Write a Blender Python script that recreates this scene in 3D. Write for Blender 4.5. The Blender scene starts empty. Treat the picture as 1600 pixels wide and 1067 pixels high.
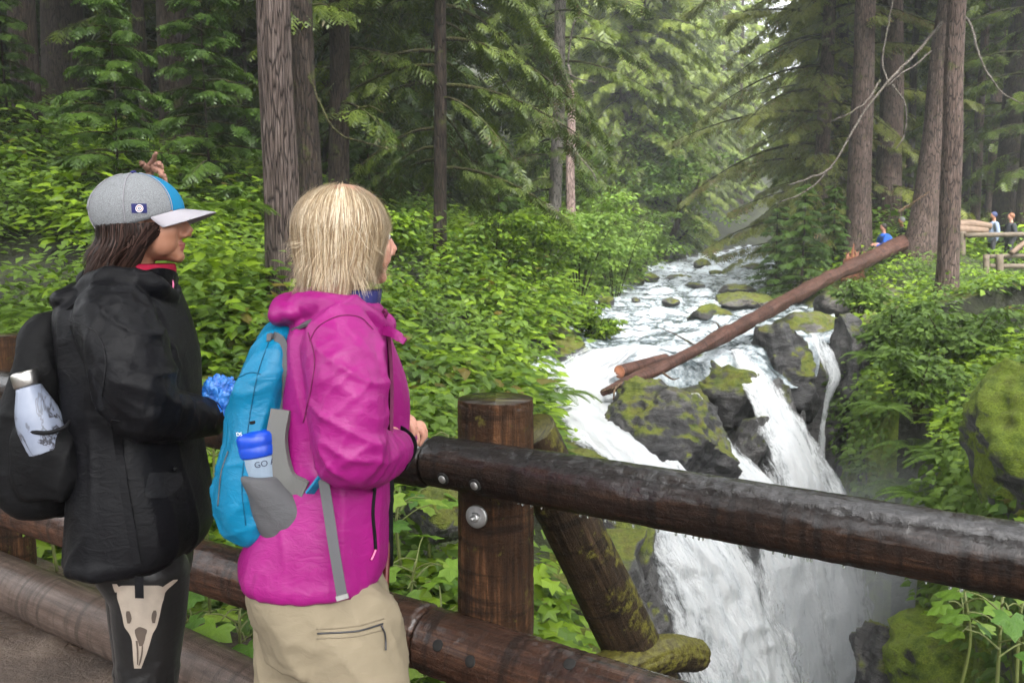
import bpy, bmesh, math, random
import numpy as np
from mathutils import Vector, Matrix, Euler

random.seed(7)
RNG = np.random.default_rng(7)
R = math.radians
scene = bpy.context.scene
COL = scene.collection

# ------------------------------------------------------------------ camera
CAM_Z, PITCH, FPX = 1.69, R(6.03), 1386.0
cam_data = bpy.data.cameras.new('camera')
cam_data.sensor_width = 36.0
cam_data.lens = 36.0 * FPX / 1600.0
cam_data.clip_start, cam_data.clip_end = 0.05, 2000.0
cam_data.dof.use_dof = True
cam_data.dof.focus_distance = 2.6
cam_data.dof.aperture_fstop = 9.0
cam = bpy.data.objects.new('camera', cam_data)
cam.location = (0, 0, CAM_Z)
cam.rotation_euler = (R(90) - PITCH, 0, 0)
COL.objects.link(cam)
scene.camera = cam

# ------------------------------------------------------------------ sky + sun (soft overcast)
SUN_EL, SUN_AZ = R(58), R(170)         # azimuth: from +Y towards +X
world = bpy.data.worlds.new('World')
scene.world = world
world.use_nodes = True
wn, wl = world.node_tree.nodes, world.node_tree.links
wn.clear()
sky = wn.new('ShaderNodeTexSky')
sky.sky_type = 'NISHITA'
sky.sun_disc = False
sky.sun_elevation = SUN_EL
sky.sun_rotation = SUN_AZ
sky.air_density, sky.dust_density, sky.ozone_density = 1.0, 6.0, 1.0
hs = wn.new('ShaderNodeHueSaturation')
hs.inputs['Saturation'].default_value = 0.12      # cloud cover: nearly colourless sky
bg = wn.new('ShaderNodeBackground')
bg.inputs['Strength'].default_value = 0.15
wo = wn.new('ShaderNodeOutputWorld')
wl.new(sky.outputs[0], hs.inputs['Color'])
wl.new(hs.outputs[0], bg.inputs['Color'])
wl.new(bg.outputs[0], wo.inputs['Surface'])
sun_data = bpy.data.lights.new('sun', 'SUN')
sun_data.energy = 0.8
sun_data.angle = R(25)
sun_data.color = (1.0, 0.96, 0.9)
sun = bpy.data.objects.new('sun', sun_data)
sd = Vector((math.sin(SUN_AZ) * math.cos(SUN_EL), math.cos(SUN_AZ) * math.cos(SUN_EL), math.sin(SUN_EL)))
sun.rotation_euler = sd.to_track_quat('Z', 'Y').to_euler()
COL.objects.link(sun)
scene.view_settings.view_transform = 'Standard'
scene.view_settings.look = 'None'
scene.view_settings.gamma = 1.0
scene.view_settings.use_curve_mapping = False
scene.view_settings.exposure = 2.58
scene.cycles.use_denoising = True
scene.cycles.max_bounces = 7
scene.cycles.diffuse_bounces = 4
scene.cycles.transparent_max_bounces = 12
scene.cycles.volume_bounces = 1

# ------------------------------------------------------------------ helpers
_FW = np.array([0, math.cos(PITCH), -math.sin(PITCH)])
_UP = np.array([0, math.sin(PITCH), math.cos(PITCH)])
def P(px, py, d):
    """world point seen at pixel (px,py) of the 1600x1067 photograph, d metres along the view axis"""
    return np.array([0, 0, CAM_Z]) + d * _FW + (px - 800) / FPX * d * np.array([1., 0, 0]) - (py - 533.5) / FPX * d * _UP

def smooth(a, b, x):
    t = np.clip((np.asarray(x, float) - a) / (b - a), 0, 1)
    return t * t * (3 - 2 * t)

def _h(ix, iy, iz, seed):
    n = (ix.astype(np.int64) * 374761393 + iy.astype(np.int64) * 668265263 + iz.astype(np.int64) * 2147483647 + seed * 1274126177) & 0xFFFFFFFF
    n = ((n ^ (n >> 13)) * 1274126177) & 0xFFFFFFFF
    n = ((n ^ (n >> 16)) * 2246822519) & 0xFFFFFFFF
    n = n ^ (n >> 15)
    return n.astype(np.float64) / 4294967295.0 * 2 - 1

def vnoise(p, seed=0):
    p = np.asarray(p, float)
    i = np.floor(p).astype(np.int64)
    f = p - i
    u = f * f * f * (f * (f * 6 - 15) + 10)
    r = 0
    for dx in (0, 1):
        wx = u[:, 0] if dx else 1 - u[:, 0]
        for dy in (0, 1):
            wy = u[:, 1] if dy else 1 - u[:, 1]
            for dz in (0, 1):
                wz = u[:, 2] if dz else 1 - u[:, 2]
                r = r + wx * wy * wz * _h(i[:, 0] + dx, i[:, 1] + dy, i[:, 2] + dz, seed)
    return r

def fbm(p, octaves=4, seed=0, gain=0.5, lac=2.03):
    p = np.asarray(p, float)
    a, s, r = 1.0, 0.0, 0
    for o in range(octaves):
        r = r + a * vnoise(p * (lac ** o) + 17.3 * o, seed + o)
        s += a
        a *= gain
    return r / s

def ridged(p, octaves=4, seed=0):
    p = np.asarray(p, float)
    a, s, r = 1.0, 0.0, 0
    for o in range(octaves):
        r = r + a * (1 - 2 * np.abs(vnoise(p * (2.07 ** o) + 9.1 * o, seed + o)))
        s += a
        a *= 0.5
    return r / s

def npmesh(name, v, faces, smooth_shade=True, mats=None, midx=None):
    """faces: (n,3)/(n,4) array or list of such arrays"""
    if isinstance(faces, np.ndarray):
        faces = [faces]
    faces = [np.asarray(f, np.int32) for f in faces if len(f)]
    me = bpy.data.meshes.new(name)
    v = np.asarray(v, np.float32)
    me.vertices.add(len(v))
    me.vertices.foreach_set('co', v.ravel())
    tot = np.concatenate([np.full(len(f), f.shape[1], np.int32) for f in faces])
    loops = np.concatenate([f.ravel() for f in faces])
    me.loops.add(len(loops))
    me.loops.foreach_set('vertex_index', loops)
    me.polygons.add(len(tot))
    st = np.concatenate([[0], np.cumsum(tot)[:-1]]).astype(np.int32)
    me.polygons.foreach_set('loop_start', st)
    me.polygons.foreach_set('loop_total', tot)
    me.polygons.foreach_set('use_smooth', np.full(len(tot), smooth_shade, bool))
    for m in (mats or []):
        me.materials.append(m)
    if midx is not None:
        me.polygons.foreach_set('material_index', np.asarray(midx, np.int32))
    me.update(calc_edges=True)
    me.validate()
    return me

def attr(me, name, vals):
    a = me.attributes.new(name, 'FLOAT', 'POINT')
    a.data.foreach_set('value', np.asarray(vals, np.float32))

def link(name, data, parent=None, loc=(0, 0, 0)):
    o = bpy.data.objects.new(name, data)
    COL.objects.link(o)
    o.location = loc
    if parent is not None:
        o.parent = parent
    return o

def thing(name, label, cat, loc=(0, 0, 0), group=None):
    o = bpy.data.objects.new(name, None)
    o.empty_display_size = 0.1
    COL.objects.link(o)
    o.location = loc
    return tag(o, label, cat, group)

def tag(o, label=None, cat=None, group=None, kind=None):
    for k, v in (('label', label), ('category', cat), ('group', group), ('kind', kind)):
        if v:
            o[k] = v
    return o

def part(name, me, parent, label=None, kind=None):
    """a child mesh whose vertices are in world coordinates"""
    l = parent
    off = Vector((0, 0, 0))
    while l is not None:
        off += l.location
        l = l.parent
    me.transform(Matrix.Translation(-off))
    o = link(name, me, parent)
    return tag(o, label=label, kind=kind)

def grid_faces(nu, nv, wrap_u=False, wrap_v=False, base=0):
    """vertex index = i*nv + j"""
    i = np.arange(nu if wrap_u else nu - 1)
    j = np.arange(nv if wrap_v else nv - 1)
    I, J = np.meshgrid(i, j, indexing='ij')
    I2, J2 = (I + 1) % nu, (J + 1) % nv
    return np.stack([I * nv + J, I2 * nv + J, I2 * nv + J2, I * nv + J2], -1).reshape(-1, 4) + base

def catmull(pts, n):
    """resample control points (k,m) to n rows with a Catmull-Rom spline"""
    pts = np.asarray(pts, float)
    k = len(pts)
    if k == 2:
        t = np.linspace(0, 1, n)[:, None]
        return pts[0] * (1 - t) + pts[1] * t
    q = np.vstack([2 * pts[0] - pts[1], pts, 2 * pts[-1] - pts[-2]])
    t = np.linspace(0, k - 1, n)
    i = np.clip(t.astype(int), 0, k - 2)
    f = (t - i)[:, None]
    a, b, c, d = q[i], q[i + 1], q[i + 2], q[i + 3]
    return 0.5 * ((2 * b) + (-a + c) * f + (2 * a - 5 * b + 4 * c - d) * f ** 2 + (-a + 3 * b - 3 * c + d) * f ** 3)

def frames(path, up=(0, 0, 1)):
    path = np.asarray(path, float)
    t = np.gradient(path, axis=0)
    t /= np.linalg.norm(t, axis=1)[:, None] + 1e-12
    up = np.asarray(up, float)
    if abs(t[:, :] @ up).mean() > 0.93:
        up = np.array([0, 1., 0]) if abs(t[:, 1]).mean() < 0.8 else np.array([1., 0, 0])
    a = np.cross(t, up)
    a /= np.linalg.norm(a, axis=1)[:, None] + 1e-9
    b = np.cross(a, t)
    return t, a, b

def tube(path, rad, seg=12, caps=True, disp=None, up=(0, 0, 1)):
    """tapered tube; rad scalar/array (n,) or (n,2); returns verts, [faces]"""
    path = np.asarray(path, float)
    n = len(path)
    rad = np.asarray(rad, float)
    if rad.ndim == 0:
        rad = np.full((n, 2), float(rad))
    elif rad.ndim == 1:
        rad = np.stack([rad, rad], 1)
    t, a, b = frames(path, up)
    th = np.linspace(0, 2 * np.pi, seg, endpoint=False)
    c, s = np.cos(th), np.sin(th)
    k = np.ones((n, seg)) if disp is None else disp(n, seg)
    v = path[:, None, :] + k[..., None] * (rad[:, None, 0:1] * c[None, :, None] * a[:, None, :] + rad[:, None, 1:2] * s[None, :, None] * b[:, None, :])
    v = v.reshape(-1, 3)
    f = [grid_faces(n, seg, False, True)]
    if caps:
        v = np.vstack([v, path[0], path[-1]])
        j = np.arange(seg)
        f.append(np.stack([j, (j + 1) % seg, np.full(seg, n * seg)], 1))
        f.append(np.stack([(n - 1) * seg + (j + 1) % seg, (n - 1) * seg + j, np.full(seg, n * seg + 1)], 1))
    return v, f

class MB:
    """collects pieces into one mesh"""
    def __init__(s):
        s.v, s.t, s.q, s.n, s.mt, s.mq = [], [], [], 0, [], []
    def add(s, v, faces, m=0):
        if isinstance(faces, np.ndarray):
            faces = [faces]
        s.v.append(np.asarray(v, float))
        for f in faces:
            f = np.asarray(f) + s.n
            if f.shape[1] == 3:
                s.t.append(f); s.mt.append(np.full(len(f), m))
            else:
                s.q.append(f); s.mq.append(np.full(len(f), m))
        s.n += len(v)
        return s
    def tube(s, *a, m=0, **k):
        v, f = tube(*a, **k)
        return s.add(v, f, m)
    def box(s, c, size, rot=None, m=0):
        x, y, z = np.array(size) / 2
        v = np.array([[i, j, k] for i in (-x, x) for j in (-y, y) for k in (-z, z)], float)
        if rot is not None:
            v = v @ np.array(rot).T
        f = np.array([[0, 1, 3, 2], [4, 6, 7, 5], [0, 4, 5, 1], [2, 3, 7, 6], [0, 2, 6, 4], [1, 5, 7, 3]])
        return s.add(v + np.array(c), f, m)
    def mesh(s, name, mats, smooth_shade=True):
        fs, mi = [], []
        if s.t: fs.append(np.concatenate(s.t)); mi.append(np.concatenate(s.mt))
        if s.q: fs.append(np.concatenate(s.q)); mi.append(np.concatenate(s.mq))
        if not isinstance(mats, (list, tuple)):
            mats = [mats]
        return npmesh(name, np.concatenate(s.v), fs, smooth_shade, mats, np.concatenate(mi))

# ------------------------------------------------------------------ materials
class NT:
    """tiny node-tree writer"""
    def __init__(s, name):
        s.m = bpy.data.materials.new(name)
        s.m.use_nodes = True
        s.n, s.l = s.m.node_tree.nodes, s.m.node_tree.links
        s.n.clear()
        s.out = s.n.new('ShaderNodeOutputMaterial')
    def node(s, typ, **kw):
        n = s.n.new('ShaderNode' + typ)
        for k, v in kw.items():
            if k.startswith('i_'):
                key = k[2:].replace('_', ' ')
                s.put(n.inputs[key], v)
            else:
                setattr(n, k, v)
        return n
    def put(s, sock, v):
        if isinstance(v, bpy.types.NodeSocket):
            s.l.new(v, sock)
        elif isinstance(v, bpy.types.Node):
            s.l.new(v.outputs[0], sock)
        else:
            if isinstance(v, (tuple, list)) and len(v) == 3 and sock.type == 'RGBA':
                v = (*v, 1)
            sock.default_value = v
    def coord(s, kind='Object', scale=(1, 1, 1), rot=(0, 0, 0)):
        t = s.node('TexCoord')
        mp = s.node('Mapping')
        s.l.new(t.outputs[kind], mp.inputs['Vector'])
        mp.inputs['Scale'].default_value = scale
        mp.inputs['Rotation'].default_value = rot
        return mp.outputs[0]
    def noise(s, vec, scale=5, detail=4, rough=0.55, dist=0.0):
        n = s.node('TexNoise', i_Scale=scale, i_Detail=detail, i_Roughness=rough, i_Distortion=dist)
        if vec is not None:
            s.l.new(vec, n.inputs['Vector'])
        return n.outputs[0]
    def voro(s, vec, scale=5, feature='F1', out=0, rnd=1.0):
        n = s.node('TexVoronoi', feature=feature, i_Scale=scale)
        n.inputs['Randomness'].default_value = rnd
        if vec is not None:
            s.l.new(vec, n.inputs['Vector'])
        return n.outputs[out]
    def ramp(s, fac, stops, interp='LINEAR'):
        n = s.node('ValToRGB')
        s.put(n.inputs[0], fac)
        cr = n.color_ramp
        cr.interpolation = interp
        while len(cr.elements) > 1:
            cr.elements.remove(cr.elements[-1])
        for i, (p, c) in enumerate(stops):
            e = cr.elements[0] if i == 0 else cr.elements.new(p)
            e.position = p
            e.color = (*c, 1) if len(c) == 3 else c
        return n.outputs[0]
    def rng(s, v, a, b, c=0.0, d=1.0):
        n = s.node('MapRange')
        n.inputs['From Min'].default_value, n.inputs['From Max'].default_value = a, b
        n.inputs['To Min'].default_value, n.inputs['To Max'].default_value = c, d
        s.put(n.inputs['Value'], v)
        return n.outputs[0]
    def mix(s, fac, a, b, blend='MIX'):
        n = s.node('MixRGB', blend_type=blend)
        s.put(n.inputs[0], fac); s.put(n.inputs[1], a); s.put(n.inputs[2], b)
        return n.outputs[0]
    def math(s, op, a, b=0.0):
        n = s.node('Math', operation=op)
        s.put(n.inputs[0], a); s.put(n.inputs[1], b)
        return n.outputs[0]
    def bump(s, h, strength=0.5, dist=0.02, normal=None):
        n = s.node('Bump')
        n.inputs['Strength'].default_value = strength
        n.inputs['Distance'].default_value = dist
        s.put(n.inputs['Height'], h)
        if normal is not None:
            s.put(n.inputs['Normal'], normal)
        return n.outputs[0]
    def bsdf(s, color=None, rough=0.6, metal=0.0, normal=None, spec=None, **kw):
        n = s.node('BsdfPrincipled')
        if color is not None: s.put(n.inputs['Base Color'], color)
        s.put(n.inputs['Roughness'], rough)
        s.put(n.inputs['Metallic'], metal)
        if normal is not None: s.put(n.inputs['Normal'], normal)
        if spec is not None: s.put(n.inputs['Specular IOR Level'], spec)
        for k, v in kw.items():
            s.put(n.inputs[k.replace('_', ' ')], v)
        return n.outputs[0]
    def done(s, surf=None, vol=None):
        if surf is not None: s.l.new(surf, s.out.inputs['Surface'])
        if vol is not None: s.l.new(vol, s.out.inputs['Volume'])
        return s.m

def plain(name, color, rough=0.6, metal=0.0, bump=None, var=0.12, **kw):
    """a plain material with slight mottling; bump = (scale, strength, distance)"""
    t = NT(name)
    co = t.coord('Object')
    n = t.noise(co, 9, 4)
    c = t.mix(t.rng(n, 0.3, 0.7), tuple(x * (1 - var) for x in color), tuple(min(1, x * (1 + var)) for x in color))
    nm = t.bump(t.noise(co, bump[0], 4), bump[1], bump[2]) if bump else None
    return t.done(t.bsdf(c, rough, metal, nm, **kw))
# ------------------------------------------------------------------ shared materials
def leaf_mat(name, dark, light, trans=0.35, rough=0.45, hue_noise=0.25, dead=None):
    t = NT(name)
    g = t.node('NewGeometry')
    rnd = g.outputs['Random Per Island']
    big = t.noise(t.coord('Object'), hue_noise, 2)
    f = t.math('ADD', t.math('MULTIPLY', rnd, 0.5), t.rng(big, 0.35, 0.65, 0.0, 0.5))
    stops = [(0.0, dark), (0.9, light)]
    if dead:
        stops = [(0.0, dark), (0.12, dead), (0.22, dark), (0.9, light)]
    c = t.ramp(f, stops)
    b = t.bsdf(c, rough, spec=0.35)
    tr = t.node('BsdfTranslucent')
    t.put(tr.inputs['Color'], t.mix(1.0, c, (1.0, 1.05, 0.5), 'MULTIPLY'))
    mx = t.node('MixShader')
    mx.inputs[0].default_value = trans
    t.l.new(b, mx.inputs[1]); t.l.new(tr.outputs[0], mx.inputs[2])
    return t.done(mx.outputs[0])

M_LEAF = leaf_mat('broad_leaf', (0.040, 0.095, 0.006), (0.26, 0.39, 0.022), dead=(0.13, 0.10, 0.018))
M_LEAF2 = leaf_mat('shrub_leaf', (0.03, 0.070, 0.010), (0.14, 0.23, 0.028), rough=0.55)
M_ALDER = leaf_mat('alder_leaf', (0.075, 0.16, 0.022), (0.25, 0.37, 0.065), trans=0.4)
M_NEEDLE = leaf_mat('needle', (0.026, 0.050, 0.006), (0.125, 0.17, 0.020), trans=0.3, hue_noise=0.6, dead=(0.085, 0.062, 0.022))
M_NEEDLE_Y = leaf_mat('needle_olive', (0.07, 0.09, 0.016), (0.22, 0.24, 0.05), trans=0.35, hue_noise=0.6, dead=(0.20, 0.13, 0.055))
M_NEEDLE_FAR_LIT = leaf_mat('needle_far_lit', (0.075, 0.115, 0.016), (0.25, 0.31, 0.05), trans=0.35, hue_noise=0.3, dead=(0.09, 0.075, 0.04))  # needle colour lightened in place of light reaching the far crowns
M_NEEDLE_SHADED = leaf_mat('needle_shaded', (0.016, 0.034, 0.006), (0.062, 0.10, 0.016), trans=0.25, hue_noise=0.4)  # shaded copy: deep-forest shade is put into the needle colour
M_NEEDLE_YOUNG = leaf_mat('needle_young', (0.020, 0.052, 0.007), (0.085, 0.155, 0.018), trans=0.3, hue_noise=1.0)

def bark_mat(name, c1, c2, c3, zs=0.13, sc=26, moss=0.0, bump=1.0):
    t = NT(name)
    co = t.coord('Object', (1, 1, zs))
    r = t.noise(co, sc, 6, 0.6, 0.8)
    v = t.voro(co, sc * 0.9, 'DISTANCE_TO_EDGE')
    col = t.ramp(r, [(0.3, c1), (0.55, c2), (0.75, c3)])
    crack = t.rng(v, 0.0, 0.12)
    col = t.mix(crack, tuple(x * 0.35 for x in c1), col)
    big = t.noise(t.coord('Object'), 1.3, 3)
    col = t.mix(t.rng(big, 0.35, 0.7, 0, 0.55), col, t.mix(1.0, col, (0.55, 0.5, 0.5), 'MULTIPLY'))
    if moss > 0:
        mm = t.noise(t.coord('Object'), 3.0, 5, 0.7)
        col = t.mix(t.rng(mm, 0.62 - 0.2 * moss, 0.75, 0, 0.85), col, (0.07, 0.09, 0.015))
    h = t.math('ADD', t.math('MULTIPLY', r, 0.6), t.math('MULTIPLY', crack, 0.5))
    return t.done(t.bsdf(col, 0.9, normal=t.bump(h, bump, 0.03), spec=0.2))

M_BARK_GREY = bark_mat('bark_grey_brown', (0.055, 0.04, 0.034), (0.15, 0.115, 0.10), (0.27, 0.225, 0.205), zs=0.07, sc=42)
M_BARK_DARK = bark_mat('bark_dark', (0.018, 0.013, 0.010), (0.05, 0.036, 0.028), (0.09, 0.07, 0.055), moss=0.3)
M_BARK_RED = bark_mat('bark_red_brown', (0.042, 0.029, 0.024), (0.12, 0.085, 0.070), (0.21, 0.16, 0.14), moss=0.1)
M_BARK_PALE = bark_mat('bark_pale', (0.12, 0.11, 0.10), (0.22, 0.20, 0.18), (0.33, 0.31, 0.28), moss=0.2)
M_LIMB = bark_mat('limb_mossy', (0.025, 0.022, 0.012), (0.06, 0.055, 0.022), (0.11, 0.10, 0.035), zs=1, sc=14, moss=0.8)
M_LIMB_DEAD = bark_mat('limb_dead', (0.09, 0.075, 0.06), (0.20, 0.175, 0.15), (0.30, 0.275, 0.245), zs=1, sc=20, moss=0.15)
M_LIMB_RED = bark_mat('limb_brown', (0.08, 0.05, 0.03), (0.2, 0.13, 0.08), (0.3, 0.2, 0.13), zs=1, sc=20, moss=0.3)

def rock_mat(name, moss=0.5, wet=0.5, base=((0.018, 0.017, 0.017), (0.06, 0.057, 0.055), (0.15, 0.14, 0.135)),
             mosscol=((0.05, 0.075, 0.008), (0.16, 0.18, 0.018), (0.10, 0.075, 0.018))):
    t = NT(name)
    co = t.coord('Object')
    n1 = t.noise(co, 2.2, 7, 0.62, 0.6)
    v = t.noise(t.coord('Object', (0.7, 0.7, 3.2), (0.25, 0.2, 0)), 2.6, 6, 0.6, 0.9)
    col = t.ramp(n1, [(0.3, base[0]), (0.55, base[1]), (0.78, base[2])])
    col = t.mix(t.rng(v, 0.30, 0.44), tuple(x * 0.5 for x in base[0]), col)
    g = t.node('NewGeometry')
    sep = t.node('SeparateXYZ')
    t.l.new(g.outputs['Normal'], sep.inputs[0])
    mn = t.noise(co, 1.6, 6, 0.65)
    k = t.math('ADD', t.math('MULTIPLY', sep.outputs['Z'], 0.55), t.math('MULTIPLY', mn, 1.5))
    mask = t.rng(k, 1.32 - 0.75 * moss, 1.50 - 0.75 * moss)
    mc = t.ramp(t.noise(co, 5, 4), [(0.3, mosscol[0]), (0.52, mosscol[1]), (0.72, mosscol[2])])
    mfine = t.noise(co, 60, 3, 0.7)
    mc = t.mix(t.rng(mfine, 0.3, 0.7), t.mix(1.0, mc, (0.45, 0.5, 0.4), 'MULTIPLY'), mc)
    col = t.mix(mask, col, mc)
    rough = t.mix(mask, t.rng(t.noise(co, 4, 3), 0.35, 0.65, 0.75 - 0.6 * wet, 0.85 - 0.35 * wet), (0.95, 0.95, 0.95))
    h = t.math('ADD', t.math('MULTIPLY', t.noise(co, 7, 8, 0.65), 0.8), t.math('MULTIPLY', t.math('MULTIPLY', mfine, mask), 0.25))
    h = t.math('ADD', h, t.math('MULTIPLY', v, 0.6))
    return t.done(t.bsdf(col, rough, normal=t.bump(h, 0.9, 0.12)))

M_ROCK_DARK = rock_mat('rock_wet_dark', 0.26, 0.75)
M_ROCK = rock_mat('rock_mossy', 0.50, 0.6, ((0.014, 0.013, 0.013), (0.045, 0.042, 0.041), (0.13, 0.12, 0.115)))
M_ROCK_HALF = rock_mat('rock_half_mossy', 0.38, 0.7, ((0.012, 0.012, 0.013), (0.036, 0.034, 0.034), (0.11, 0.105, 0.10)))
M_ROCK_LIGHT = rock_mat('rock_light', 0.42, 0.2, ((0.05, 0.045, 0.042), (0.13, 0.12, 0.11), (0.26, 0.24, 0.225)))
M_ROCK_GREEN = rock_mat('rock_green', 1.05, 0.3, mosscol=((0.09, 0.14, 0.012), (0.22, 0.29, 0.025), (0.15, 0.17, 0.03)))

def ground_mat():
    t = NT('forest_floor')
    co = t.coord('Object')
    n = t.noise(co, 1.1, 8, 0.65)
    col = t.ramp(n, [(0.3, (0.006, 0.006, 0.003)), (0.5, (0.016, 0.018, 0.007)), (0.62, (0.03, 0.04, 0.009)), (0.75, (0.04, 0.028, 0.016))])
    return t.done(t.bsdf(col, 0.95, normal=t.bump(t.noise(co, 9, 6), 0.8, 0.1)))
M_GROUND = ground_mat()
# ------------------------------------------------------------------ terrain: hillside, river bed, slot canyon, right bank
def ip(y, tab):
    t = np.array(tab, float)
    return np.interp(y, t[:, 0], t[:, 1])
def x_bl(y): return ip(y, [(-5, 0.0), (6, 0.2), (9, 0.2), (10.5, 0.4), (13, .55), (15, .9), (20, 1.5), (28, 3.2), (40, 5.9), (50, 8.3), (70, 15.6), (90, 26), (130, 60)])
def x_L(y):  return ip(y, [(-5, 0.2), (4, 0.35), (6, 0.7), (8, 1.0), (9.5, 1.6), (11, 2.5), (13, 3.8), (15, 5.1), (16, 5.7), (20, 6.4), (28, 8.3), (40, 12.0), (70, 19.7), (90, 32), (130, 70)])
def x_R(y):  return ip(y, [(-5, 2.6), (4, 3.3), (6, 4.0), (9, 4.8), (12, 5.5), (14, 5.9), (16, 6.35), (20, 7.0), (28, 9.0), (40, 12.8), (70, 20.6), (90, 33), (130, 71)])
def z_riv(y): return ip(y, [(-5, -0.8), (6, -0.62), (9, -0.55), (11, -.55), (13, -.35), (15, -.02), (20, .06), (28, .11), (40, .39), (70, 1.19), (90, 1.9), (130, 4)])
def z_bot(y): return ip(y, [(-5, -8), (5, -7.0), (8, -6.3), (11, -5.6), (14, -5.0), (15.6, -4.2), (16.6, -0.2), (17.5, 0.0)])
def slot(y): return 1 - smooth(15.6, 16.6, y)

def fence_s(x, y):                      # metres beyond the railing line
    return ((x + 0.05) * 0.68 + (y - 2.75)) / 1.209

def height(x, y):
    x, y = np.asarray(x, float), np.asarray(y, float)
    zr = z_riv(y)
    bed = zr - 0.35
    u = x_bl(y) - x                     # left hillside
    hill = np.where(u < 3, 0.45 * u, 1.35 + 0.30 * (u - 3)) + smooth(8, 40, u) * u * 0.03 + smooth(45, 110, y) * np.clip(u, 0, 60) * 0.16
    hill = hill * (0.15 + 0.85 * smooth(0.2, 4.6, fence_s(x, y)))
    left = np.where(y > 9.5, bed + 0.05, zr) + 0.30 * smooth(0, 0.25, u) * smooth(8.5, 10, y) + np.clip(hill, 0, None)
    w = np.clip((x - x_L(y)) / 0.55, 0, 1)
    zb = np.where(y < 17.5, z_bot(y), bed)
    sl = slot(y)
    mid = bed + np.where(y < 9, 0.35, 0) * 1
    lw = mid + (zb - mid) * smooth(0, 1, w) * sl
    v = x - x_R(y)
    rim = np.where(y < 16, -0.55, zr + 0.0)
    rise = np.where(y < 17, 1.0 * smooth(-0.2, 3.2, v), 0.25 * smooth(-0.2, 3.5, v)) + np.clip(v, 0, 70) * 0.03 + smooth(12, 60, v) * v * 0.15 + smooth(45, 110, y) * np.clip(v, 0, 60) * 0.25
    right = rim + rise + 1.15 * np.exp(-(((x - 11.2) / 3.0) ** 2 + ((y - 28.0) / 4.5) ** 2)) + 0.5 * smooth(25.5, 28, y) * smooth(10, 13, x)
    wr = np.clip((v + 0.6) / 0.6, 0, 1)
    rw = lw + (right - lw) * np.where(v < 0, smooth(0, 1, wr), 1)
    z = np.where(u > 0, left, np.where(v > -0.6, rw, lw))
    # near the railing the ground stays under the trail
    s = fence_s(x, y)
    z = np.where(s < 0.35, np.minimum(z, -0.25), z)
    return z

def _rows():
    y = [3.0 - 5.0]
    while y[-1] < 125:
        y.append(y[-1] + 0.10 + 0.018 * max(0, y[-1] - 14) + (0.12 if y[-1] < 4 else 0) )
    return np.array(y)
_ys = _rows()
_xr = []
def seg(a, b, n, p=1.0, rev=False):
    t = np.linspace(0, 1, n, endpoint=False)
    t = t ** p if not rev else 1 - (1 - t) ** p
    return a[:, None] + (b - a)[:, None] * t[None, :]
_L, _B, _RR = x_L(_ys), x_bl(_ys), x_R(_ys)
X = np.concatenate([
    seg(np.full_like(_ys, -70), _B - 0.0, 110, 2.6, True),
    seg(_B, _L - 0.02, 26),
    seg(_L - 0.02, _L + 0.55, 42),
    seg(_L + 0.55, np.maximum(_RR - 0.6, _L + 0.56), 12),
    seg(np.maximum(_RR - 0.6, _L + 0.56), _RR + 0.01, 46),
    seg(_RR + 0.01, np.full_like(_ys, 110), 80, 2.4)], 1)
nR, nC = X.shape
Y = np.repeat(_ys[:, None], nC, 1)
Z = height(X, Y)
V = np.stack([X, Y, Z], -1).reshape(-1, 3)
# surface relief: gentle on the slopes, craggy on the slot walls
wallw = ((X > _L[:, None] - 0.4) & (X < _RR[:, None] + 0.25) & (Y < 17.5)).reshape(-1).astype(float)
g = fbm(V * 0.6, 4, 3) * 0.22 * (1 - 0.6 * wallw) * smooth(0.3, 1.5, fence_s(V[:, 0], V[:, 1]))
V[:, 2] += g
crag = ridged(V * np.array([0.7, 0.9, 1.1]), 4, 11)
cr2 = fbm(V * np.array([1.6, 1.6, 3.2]), 4, 21)
side = np.where(V[:, 0] < ((_L + _RR) / 2)[:, None].repeat(nC, 1).reshape(-1), 1.0, -1.0)
dx = wallw * (0.30 * crag + 0.16 * cr2)
V[:, 0] += side * dx * 0.8
V[:, 1] -= 0.6 * dx
V[:, 2] += wallw * 0.16 * fbm(V * 2.2, 3, 31)
# channels worn by the falling water
FALLS = {
 'A': [(960, 540, 14.6, 130), (912, 585, 13.2, 130), (905, 625, 12.2, 135), (945, 668, 11.4, 140), (1000, 715, 10.8, 145), (1045, 775, 10.4, 150), (1085, 850, 10.1, 185), (1115, 930, 9.9, 220), (1140, 1020, 9.7, 235), (1165, 1130, 9.5, 260), (1185, 1260, 9.3, 280)],
 'B': [(1078, 615, 13.5, 30), (1105, 662, 13.0, 32), (1140, 708, 12.6, 44), (1178, 760, 12.2, 66), (1205, 820, 11.9, 95), (1222, 900, 11.7, 120), (1234, 1000, 11.5, 140), (1242, 1130, 11.3, 160)],
 'C': [(1150, 545, 14.8, 40), (1178, 596, 14.1, 62), (1206, 645, 13.7, 88), (1236, 705, 13.3, 118), (1258, 770, 13.0, 150), (1270, 850, 12.7, 185), (1280, 940, 12.5, 205), (1287, 1040, 12.3, 220), (1292, 1170, 12.1, 240)],
 'D': [(1270, 520, 16.2, 34), (1290, 560, 15.7, 42), (1300, 590, 15.5, 38), (1292, 622, 15.4, 20), (1284, 665, 15.3, 16), (1281, 715, 15.2, 22), (1283, 790, 15.1, 34), (1285, 900, 15.0, 44)]}
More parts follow.
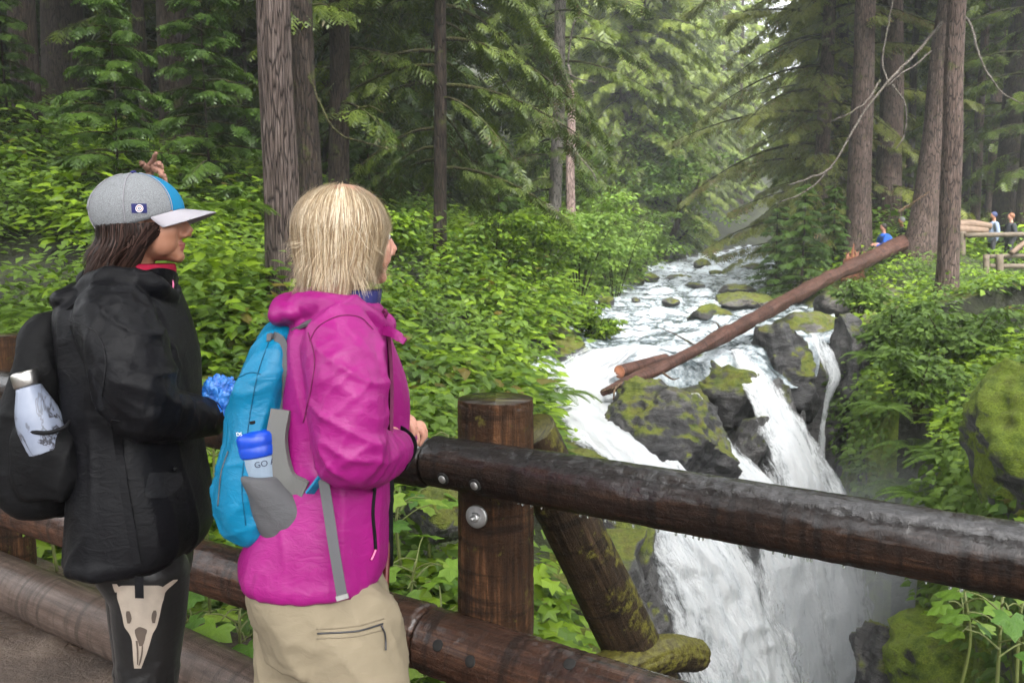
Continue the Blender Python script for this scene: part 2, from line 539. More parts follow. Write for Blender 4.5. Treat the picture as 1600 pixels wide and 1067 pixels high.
for rows in FALLS.values():
    c = catmull([[*P(a, b, d), w * d / FPX] for a, b, d, w in rows], 60)
    for cxp, cyp, czp, wp in c:
        dd = np.hypot((V[:, 0] - cxp), (V[:, 1] - cyp))
        k = smooth(wp * 0.62 + 0.45, wp * 0.5, dd)
        V[:, 2] = np.where(V[:, 2] > czp - 0.3, V[:, 2] * (1 - k) + (czp - 0.3) * k, V[:, 2])
F = grid_faces(nR, nC)
cx = X[:-1, :-1].reshape(-1)
yc = Y[:-1, :-1].reshape(-1)
isrock = ((cx > np.where(yc > 9.3, x_bl(yc) - 0.25, x_L(yc) - 0.5 * (1 + 0 * yc))) & (cx < x_R(yc) + 0.12)) | ((yc > 16) & (yc < 26) & (cx > x_L(yc)) & (cx < x_R(yc) + 2.0))
isgreen = isrock & (cx > x_R(yc) - 1.2) & (yc < 15.2)
ter = npmesh('terrain', V, F, True, [M_GROUND, M_ROCK_DARK, M_ROCK_GREEN], np.where(isgreen, 2, isrock.astype(int)))
tag(link('terrain', ter), 'forest hillside, river bed and rocky slot canyon', None, None, 'structure')

# muddy trail by the railing
def trail_mat():
    t = NT('wet_mud')
    co = t.coord('Object')
    n = t.noise(co, 2.2, 8, 0.65)
    col = t.ramp(n, [(0.32, (0.030, 0.020, 0.014)), (0.52, (0.075, 0.052, 0.038)), (0.7, (0.14, 0.105, 0.08))])
    grit = t.voro(co, 70)
    col = t.mix(t.rng(grit, 0.0, 0.16, 0.7, 0), col, (0.22, 0.19, 0.17))
    wet = t.rng(t.noise(co, 1.4, 3), 0.45, 0.6)
    h = t.math('ADD', t.noise(co, 9, 8, 0.7), t.math('MULTIPLY', t.noise(co, 55, 4), 0.35))
    return t.done(t.bsdf(col, t.mix(wet, (0.75,) * 3, (0.16,) * 3), normal=t.bump(h, 0.8, 0.035)))
gx, gy = np.meshgrid(np.linspace(-6, 4, 160), np.linspace(-3, 8, 170), indexing='ij')
s = fence_s(gx, gy)
gv = np.stack([gx, gy, 0.0 + 0.035 * fbm(np.stack([gx, gy, gx * 0], -1).reshape(-1, 3) * 1.3, 4, 5).reshape(gx.shape) - 0.5 * smooth(0.15, 0.6, s)], -1).reshape(-1, 3)
gf = grid_faces(160, 170)
keep = (s.reshape(-1)[gf[:, 0]] < 0.55)
o = link('trail_path', npmesh('trail_path', gv, gf[keep], True, [trail_mat()]))
tag(o, 'muddy wet brown trail beside the log railing', None, None, 'structure')
# ------------------------------------------------------------------ river and waterfalls
def water_mat():
    t = NT('river_water')
    co = t.coord('Object')
    fo = t.node('Attribute', attribute_name='foam').outputs['Fac']
    st = t.coord('Object', (0.75, 1.9, 1.0), (0, 0, 0.35))
    n = t.noise(st, 2.6, 8, 0.68, 0.5)
    n2 = t.noise(co, 16, 5, 0.7)
    k = t.math('ADD', fo, t.math('ADD', t.rng(n, 0.25, 0.75, -0.55, 0.55), t.rng(n2, 0.25, 0.75, -0.16, 0.16)))
    mask = t.rng(k, 0.12, 0.92)
    deep = t.ramp(n, [(0.3, (0.02, 0.028, 0.03)), (0.55, (0.07, 0.10, 0.11)), (0.75, (0.16, 0.22, 0.235))])
    col = t.mix(mask, deep, t.ramp(n2, [(0.3, (0.46, 0.56, 0.62)), (0.62, (0.78, 0.83, 0.86))]))
    rough = t.mix(mask, (0.08,) * 3, (0.6,) * 3)
    h = t.math('ADD', t.math('MULTIPLY', n, 0.7), t.math('MULTIPLY', n2, 0.25))
    return t.done(t.bsdf(col, rough, normal=t.bump(h, 0.9, 0.25)))
M_RIVER = water_mat()

def fall_mat():
    """white falling water: streaks along the fall; thin between the streaks"""
    t = NT('falling_water')
    at = t.node('Attribute', attribute_name='u').outputs['Fac']
    av = t.node('Attribute', attribute_name='v').outputs['Fac']
    ed = t.node('Attribute', attribute_name='foam').outputs['Fac']
    cb = t.node('CombineXYZ')
    t.put(cb.inputs[0], at); t.put(cb.inputs[1], av)
    def sc(a, b):
        m = t.node('Mapping'); m.inputs['Scale'].default_value = (a, b, 1)
        t.l.new(cb.outputs[0], m.inputs[0]); return m.outputs[0]
    n1 = t.noise(sc(7, 1.3), 1.0, 6, 0.65, 0.6)
    n2 = t.noise(sc(26, 5), 1.0, 6, 0.7, 0.8)
    n3 = t.noise(sc(60, 22), 1.0, 4, 0.7)
    k = t.math('ADD', t.math('MULTIPLY', n1, 0.9), t.math('ADD', t.math('MULTIPLY', n2, 0.6), t.math('MULTIPLY', n3, 0.35)))
    dens = t.math('ADD', t.rng(k, 0.62, 1.22, -0.55, 0.75), ed)
    alpha = t.rng(dens, 0.0, 0.62)
    col = t.ramp(k, [(0.45, (0.42, 0.52, 0.58)), (0.72, (0.80, 0.85, 0.88)), (1.0, (0.9, 0.92, 0.93))])
    b = t.bsdf(col, 0.55, normal=t.bump(k, 0.8, 0.2))
    tl = t.node('BsdfTranslucent'); tl.inputs['Color'].default_value = (0.85, 0.9, 0.93, 1)
    m0 = t.node('MixShader'); m0.inputs[0].default_value = 0.25
    t.l.new(b, m0.inputs[1]); t.l.new(tl.outputs[0], m0.inputs[2])
    tp = t.node('BsdfTransparent')
    mx = t.node('MixShader')
    t.put(mx.inputs[0], alpha)
    t.l.new(tp.outputs[0], mx.inputs[1]); t.l.new(m0.outputs[0], mx.inputs[2])
    return t.done(mx.outputs[0])
M_FALL = fall_mat()

# river sheet, from far upstream to the lip of the canyon
ys = [12.2]
while ys[-1] < 100: ys.append(ys[-1] + 0.09 + 0.012 * max(0, ys[-1] - 18))
ys = np.array(ys)
nt = 90
t01 = np.linspace(0, 1, nt)
XL, XR = x_bl(ys) - 0.5, np.where(ys < 16.3, np.minimum(x_L(ys) - 0.1, np.interp(ys, [12.2, 13.2, 13.9, 14.5, 15.2], [1.5, 1.9, 2.7, 4.2, 9.0])), x_R(ys) + 0.15)
RX = XL[:, None] + (XR - XL)[:, None] * t01
RY = np.repeat(ys[:, None], nt, 1)
base = z_riv(RY)
q = np.stack([RX * 0.55, RY * 0.42, 0 * RX], -1).reshape(-1, 3)
steps = fbm(q * np.array([1.0, 2.2, 1]), 3, 41).reshape(RX.shape)          # broad steps across the flow
chop = fbm(np.stack([RX * 1.7, RY * 1.7, 0 * RX], -1).reshape(-1, 3), 5, 43, 0.6).reshape(RX.shape)
fine = ridged(np.stack([RX * 3.3, RY * 2.6, 0 * RX], -1).reshape(-1, 3), 3, 47).reshape(RX.shape)
amp = 0.75 + 0.012 * np.clip(RY - 15, 0, 50)
RZ = base + amp * (0.24 * steps + 0.22 * chop + 0.06 * fine)
RZ = RZ - 0.55 * smooth(0.80, 1.0, t01)[None, :] * smooth(16.4, 15.8, RY)
slope = np.gradient(RZ, axis=0) / np.gradient(RY, axis=0)
foam = 0.02 + 0.66 * smooth(-0.10, 0.45, slope) + 0.35 * smooth(0.0, 0.5, chop) + 0.30 * smooth(16, 12.5, RY) + 0.22 * smooth(26, 45, RY)
me = npmesh('river', np.stack([RX, RY, RZ], -1).reshape(-1, 3), grid_faces(len(ys), nt), True, [M_RIVER])
attr(me, 'foam', foam.reshape(-1))
tag(link('river', me), 'white-foaming mountain river rushing over boulders', None, None, 'structure')

def fall(name, rows, n, m, label, wdir=(0.88, 0.47, 0.0), bulge=0.25, rough=0.10, seed=1, thin=0.0, opaque=0.0):
    """rows: (px, py, depth, width px). A sheet of falling water."""
    c = []
    for px, py, d, w in rows:
        p = P(px, py, d)
        c.append([*p, w * d / FPX])
    c = catmull(c, n)
    ctr, wid = c[:, :3], c[:, 3]
    wd = np.array(wdir) / np.linalg.norm(wdir)
    # widen so that the sheet shows the traced width from the front
    wid = wid / wd[0]
    u = np.linspace(-1, 1, m)
    fwd = np.array([0.47, -0.88, 0.0])
    pts = ctr[:, None, :] + (wid[:, None] / 2 * u[None, :])[..., None] * wd + (bulge * wid[:, None] * 0.5 * (1 - u[None, :] ** 2))[..., None] * fwd
    L = np.concatenate([[0], np.cumsum(np.linalg.norm(np.diff(ctr, axis=0), axis=1))])
    uu = np.repeat((u[None, :] * 1.0), n, 0) * wid[:, None] * 0.5
    vv = np.repeat(L[:, None], m, 1)
    qn = np.stack([uu * 3.2, vv * 1.1, 0 * uu + seed * 7.7], -1).reshape(-1, 3)
    d1 = fbm(qn, 4, seed).reshape(n, m) + 0.5 * ridged(qn * 2.3, 3, seed + 5).reshape(n, m)
    ragged = fbm(np.stack([vv * 2.5, np.sign(u)[None, :] * np.ones_like(vv) * 5, 0 * vv + seed], -1).reshape(-1, 3), 4, seed + 9).reshape(n, m)
    pts = pts + (rough * d1)[..., None] * (fwd + np.array([0, 0, 0.35])) + (0.16 * wid[:, None] * ragged * np.abs(u)[None, :] ** 3)[..., None] * wd * np.sign(u)[None, :, None]
    edge = 1 - np.abs(u) ** 3
    foam = opaque - thin + 0.55 * edge[None, :] - 0.75 * (1 - edge[None, :]) + 0.25 * d1
    foam = foam + (0.25 * smooth(0.62, 0.35, np.linspace(0, 1, n))[:, None] if name == 'waterfall' and seed == 3 else 0)
    foam = foam - 0.8 * smooth(0.12, 0.0, np.linspace(0, 1, n))[:, None] * 0.4
    me = npmesh(name, pts.reshape(-1, 3), grid_faces(n, m), True, [M_FALL])
    attr(me, 'u', uu.reshape(-1)); attr(me, 'v', vv.reshape(-1)); attr(me, 'foam', foam.reshape(-1))
    o = link(name, me)
    tag(o, label, 'waterfall', None, 'structure')
    return o

fall('waterfall', FALLS['A'],
     170, 60, 'broad white main chute pouring past the mossy rock', rough=0.13, seed=3, opaque=0.22, bulge=0.2)
fall('waterfall', FALLS['B'],
     110, 26, 'narrow white cascade between two mossy rocks', rough=0.09, seed=13, opaque=0.25)
fall('waterfall', FALLS['C'],
     130, 48, 'wide veil of white water beside the dark cliff', rough=0.12, seed=23, opaque=0.16)
fall('waterfall', FALLS['D'],
     80, 14, 'thin strand of water threading down the dark cliff', rough=0.05, seed=33, opaque=-0.12)

# churning pool in the bottom of the canyon
py_ = np.linspace(3.0, 15.8, 150)
a, b = x_L(py_) - 0.3, x_R(py_) + 0.0
nx = 70
PX = a[:, None] + (b - a)[:, None] * np.linspace(0, 1, nx)
PY = np.repeat(py_[:, None], nx, 1)
zz = z_bot(PY) + 0.75
q = np.stack([PX, PY, 0 * PX], -1).reshape(-1, 3)
zz = zz + 0.35 * fbm(q * 1.1, 5, 71, 0.6).reshape(PX.shape) + 0.55 * np.exp(-((PX - 3.2) ** 2 / 1.8 + (PY - 10.6) ** 2 / 5))
me = npmesh('plunge_pool_water', np.stack([PX, PY, zz], -1).reshape(-1, 3), grid_faces(150, nx), True, [M_RIVER])
attr(me, 'foam', (0.95 + 0.3 * fbm(q * 0.9, 3, 77)))
tag(link('plunge_pool_water', me), 'churning white water at the foot of the falls', None, None, 'structure')
# ------------------------------------------------------------------ rocks
def ico(sub):
    bm = bmesh.new()
    bmesh.ops.create_icosphere(bm, subdivisions=sub, radius=1.0)
    v = np.array([x.co[:] for x in bm.verts])
    f = np.array([[x.index for x in q.verts] for q in bm.faces])
    bm.free()
    return v, f
ICO = {k: ico(k) for k in (1, 2, 3, 4, 5, 6)}

def rock_mesh(size, seed, sub=4, ang=0.5, rough=0.16, rotz=0.0, tilt=(0, 0), facets=14):
    v, f = ICO[sub]
    rs = np.random.default_rng(seed)
    v = v.copy()
    # cut by random planes for an angular block, then weather it
    for i in range(facets):
        n = rs.normal(size=3); n /= np.linalg.norm(n)
        d = rs.uniform(0.62, 0.92)
        k = v @ n - d
        v -= np.clip(k, 0, None)[:, None] * n * ang * 1.6
    nrm = v / np.linalg.norm(v, axis=1)[:, None]
    sc = np.array(size)
    w = v * sc
    m = max(size)
    w = w + nrm * (rough * m * fbm(w / m * 2.2 + seed, 5, seed, 0.55))[:, None] + nrm * (rough * 0.40 * m * ridged(w / m * np.array([4, 4, 6.5]) + seed, 4, seed + 3))[:, None] + nrm * (rough * 0.12 * m * fbm(w / m * 17, 3, seed + 6))[:, None]
    rot = Euler((tilt[0], tilt[1], rotz)).to_matrix()
    return w @ np.array(rot).T, f

def rock(name, loc, size, seed, label, mat, sub=4, group=None, **k):
    v, f = rock_mesh(size, seed, sub, **k)
    o = link(name, npmesh(name, v, f, True, [mat]), None, loc)
    return tag(o, label, 'rock', group)

def rockpx(px, py, d, wpx, hpx, depth, seed, label, mat, **k):
    """rock whose outline is about wpx x hpx pixels around (px,py)"""
    s = d / FPX
    return rock(k.pop('name', 'boulder'), P(px, py, d), (wpx * s / 2 * 1.05, depth, hpx * s / 2 * 1.05), seed, label, mat, **k)

rockpx(1045, 697, 11.9, 205, 200, 1.0, 3, 'big dark wet rock with moss on top under the fallen log', M_ROCK_HALF, sub=6, rough=0.20, ang=0.8, tilt=(0.1, 0.55), name='rock_outcrop')
rockpx(1118, 632, 14.7, 125, 175, 0.75, 8, 'mossy rock outcrop between the two middle cascades', M_ROCK, sub=5, rough=0.20, ang=0.8, tilt=(0, 0.35), name='rock_outcrop')
rockpx(1168, 700, 13.6, 48, 150, 0.4, 28, 'dark wet rock rib between the cascades', M_ROCK_DARK, sub=5, rough=0.14, tilt=(0, 0.45), name='rock_outcrop')
rockpx(1212, 585, 15.6, 120, 150, 1.1, 15, 'mossy grey rock wall between the veil and the thin strand', M_ROCK_HALF, sub=5, rough=0.2, ang=0.8, name='rock_outcrop')
rockpx(1330, 610, 16.0, 90, 230, 0.8, 19, 'tall dark rock face beside the thin strand of water', M_ROCK_DARK, sub=5, rough=0.2, ang=0.8, name='rock_outcrop')
rockpx(1262, 522, 18.2, 150, 60, 1.0, 21, 'flat light grey rock ledge below the fallen log', M_ROCK_LIGHT, sub=5, rough=0.13, name='rock_ledge')
rockpx(1165, 470, 24.0, 90, 26, 1.2, 24, 'low grey rock shelf at the river edge', M_ROCK_LIGHT, sub=5, rough=0.13, name='rock_ledge')
rockpx(1310, 478, 20.5, 70, 45, 0.8, 26, 'small grey block behind the fallen log', M_ROCK_LIGHT, sub=4, name='rock_ledge')
# boulders in the river
RB = [(1112, 492, 20.0, 74, 36, 'large boulder capped with yellow moss in mid river', M_ROCK),
      (948, 475, 24.0, 30, 28, 'upright dark boulder with mossy top near the far bank', M_ROCK),
      (1049, 470, 25.0, 28, 15, 'dark wet boulder splitting the white water', M_ROCK_DARK),
      (993, 468, 25.5, 16, 11, 'small dark wet boulder left of the midstream one', M_ROCK_DARK),
      (1098, 412, 48.0, 34, 20, 'yellow mossy boulder far upstream', M_ROCK),
      (1117, 425, 42.0, 24, 9, 'low flat boulder below the far mossy one', M_ROCK),
      (905, 489, 21.5, 28, 24, 'dark boulder at the foot of the green bank', M_ROCK),
      (927, 462, 26.5, 36, 22, 'long low boulder under the bank shrubs', M_ROCK),
      (990, 440, 33.0, 34, 22, 'mossy boulder by the left shoreline', M_ROCK),
      (1016, 432, 36.0, 26, 14, 'small mossy stone by the left shoreline', M_ROCK),
      (1060, 432, 37.0, 40, 9, 'low dark stones breaking the rapids', M_ROCK_DARK),
      (1150, 452, 29.0, 60, 16, 'dark flat rock near the right shore', M_ROCK_DARK),
      (1215, 437, 32.0, 44, 26, 'dark rock under the drooping conifer boughs', M_ROCK_DARK),
      (1085, 445, 32.0, 34, 10, 'dark wet ledge in the upper rapids', M_ROCK_DARK),
      (1175, 415, 45.0, 40, 10, 'low grey stones on the far right shore', M_ROCK_LIGHT),
      (970, 430, 38.0, 26, 14, 'mossy shore stone beneath the alder', M_ROCK)]
for i, (px, py, d, w, h, lab, m) in enumerate(RB):
    rockpx(px, py + 2, d, w, h, w * d / FPX * 0.45, 40 + i, lab, m, sub=4, group='boulders in the river', rotz=0.3 * i)
# left bank rock and rocks by the near lip
rockpx(872, 545, 15.2, 80, 66, 0.9, 61, 'mossy bank boulder overhanging the left side of the chute', M_ROCK, sub=5, name='bank_boulder')
rockpx(862, 690, 9.6, 60, 60, 0.4, 63, 'dark mossy stone at the near edge of the chute', M_ROCK, sub=4, name='bank_boulder')
rockpx(905, 730, 9.0, 120, 50, 0.5, 64, 'low mossy ledge just above the top rail', M_ROCK, sub=5, name='bank_boulder')
rockpx(955, 875, 7.6, 150, 190, 0.6, 66, 'mossy rock face behind the slanting brace', M_ROCK, sub=5, name='rock_outcrop')
rockpx(1000, 960, 7.3, 90, 170, 0.4, 67, 'grey wet rock at the lip beside the lower fall', M_ROCK_DARK, sub=5, name='rock_outcrop')
rockpx(880, 1000, 6.0, 130, 130, 0.4, 68, 'mossy boulder low behind the fence post', M_ROCK, sub=5, name='rock_outcrop')
rockpx(690, 800, 5.2, 100, 80, 0.3, 69, 'brown mossy stone in the undergrowth behind the rail', M_ROCK, sub=5, name='bank_boulder')
# right side of the canyon
rockpx(1592, 695, 7.6, 150, 270, 0.8, 71, 'bulging bright green moss-covered boulder at the canyon edge', M_ROCK_GREEN, sub=5, rough=0.17, name='moss_boulder')
rockpx(1400, 1040, 9.6, 110, 150, 0.7, 73, 'dark square rock block rising from the foaming pool', M_ROCK_DARK, sub=5, ang=0.8, name='rock_block')
rockpx(1490, 1040, 9.0, 190, 150, 0.9, 74, 'mist-veiled mossy rock at the canyon foot', M_ROCK_GREEN, sub=5, name='rock_block')
# ------------------------------------------------------------------ foliage building blocks
def lobed_leaf(n_lobes=5, notch=0.55, tip=1.0, droop=0.18):
    """flat lobed leaf in the xy plane, stalk at the origin, tip towards +x, length about 1"""
    c = np.array([0.42, 0, 0.05])
    pts = [[0.04, 0.03, 0]]
    angs = np.linspace(-2.25, 2.25, n_lobes)
    ln = 0.56 * (1 - 0.30 * (np.abs(angs) / 2.25) ** 1.5)
    out = []
    for i in range(n_lobes):
        a = angs[i]
        out.append((a, ln[i] * tip))
        if i < n_lobes - 1:
            out.append(((a + angs[i + 1]) / 2, min(ln[i], ln[i + 1]) * notch))
    pts = [[0.02, 0.0, 0.02]] + [[c[0] + r * math.cos(a), r * math.sin(a), -droop * r * r * 1.5] for a, r in out]
    v = np.array([c] + pts)
    k = len(pts)
    f = np.array([[0, 1 + i, 1 + (i + 1) % k] for i in range(k)])
    return v, f
LEAF5 = lobed_leaf(5)
LEAF3 = lobed_leaf(3, 0.6)
LEAF_OVAL = (np.array([[0, 0, 0], [0.45, -0.30, 0.03], [0.5, 0, -0.04], [0.45, 0.30, 0.03], [1, 0, -0.12]], float), np.array([[0, 1, 2], [0, 2, 3], [1, 4, 2], [2, 4, 3]]))
LEAF_DIA = (np.array([[0, 0, 0], [0.5, -0.32, 0.02], [1, 0, -0.1], [0.5, 0.32, 0.02]], float), np.array([[0, 1, 2], [0, 2, 3]]))

def spray_shape(n=6, w=0.075, ln=0.5, droop=0.25):
    """flat feathery conifer spray, axis +x, length 1"""
    v, f = [], []
    def tri(a, b, wd):
        a, b = np.array(a, float), np.array(b, float)
        d = b - a
        s = np.array([-d[1], d[0], 0]); s = s / (np.linalg.norm(s) + 1e-9) * wd
        k = len(v)
        m = a + d * 0.35
        v.extend([a, m + s, b, m - s]); f.extend([[k, k + 1, k + 2], [k, k + 2, k + 3]])
    z = lambda x: -droop * x * x
    tri((0, 0, 0), (1, 0, z(1)), w * 0.6)
    for i in range(n):
        x = 0.08 + 0.80 * i / (n - 1)
        L = ln * (1 - 0.65 * x) * (0.85 + 0.3 * ((i * 7) % 3) / 2)
        for sg in (-1, 1):
            xe = x + L * 0.75
            tri((x, 0, z(x)), (xe, sg * L * 0.85, z(xe) - 0.05 - 0.1 * L), w)
    return np.array(v), np.array(f)
SPRAY = spray_shape(4, 0.06, 0.6)
SPRAY_S = spray_shape(4, 0.085, 0.55)
SPRAY_C = spray_shape(2, 0.17, 0.6)

def basis(fwd, up=None, roll=None):
    """(n,3,3) rotation matrices with x=fwd, z close to up"""
    fwd = fwd / (np.linalg.norm(fwd, axis=1)[:, None] + 1e-9)
    if up is None:
        up = np.tile(np.array([0, 0, 1.0]), (len(fwd), 1))
    y = np.cross(up, fwd); y /= np.linalg.norm(y, axis=1)[:, None] + 1e-9
    z = np.cross(fwd, y)
    if roll is not None:
        c, s = np.cos(roll)[:, None], np.sin(roll)[:, None]
        y, z = c * y + s * z, -s * y + c * z
    return np.stack([fwd, y, z], -1)

def scatter(shape, pos, rot, scale):
    """many copies of a small shape as one vertex/face array"""
    v, f = shape
    n, k = len(pos), len(v)
    sc = np.asarray(scale, float)
    if sc.ndim == 1: sc = sc[:, None].repeat(3, 1)
    w = np.einsum('nij,nkj->nki', rot, v[None] * sc[:, None, :]) + pos[:, None, :]
    ff = f[None] + (np.arange(n) * k)[:, None, None]
    return w.reshape(-1, 3), ff.reshape(-1, f.shape[1])

# ------------------------------------------------------------------ conifers
def conifer_parts(name, seed, bands, needle, limb, shapes, avoid=None):
    """bands: list of (z0, z1, n branches, length at z0, length at z1, droop, spray size, spacing, shape key, rise). returns (limb mesh, crown mesh)"""
    rs = np.random.default_rng(seed)
    limbs, crown = MB(), MB()
    for (z0, z1, nb, l0, l1, droop, ss, sp, key, rise) in bands:
        for i in range(nb):
            t = (i + rs.uniform(0, 1)) / nb
            z = z0 + (z1 - z0) * t
            L = (l0 + (l1 - l0) * t) * rs.uniform(0.6, 1.15)
            az = i * 2.4 + rs.uniform(-0.5, 0.5)
            if avoid is not None and abs(math.remainder(az - avoid[0], 2 * math.pi)) < avoid[1]: az += 2 * avoid[1] * (1 if i % 2 else -1)
            h = np.array([math.cos(az), math.sin(az), 0]); sdv = np.array([-h[1], h[0], 0])
            n = 9
            x = np.linspace(0, 1, n)
            dr = droop * rs.uniform(0.6, 1.3)
            wob = rs.normal(0, 0.05, 2)
            zz = rise * x - dr * x ** 1.7 + 0.10 * L * 0 * x
            path = np.array([0, 0, z]) + (x * L)[:, None] * h + (wob[0] * np.sin(x * 3) * L)[:, None] * sdv + np.stack([0 * x, 0 * x, zz * L], 1)
            r0 = 0.012 + 0.010 * L
            limbs.tube(path, np.linspace(r0, 0.004, n), 4, False)
            # sprays on side twigs
            m = max(3, int(L / sp))
            s = np.sort(rs.uniform(0.12, 1.0, m)) ** 0.85
            p = np.stack([np.interp(s, x, path[:, k]) for k in range(3)], 1)
            d = np.gradient(path, axis=0)
            tdir = np.stack([np.interp(s, x, d[:, k]) for k in range(3)], 1)
            tdir /= np.linalg.norm(tdir, axis=1)[:, None]
            sg = np.where(rs.uniform(size=m) < 0.5, -1.0, 1.0)
            spread = rs.uniform(0.3, 1.25, m)
            fw = tdir * np.cos(spread)[:, None] + sdv * (sg * np.sin(spread))[:, None] + np.array([0, 0, 1.0]) * rs.uniform(-0.65, 0.05, m)[:, None]
            side_len = L * 0.28 * (1 - s) * rs.uniform(0, 1, m)
            pos = p + sdv * (sg * side_len)[:, None] * 0.9 + np.array([0, 0, -1.0]) * (side_len * rs.uniform(0.1, 0.6, m))[:, None]
            rot = basis(fw, roll=rs.normal(0, 0.35, m))
            v, f = scatter(shapes[key], pos, rot, ss * rs.uniform(0.65, 1.25, m))
            crown.add(v, f)
    lm = limbs.mesh(name + '_limbs', limb)
    cm = crown.mesh(name + '_crown', needle, False)
    return lm, cm

SH = {'d': SPRAY, 's': SPRAY_S, 'c': SPRAY_C}
# band: z0 z1 n len0 len1 droop size spacing shape rise
CONIFERS = {
 'slim': conifer_parts('slim', 11, [(2.0, 12.0, 56, 2.9, 3.3, 0.85, 0.24, 0.024, 'd', 0.15), (12, 24, 36, 3.2, 0.8, 0.4, 1.0, 0.16, 'c', 0.1)], M_NEEDLE, M_LIMB, SH, (-math.pi / 2, 1.0)),
 'spruce': conifer_parts('spruce', 1, [(1.0, 12.0, 62, 3.2, 3.8, 0.75, 0.26, 0.024, 'd', 0.15), (12, 26, 40, 3.6, 0.8, 0.4, 1.0, 0.16, 'c', 0.1)], M_NEEDLE, M_LIMB, SH),
 'spruce_olive': conifer_parts('spruce_olive', 2, [(0.8, 14.0, 64, 4.6, 4.8, 0.55, 0.32, 0.032, 'd', 0.22), (15, 30, 36, 4.4, 1.0, 0.4, 1.1, 0.18, 'c', 0.1)], M_NEEDLE_Y, M_LIMB, SH),
 'hemlock': conifer_parts('hemlock', 3, [(2.5, 13.0, 36, 2.6, 3.6, 0.6, 0.32, 0.036, 'd', 0.2), (13, 30, 50, 3.8, 0.8, 0.4, 1.1, 0.16, 'c', 0.1)], M_NEEDLE, M_LIMB, SH),
 'tall': conifer_parts('tall', 4, [(9, 16, 26, 2.4, 3.6, 0.5, 0.5, 0.07, 's', 0.2), (16, 32, 40, 3.6, 0.8, 0.4, 1.2, 0.18, 'c', 0.1)], M_NEEDLE, M_LIMB, SH),
 'young': conifer_parts('young', 5, [(0.25, 3.6, 46, 1.25, 0.25, 0.35, 0.19, 0.019, 's', 0.25)], M_NEEDLE_YOUNG, M_LIMB, SH),
 'far': conifer_parts('far', 6, [(0.8, 12, 50, 4.0, 3.9, 0.6, 0.5, 0.062, 's', 0.12), (12, 32, 56, 3.9, 0.5, 0.5, 0.9, 0.16, 's', 0.1)], M_NEEDLE_FAR_LIT, M_LIMB, SH),
}

_fd = CONIFERS['far'][1].copy(); _fd.materials.clear(); _fd.materials.append(M_NEEDLE_SHADED)  # same far crown, its needles coloured darker to stand for forest shade
CONIFERS['far_shaded'] = (CONIFERS['far'][0], _fd)

def trunk_mesh(base, r, h, lean=(0, 0), seed=0, mat=None, seg=18, rings=46, flare=0.35, relief=0.06):
    """tapered, slightly crooked trunk with a root flare and furrowed bark relief; h metres tall"""
    t = np.concatenate([np.linspace(0, 0.4, int(rings * 0.75), endpoint=False), np.linspace(0.4, 1, rings - int(rings * 0.75))])
    z = -0.6 + t * (h + 0.6)
    rs = np.random.default_rng(seed)
    wob = fbm(np.stack([z * 0.25, 0 * z + seed, 0 * z], 1), 2, seed) * 0.10
    path = np.array(base) + np.stack([lean[0] * z + wob, lean[1] * z, z], 1)
    rad = r * (1 - 0.85 * np.clip(t, 0, 1)) * (1 + flare * np.exp(-np.clip(z, 0, None) * 2.2 / max(r * 3, .6)))
    def disp(n, s):
        th = np.linspace(0, 2 * np.pi, s, endpoint=False)
        q = np.stack([np.cos(th)[None, :] * 2.2 + 0 * z[:, None], np.sin(th)[None, :] * 2.2 + 0 * z[:, None], 0.5 * z[:, None] + 0 * th[None, :] + seed * 3.1], -1).reshape(-1, 3)
        q2 = q * np.array([3.2, 3.2, 1.2])
        return 1 + relief * fbm(q, 3, seed).reshape(n, s) + relief * 0.6 * ridged(q2, 2, seed + 4).reshape(n, s)
    v, f = tube(path, rad, seg, True, disp, up=(0, 1, 0))
    return npmesh('trunk', v, f, True, [mat])

def ground_z(x, y):
    return float(height(np.array([x]), np.array([y]))[0])

def tree(px, d, wpx, label, kind, bark, name='conifer', lean=(0, 0), seed=0, group=None, h=None, rot=None, scale=1.0, extra=None, seg=18, relief=0.06, base_py=None, zs=1.0):
    p = P(px, 400 if base_py is None else base_py, d)
    x, y = p[0], p[1]
    z = ground_z(x, y)
    root = thing(name, label, 'tree', (x, y, z), group)
    part('trunk', trunk_mesh((x, y, z), wpx * d / FPX / 2, h or 28 * scale, lean, seed, bark, seg, relief=relief), root)
    if kind:
        lm, cm = CONIFERS[kind]
        for nm, data in (('limbs', lm), ('crown', cm)):
            c = link(nm, data, root)
            c.rotation_euler = (lean[1] * -1, lean[0], rot if rot is not None else seed * 1.7)
            c.scale = (scale, scale, scale * zs)
            c['kind'] = 'stuff'
    return root

# --- left hillside, front to back
tree(437, 9.6, 57, 'thick grey-brown furrowed trunk standing just behind the blonde hiker', None, M_BARK_GREY, lean=(0.004, 0), seed=1, seg=64, relief=0.075)
tree(486, 14.0, 38, 'dark trunk close beside the thick grey-brown one', 'tall', M_BARK_DARK, seed=2, seg=28)
tree(531, 16.5, 34, 'dark trunk second right of the thick grey-brown one', 'hemlock', M_BARK_DARK, seed=3, seg=28)
tree(684, 17.0, 21, 'slim dark spruce with drooping mossy boughs above the slope', 'slim', M_BARK_DARK, lean=(0.010, 0), seed=4, rot=0.0, seg=24)
tree(56, 16.0, 42, 'dark trunk nearest the photo\'s left edge', 'tall', M_BARK_DARK, seed=5, lean=(-0.02, 0), seg=28)
tree(118, 22.0, 64, 'very thick reddish dark trunk deep in the left forest', 'tall', M_BARK_DARK, seed=6, seg=28)
tree(237, 19.0, 20, 'thin dark trunk behind the capped hiker', 'hemlock', M_BARK_DARK, seed=7)
tree(286, 18.0, 52, 'thick dark trunk above and behind the cap', 'tall', M_BARK_DARK, seed=8, seg=28)
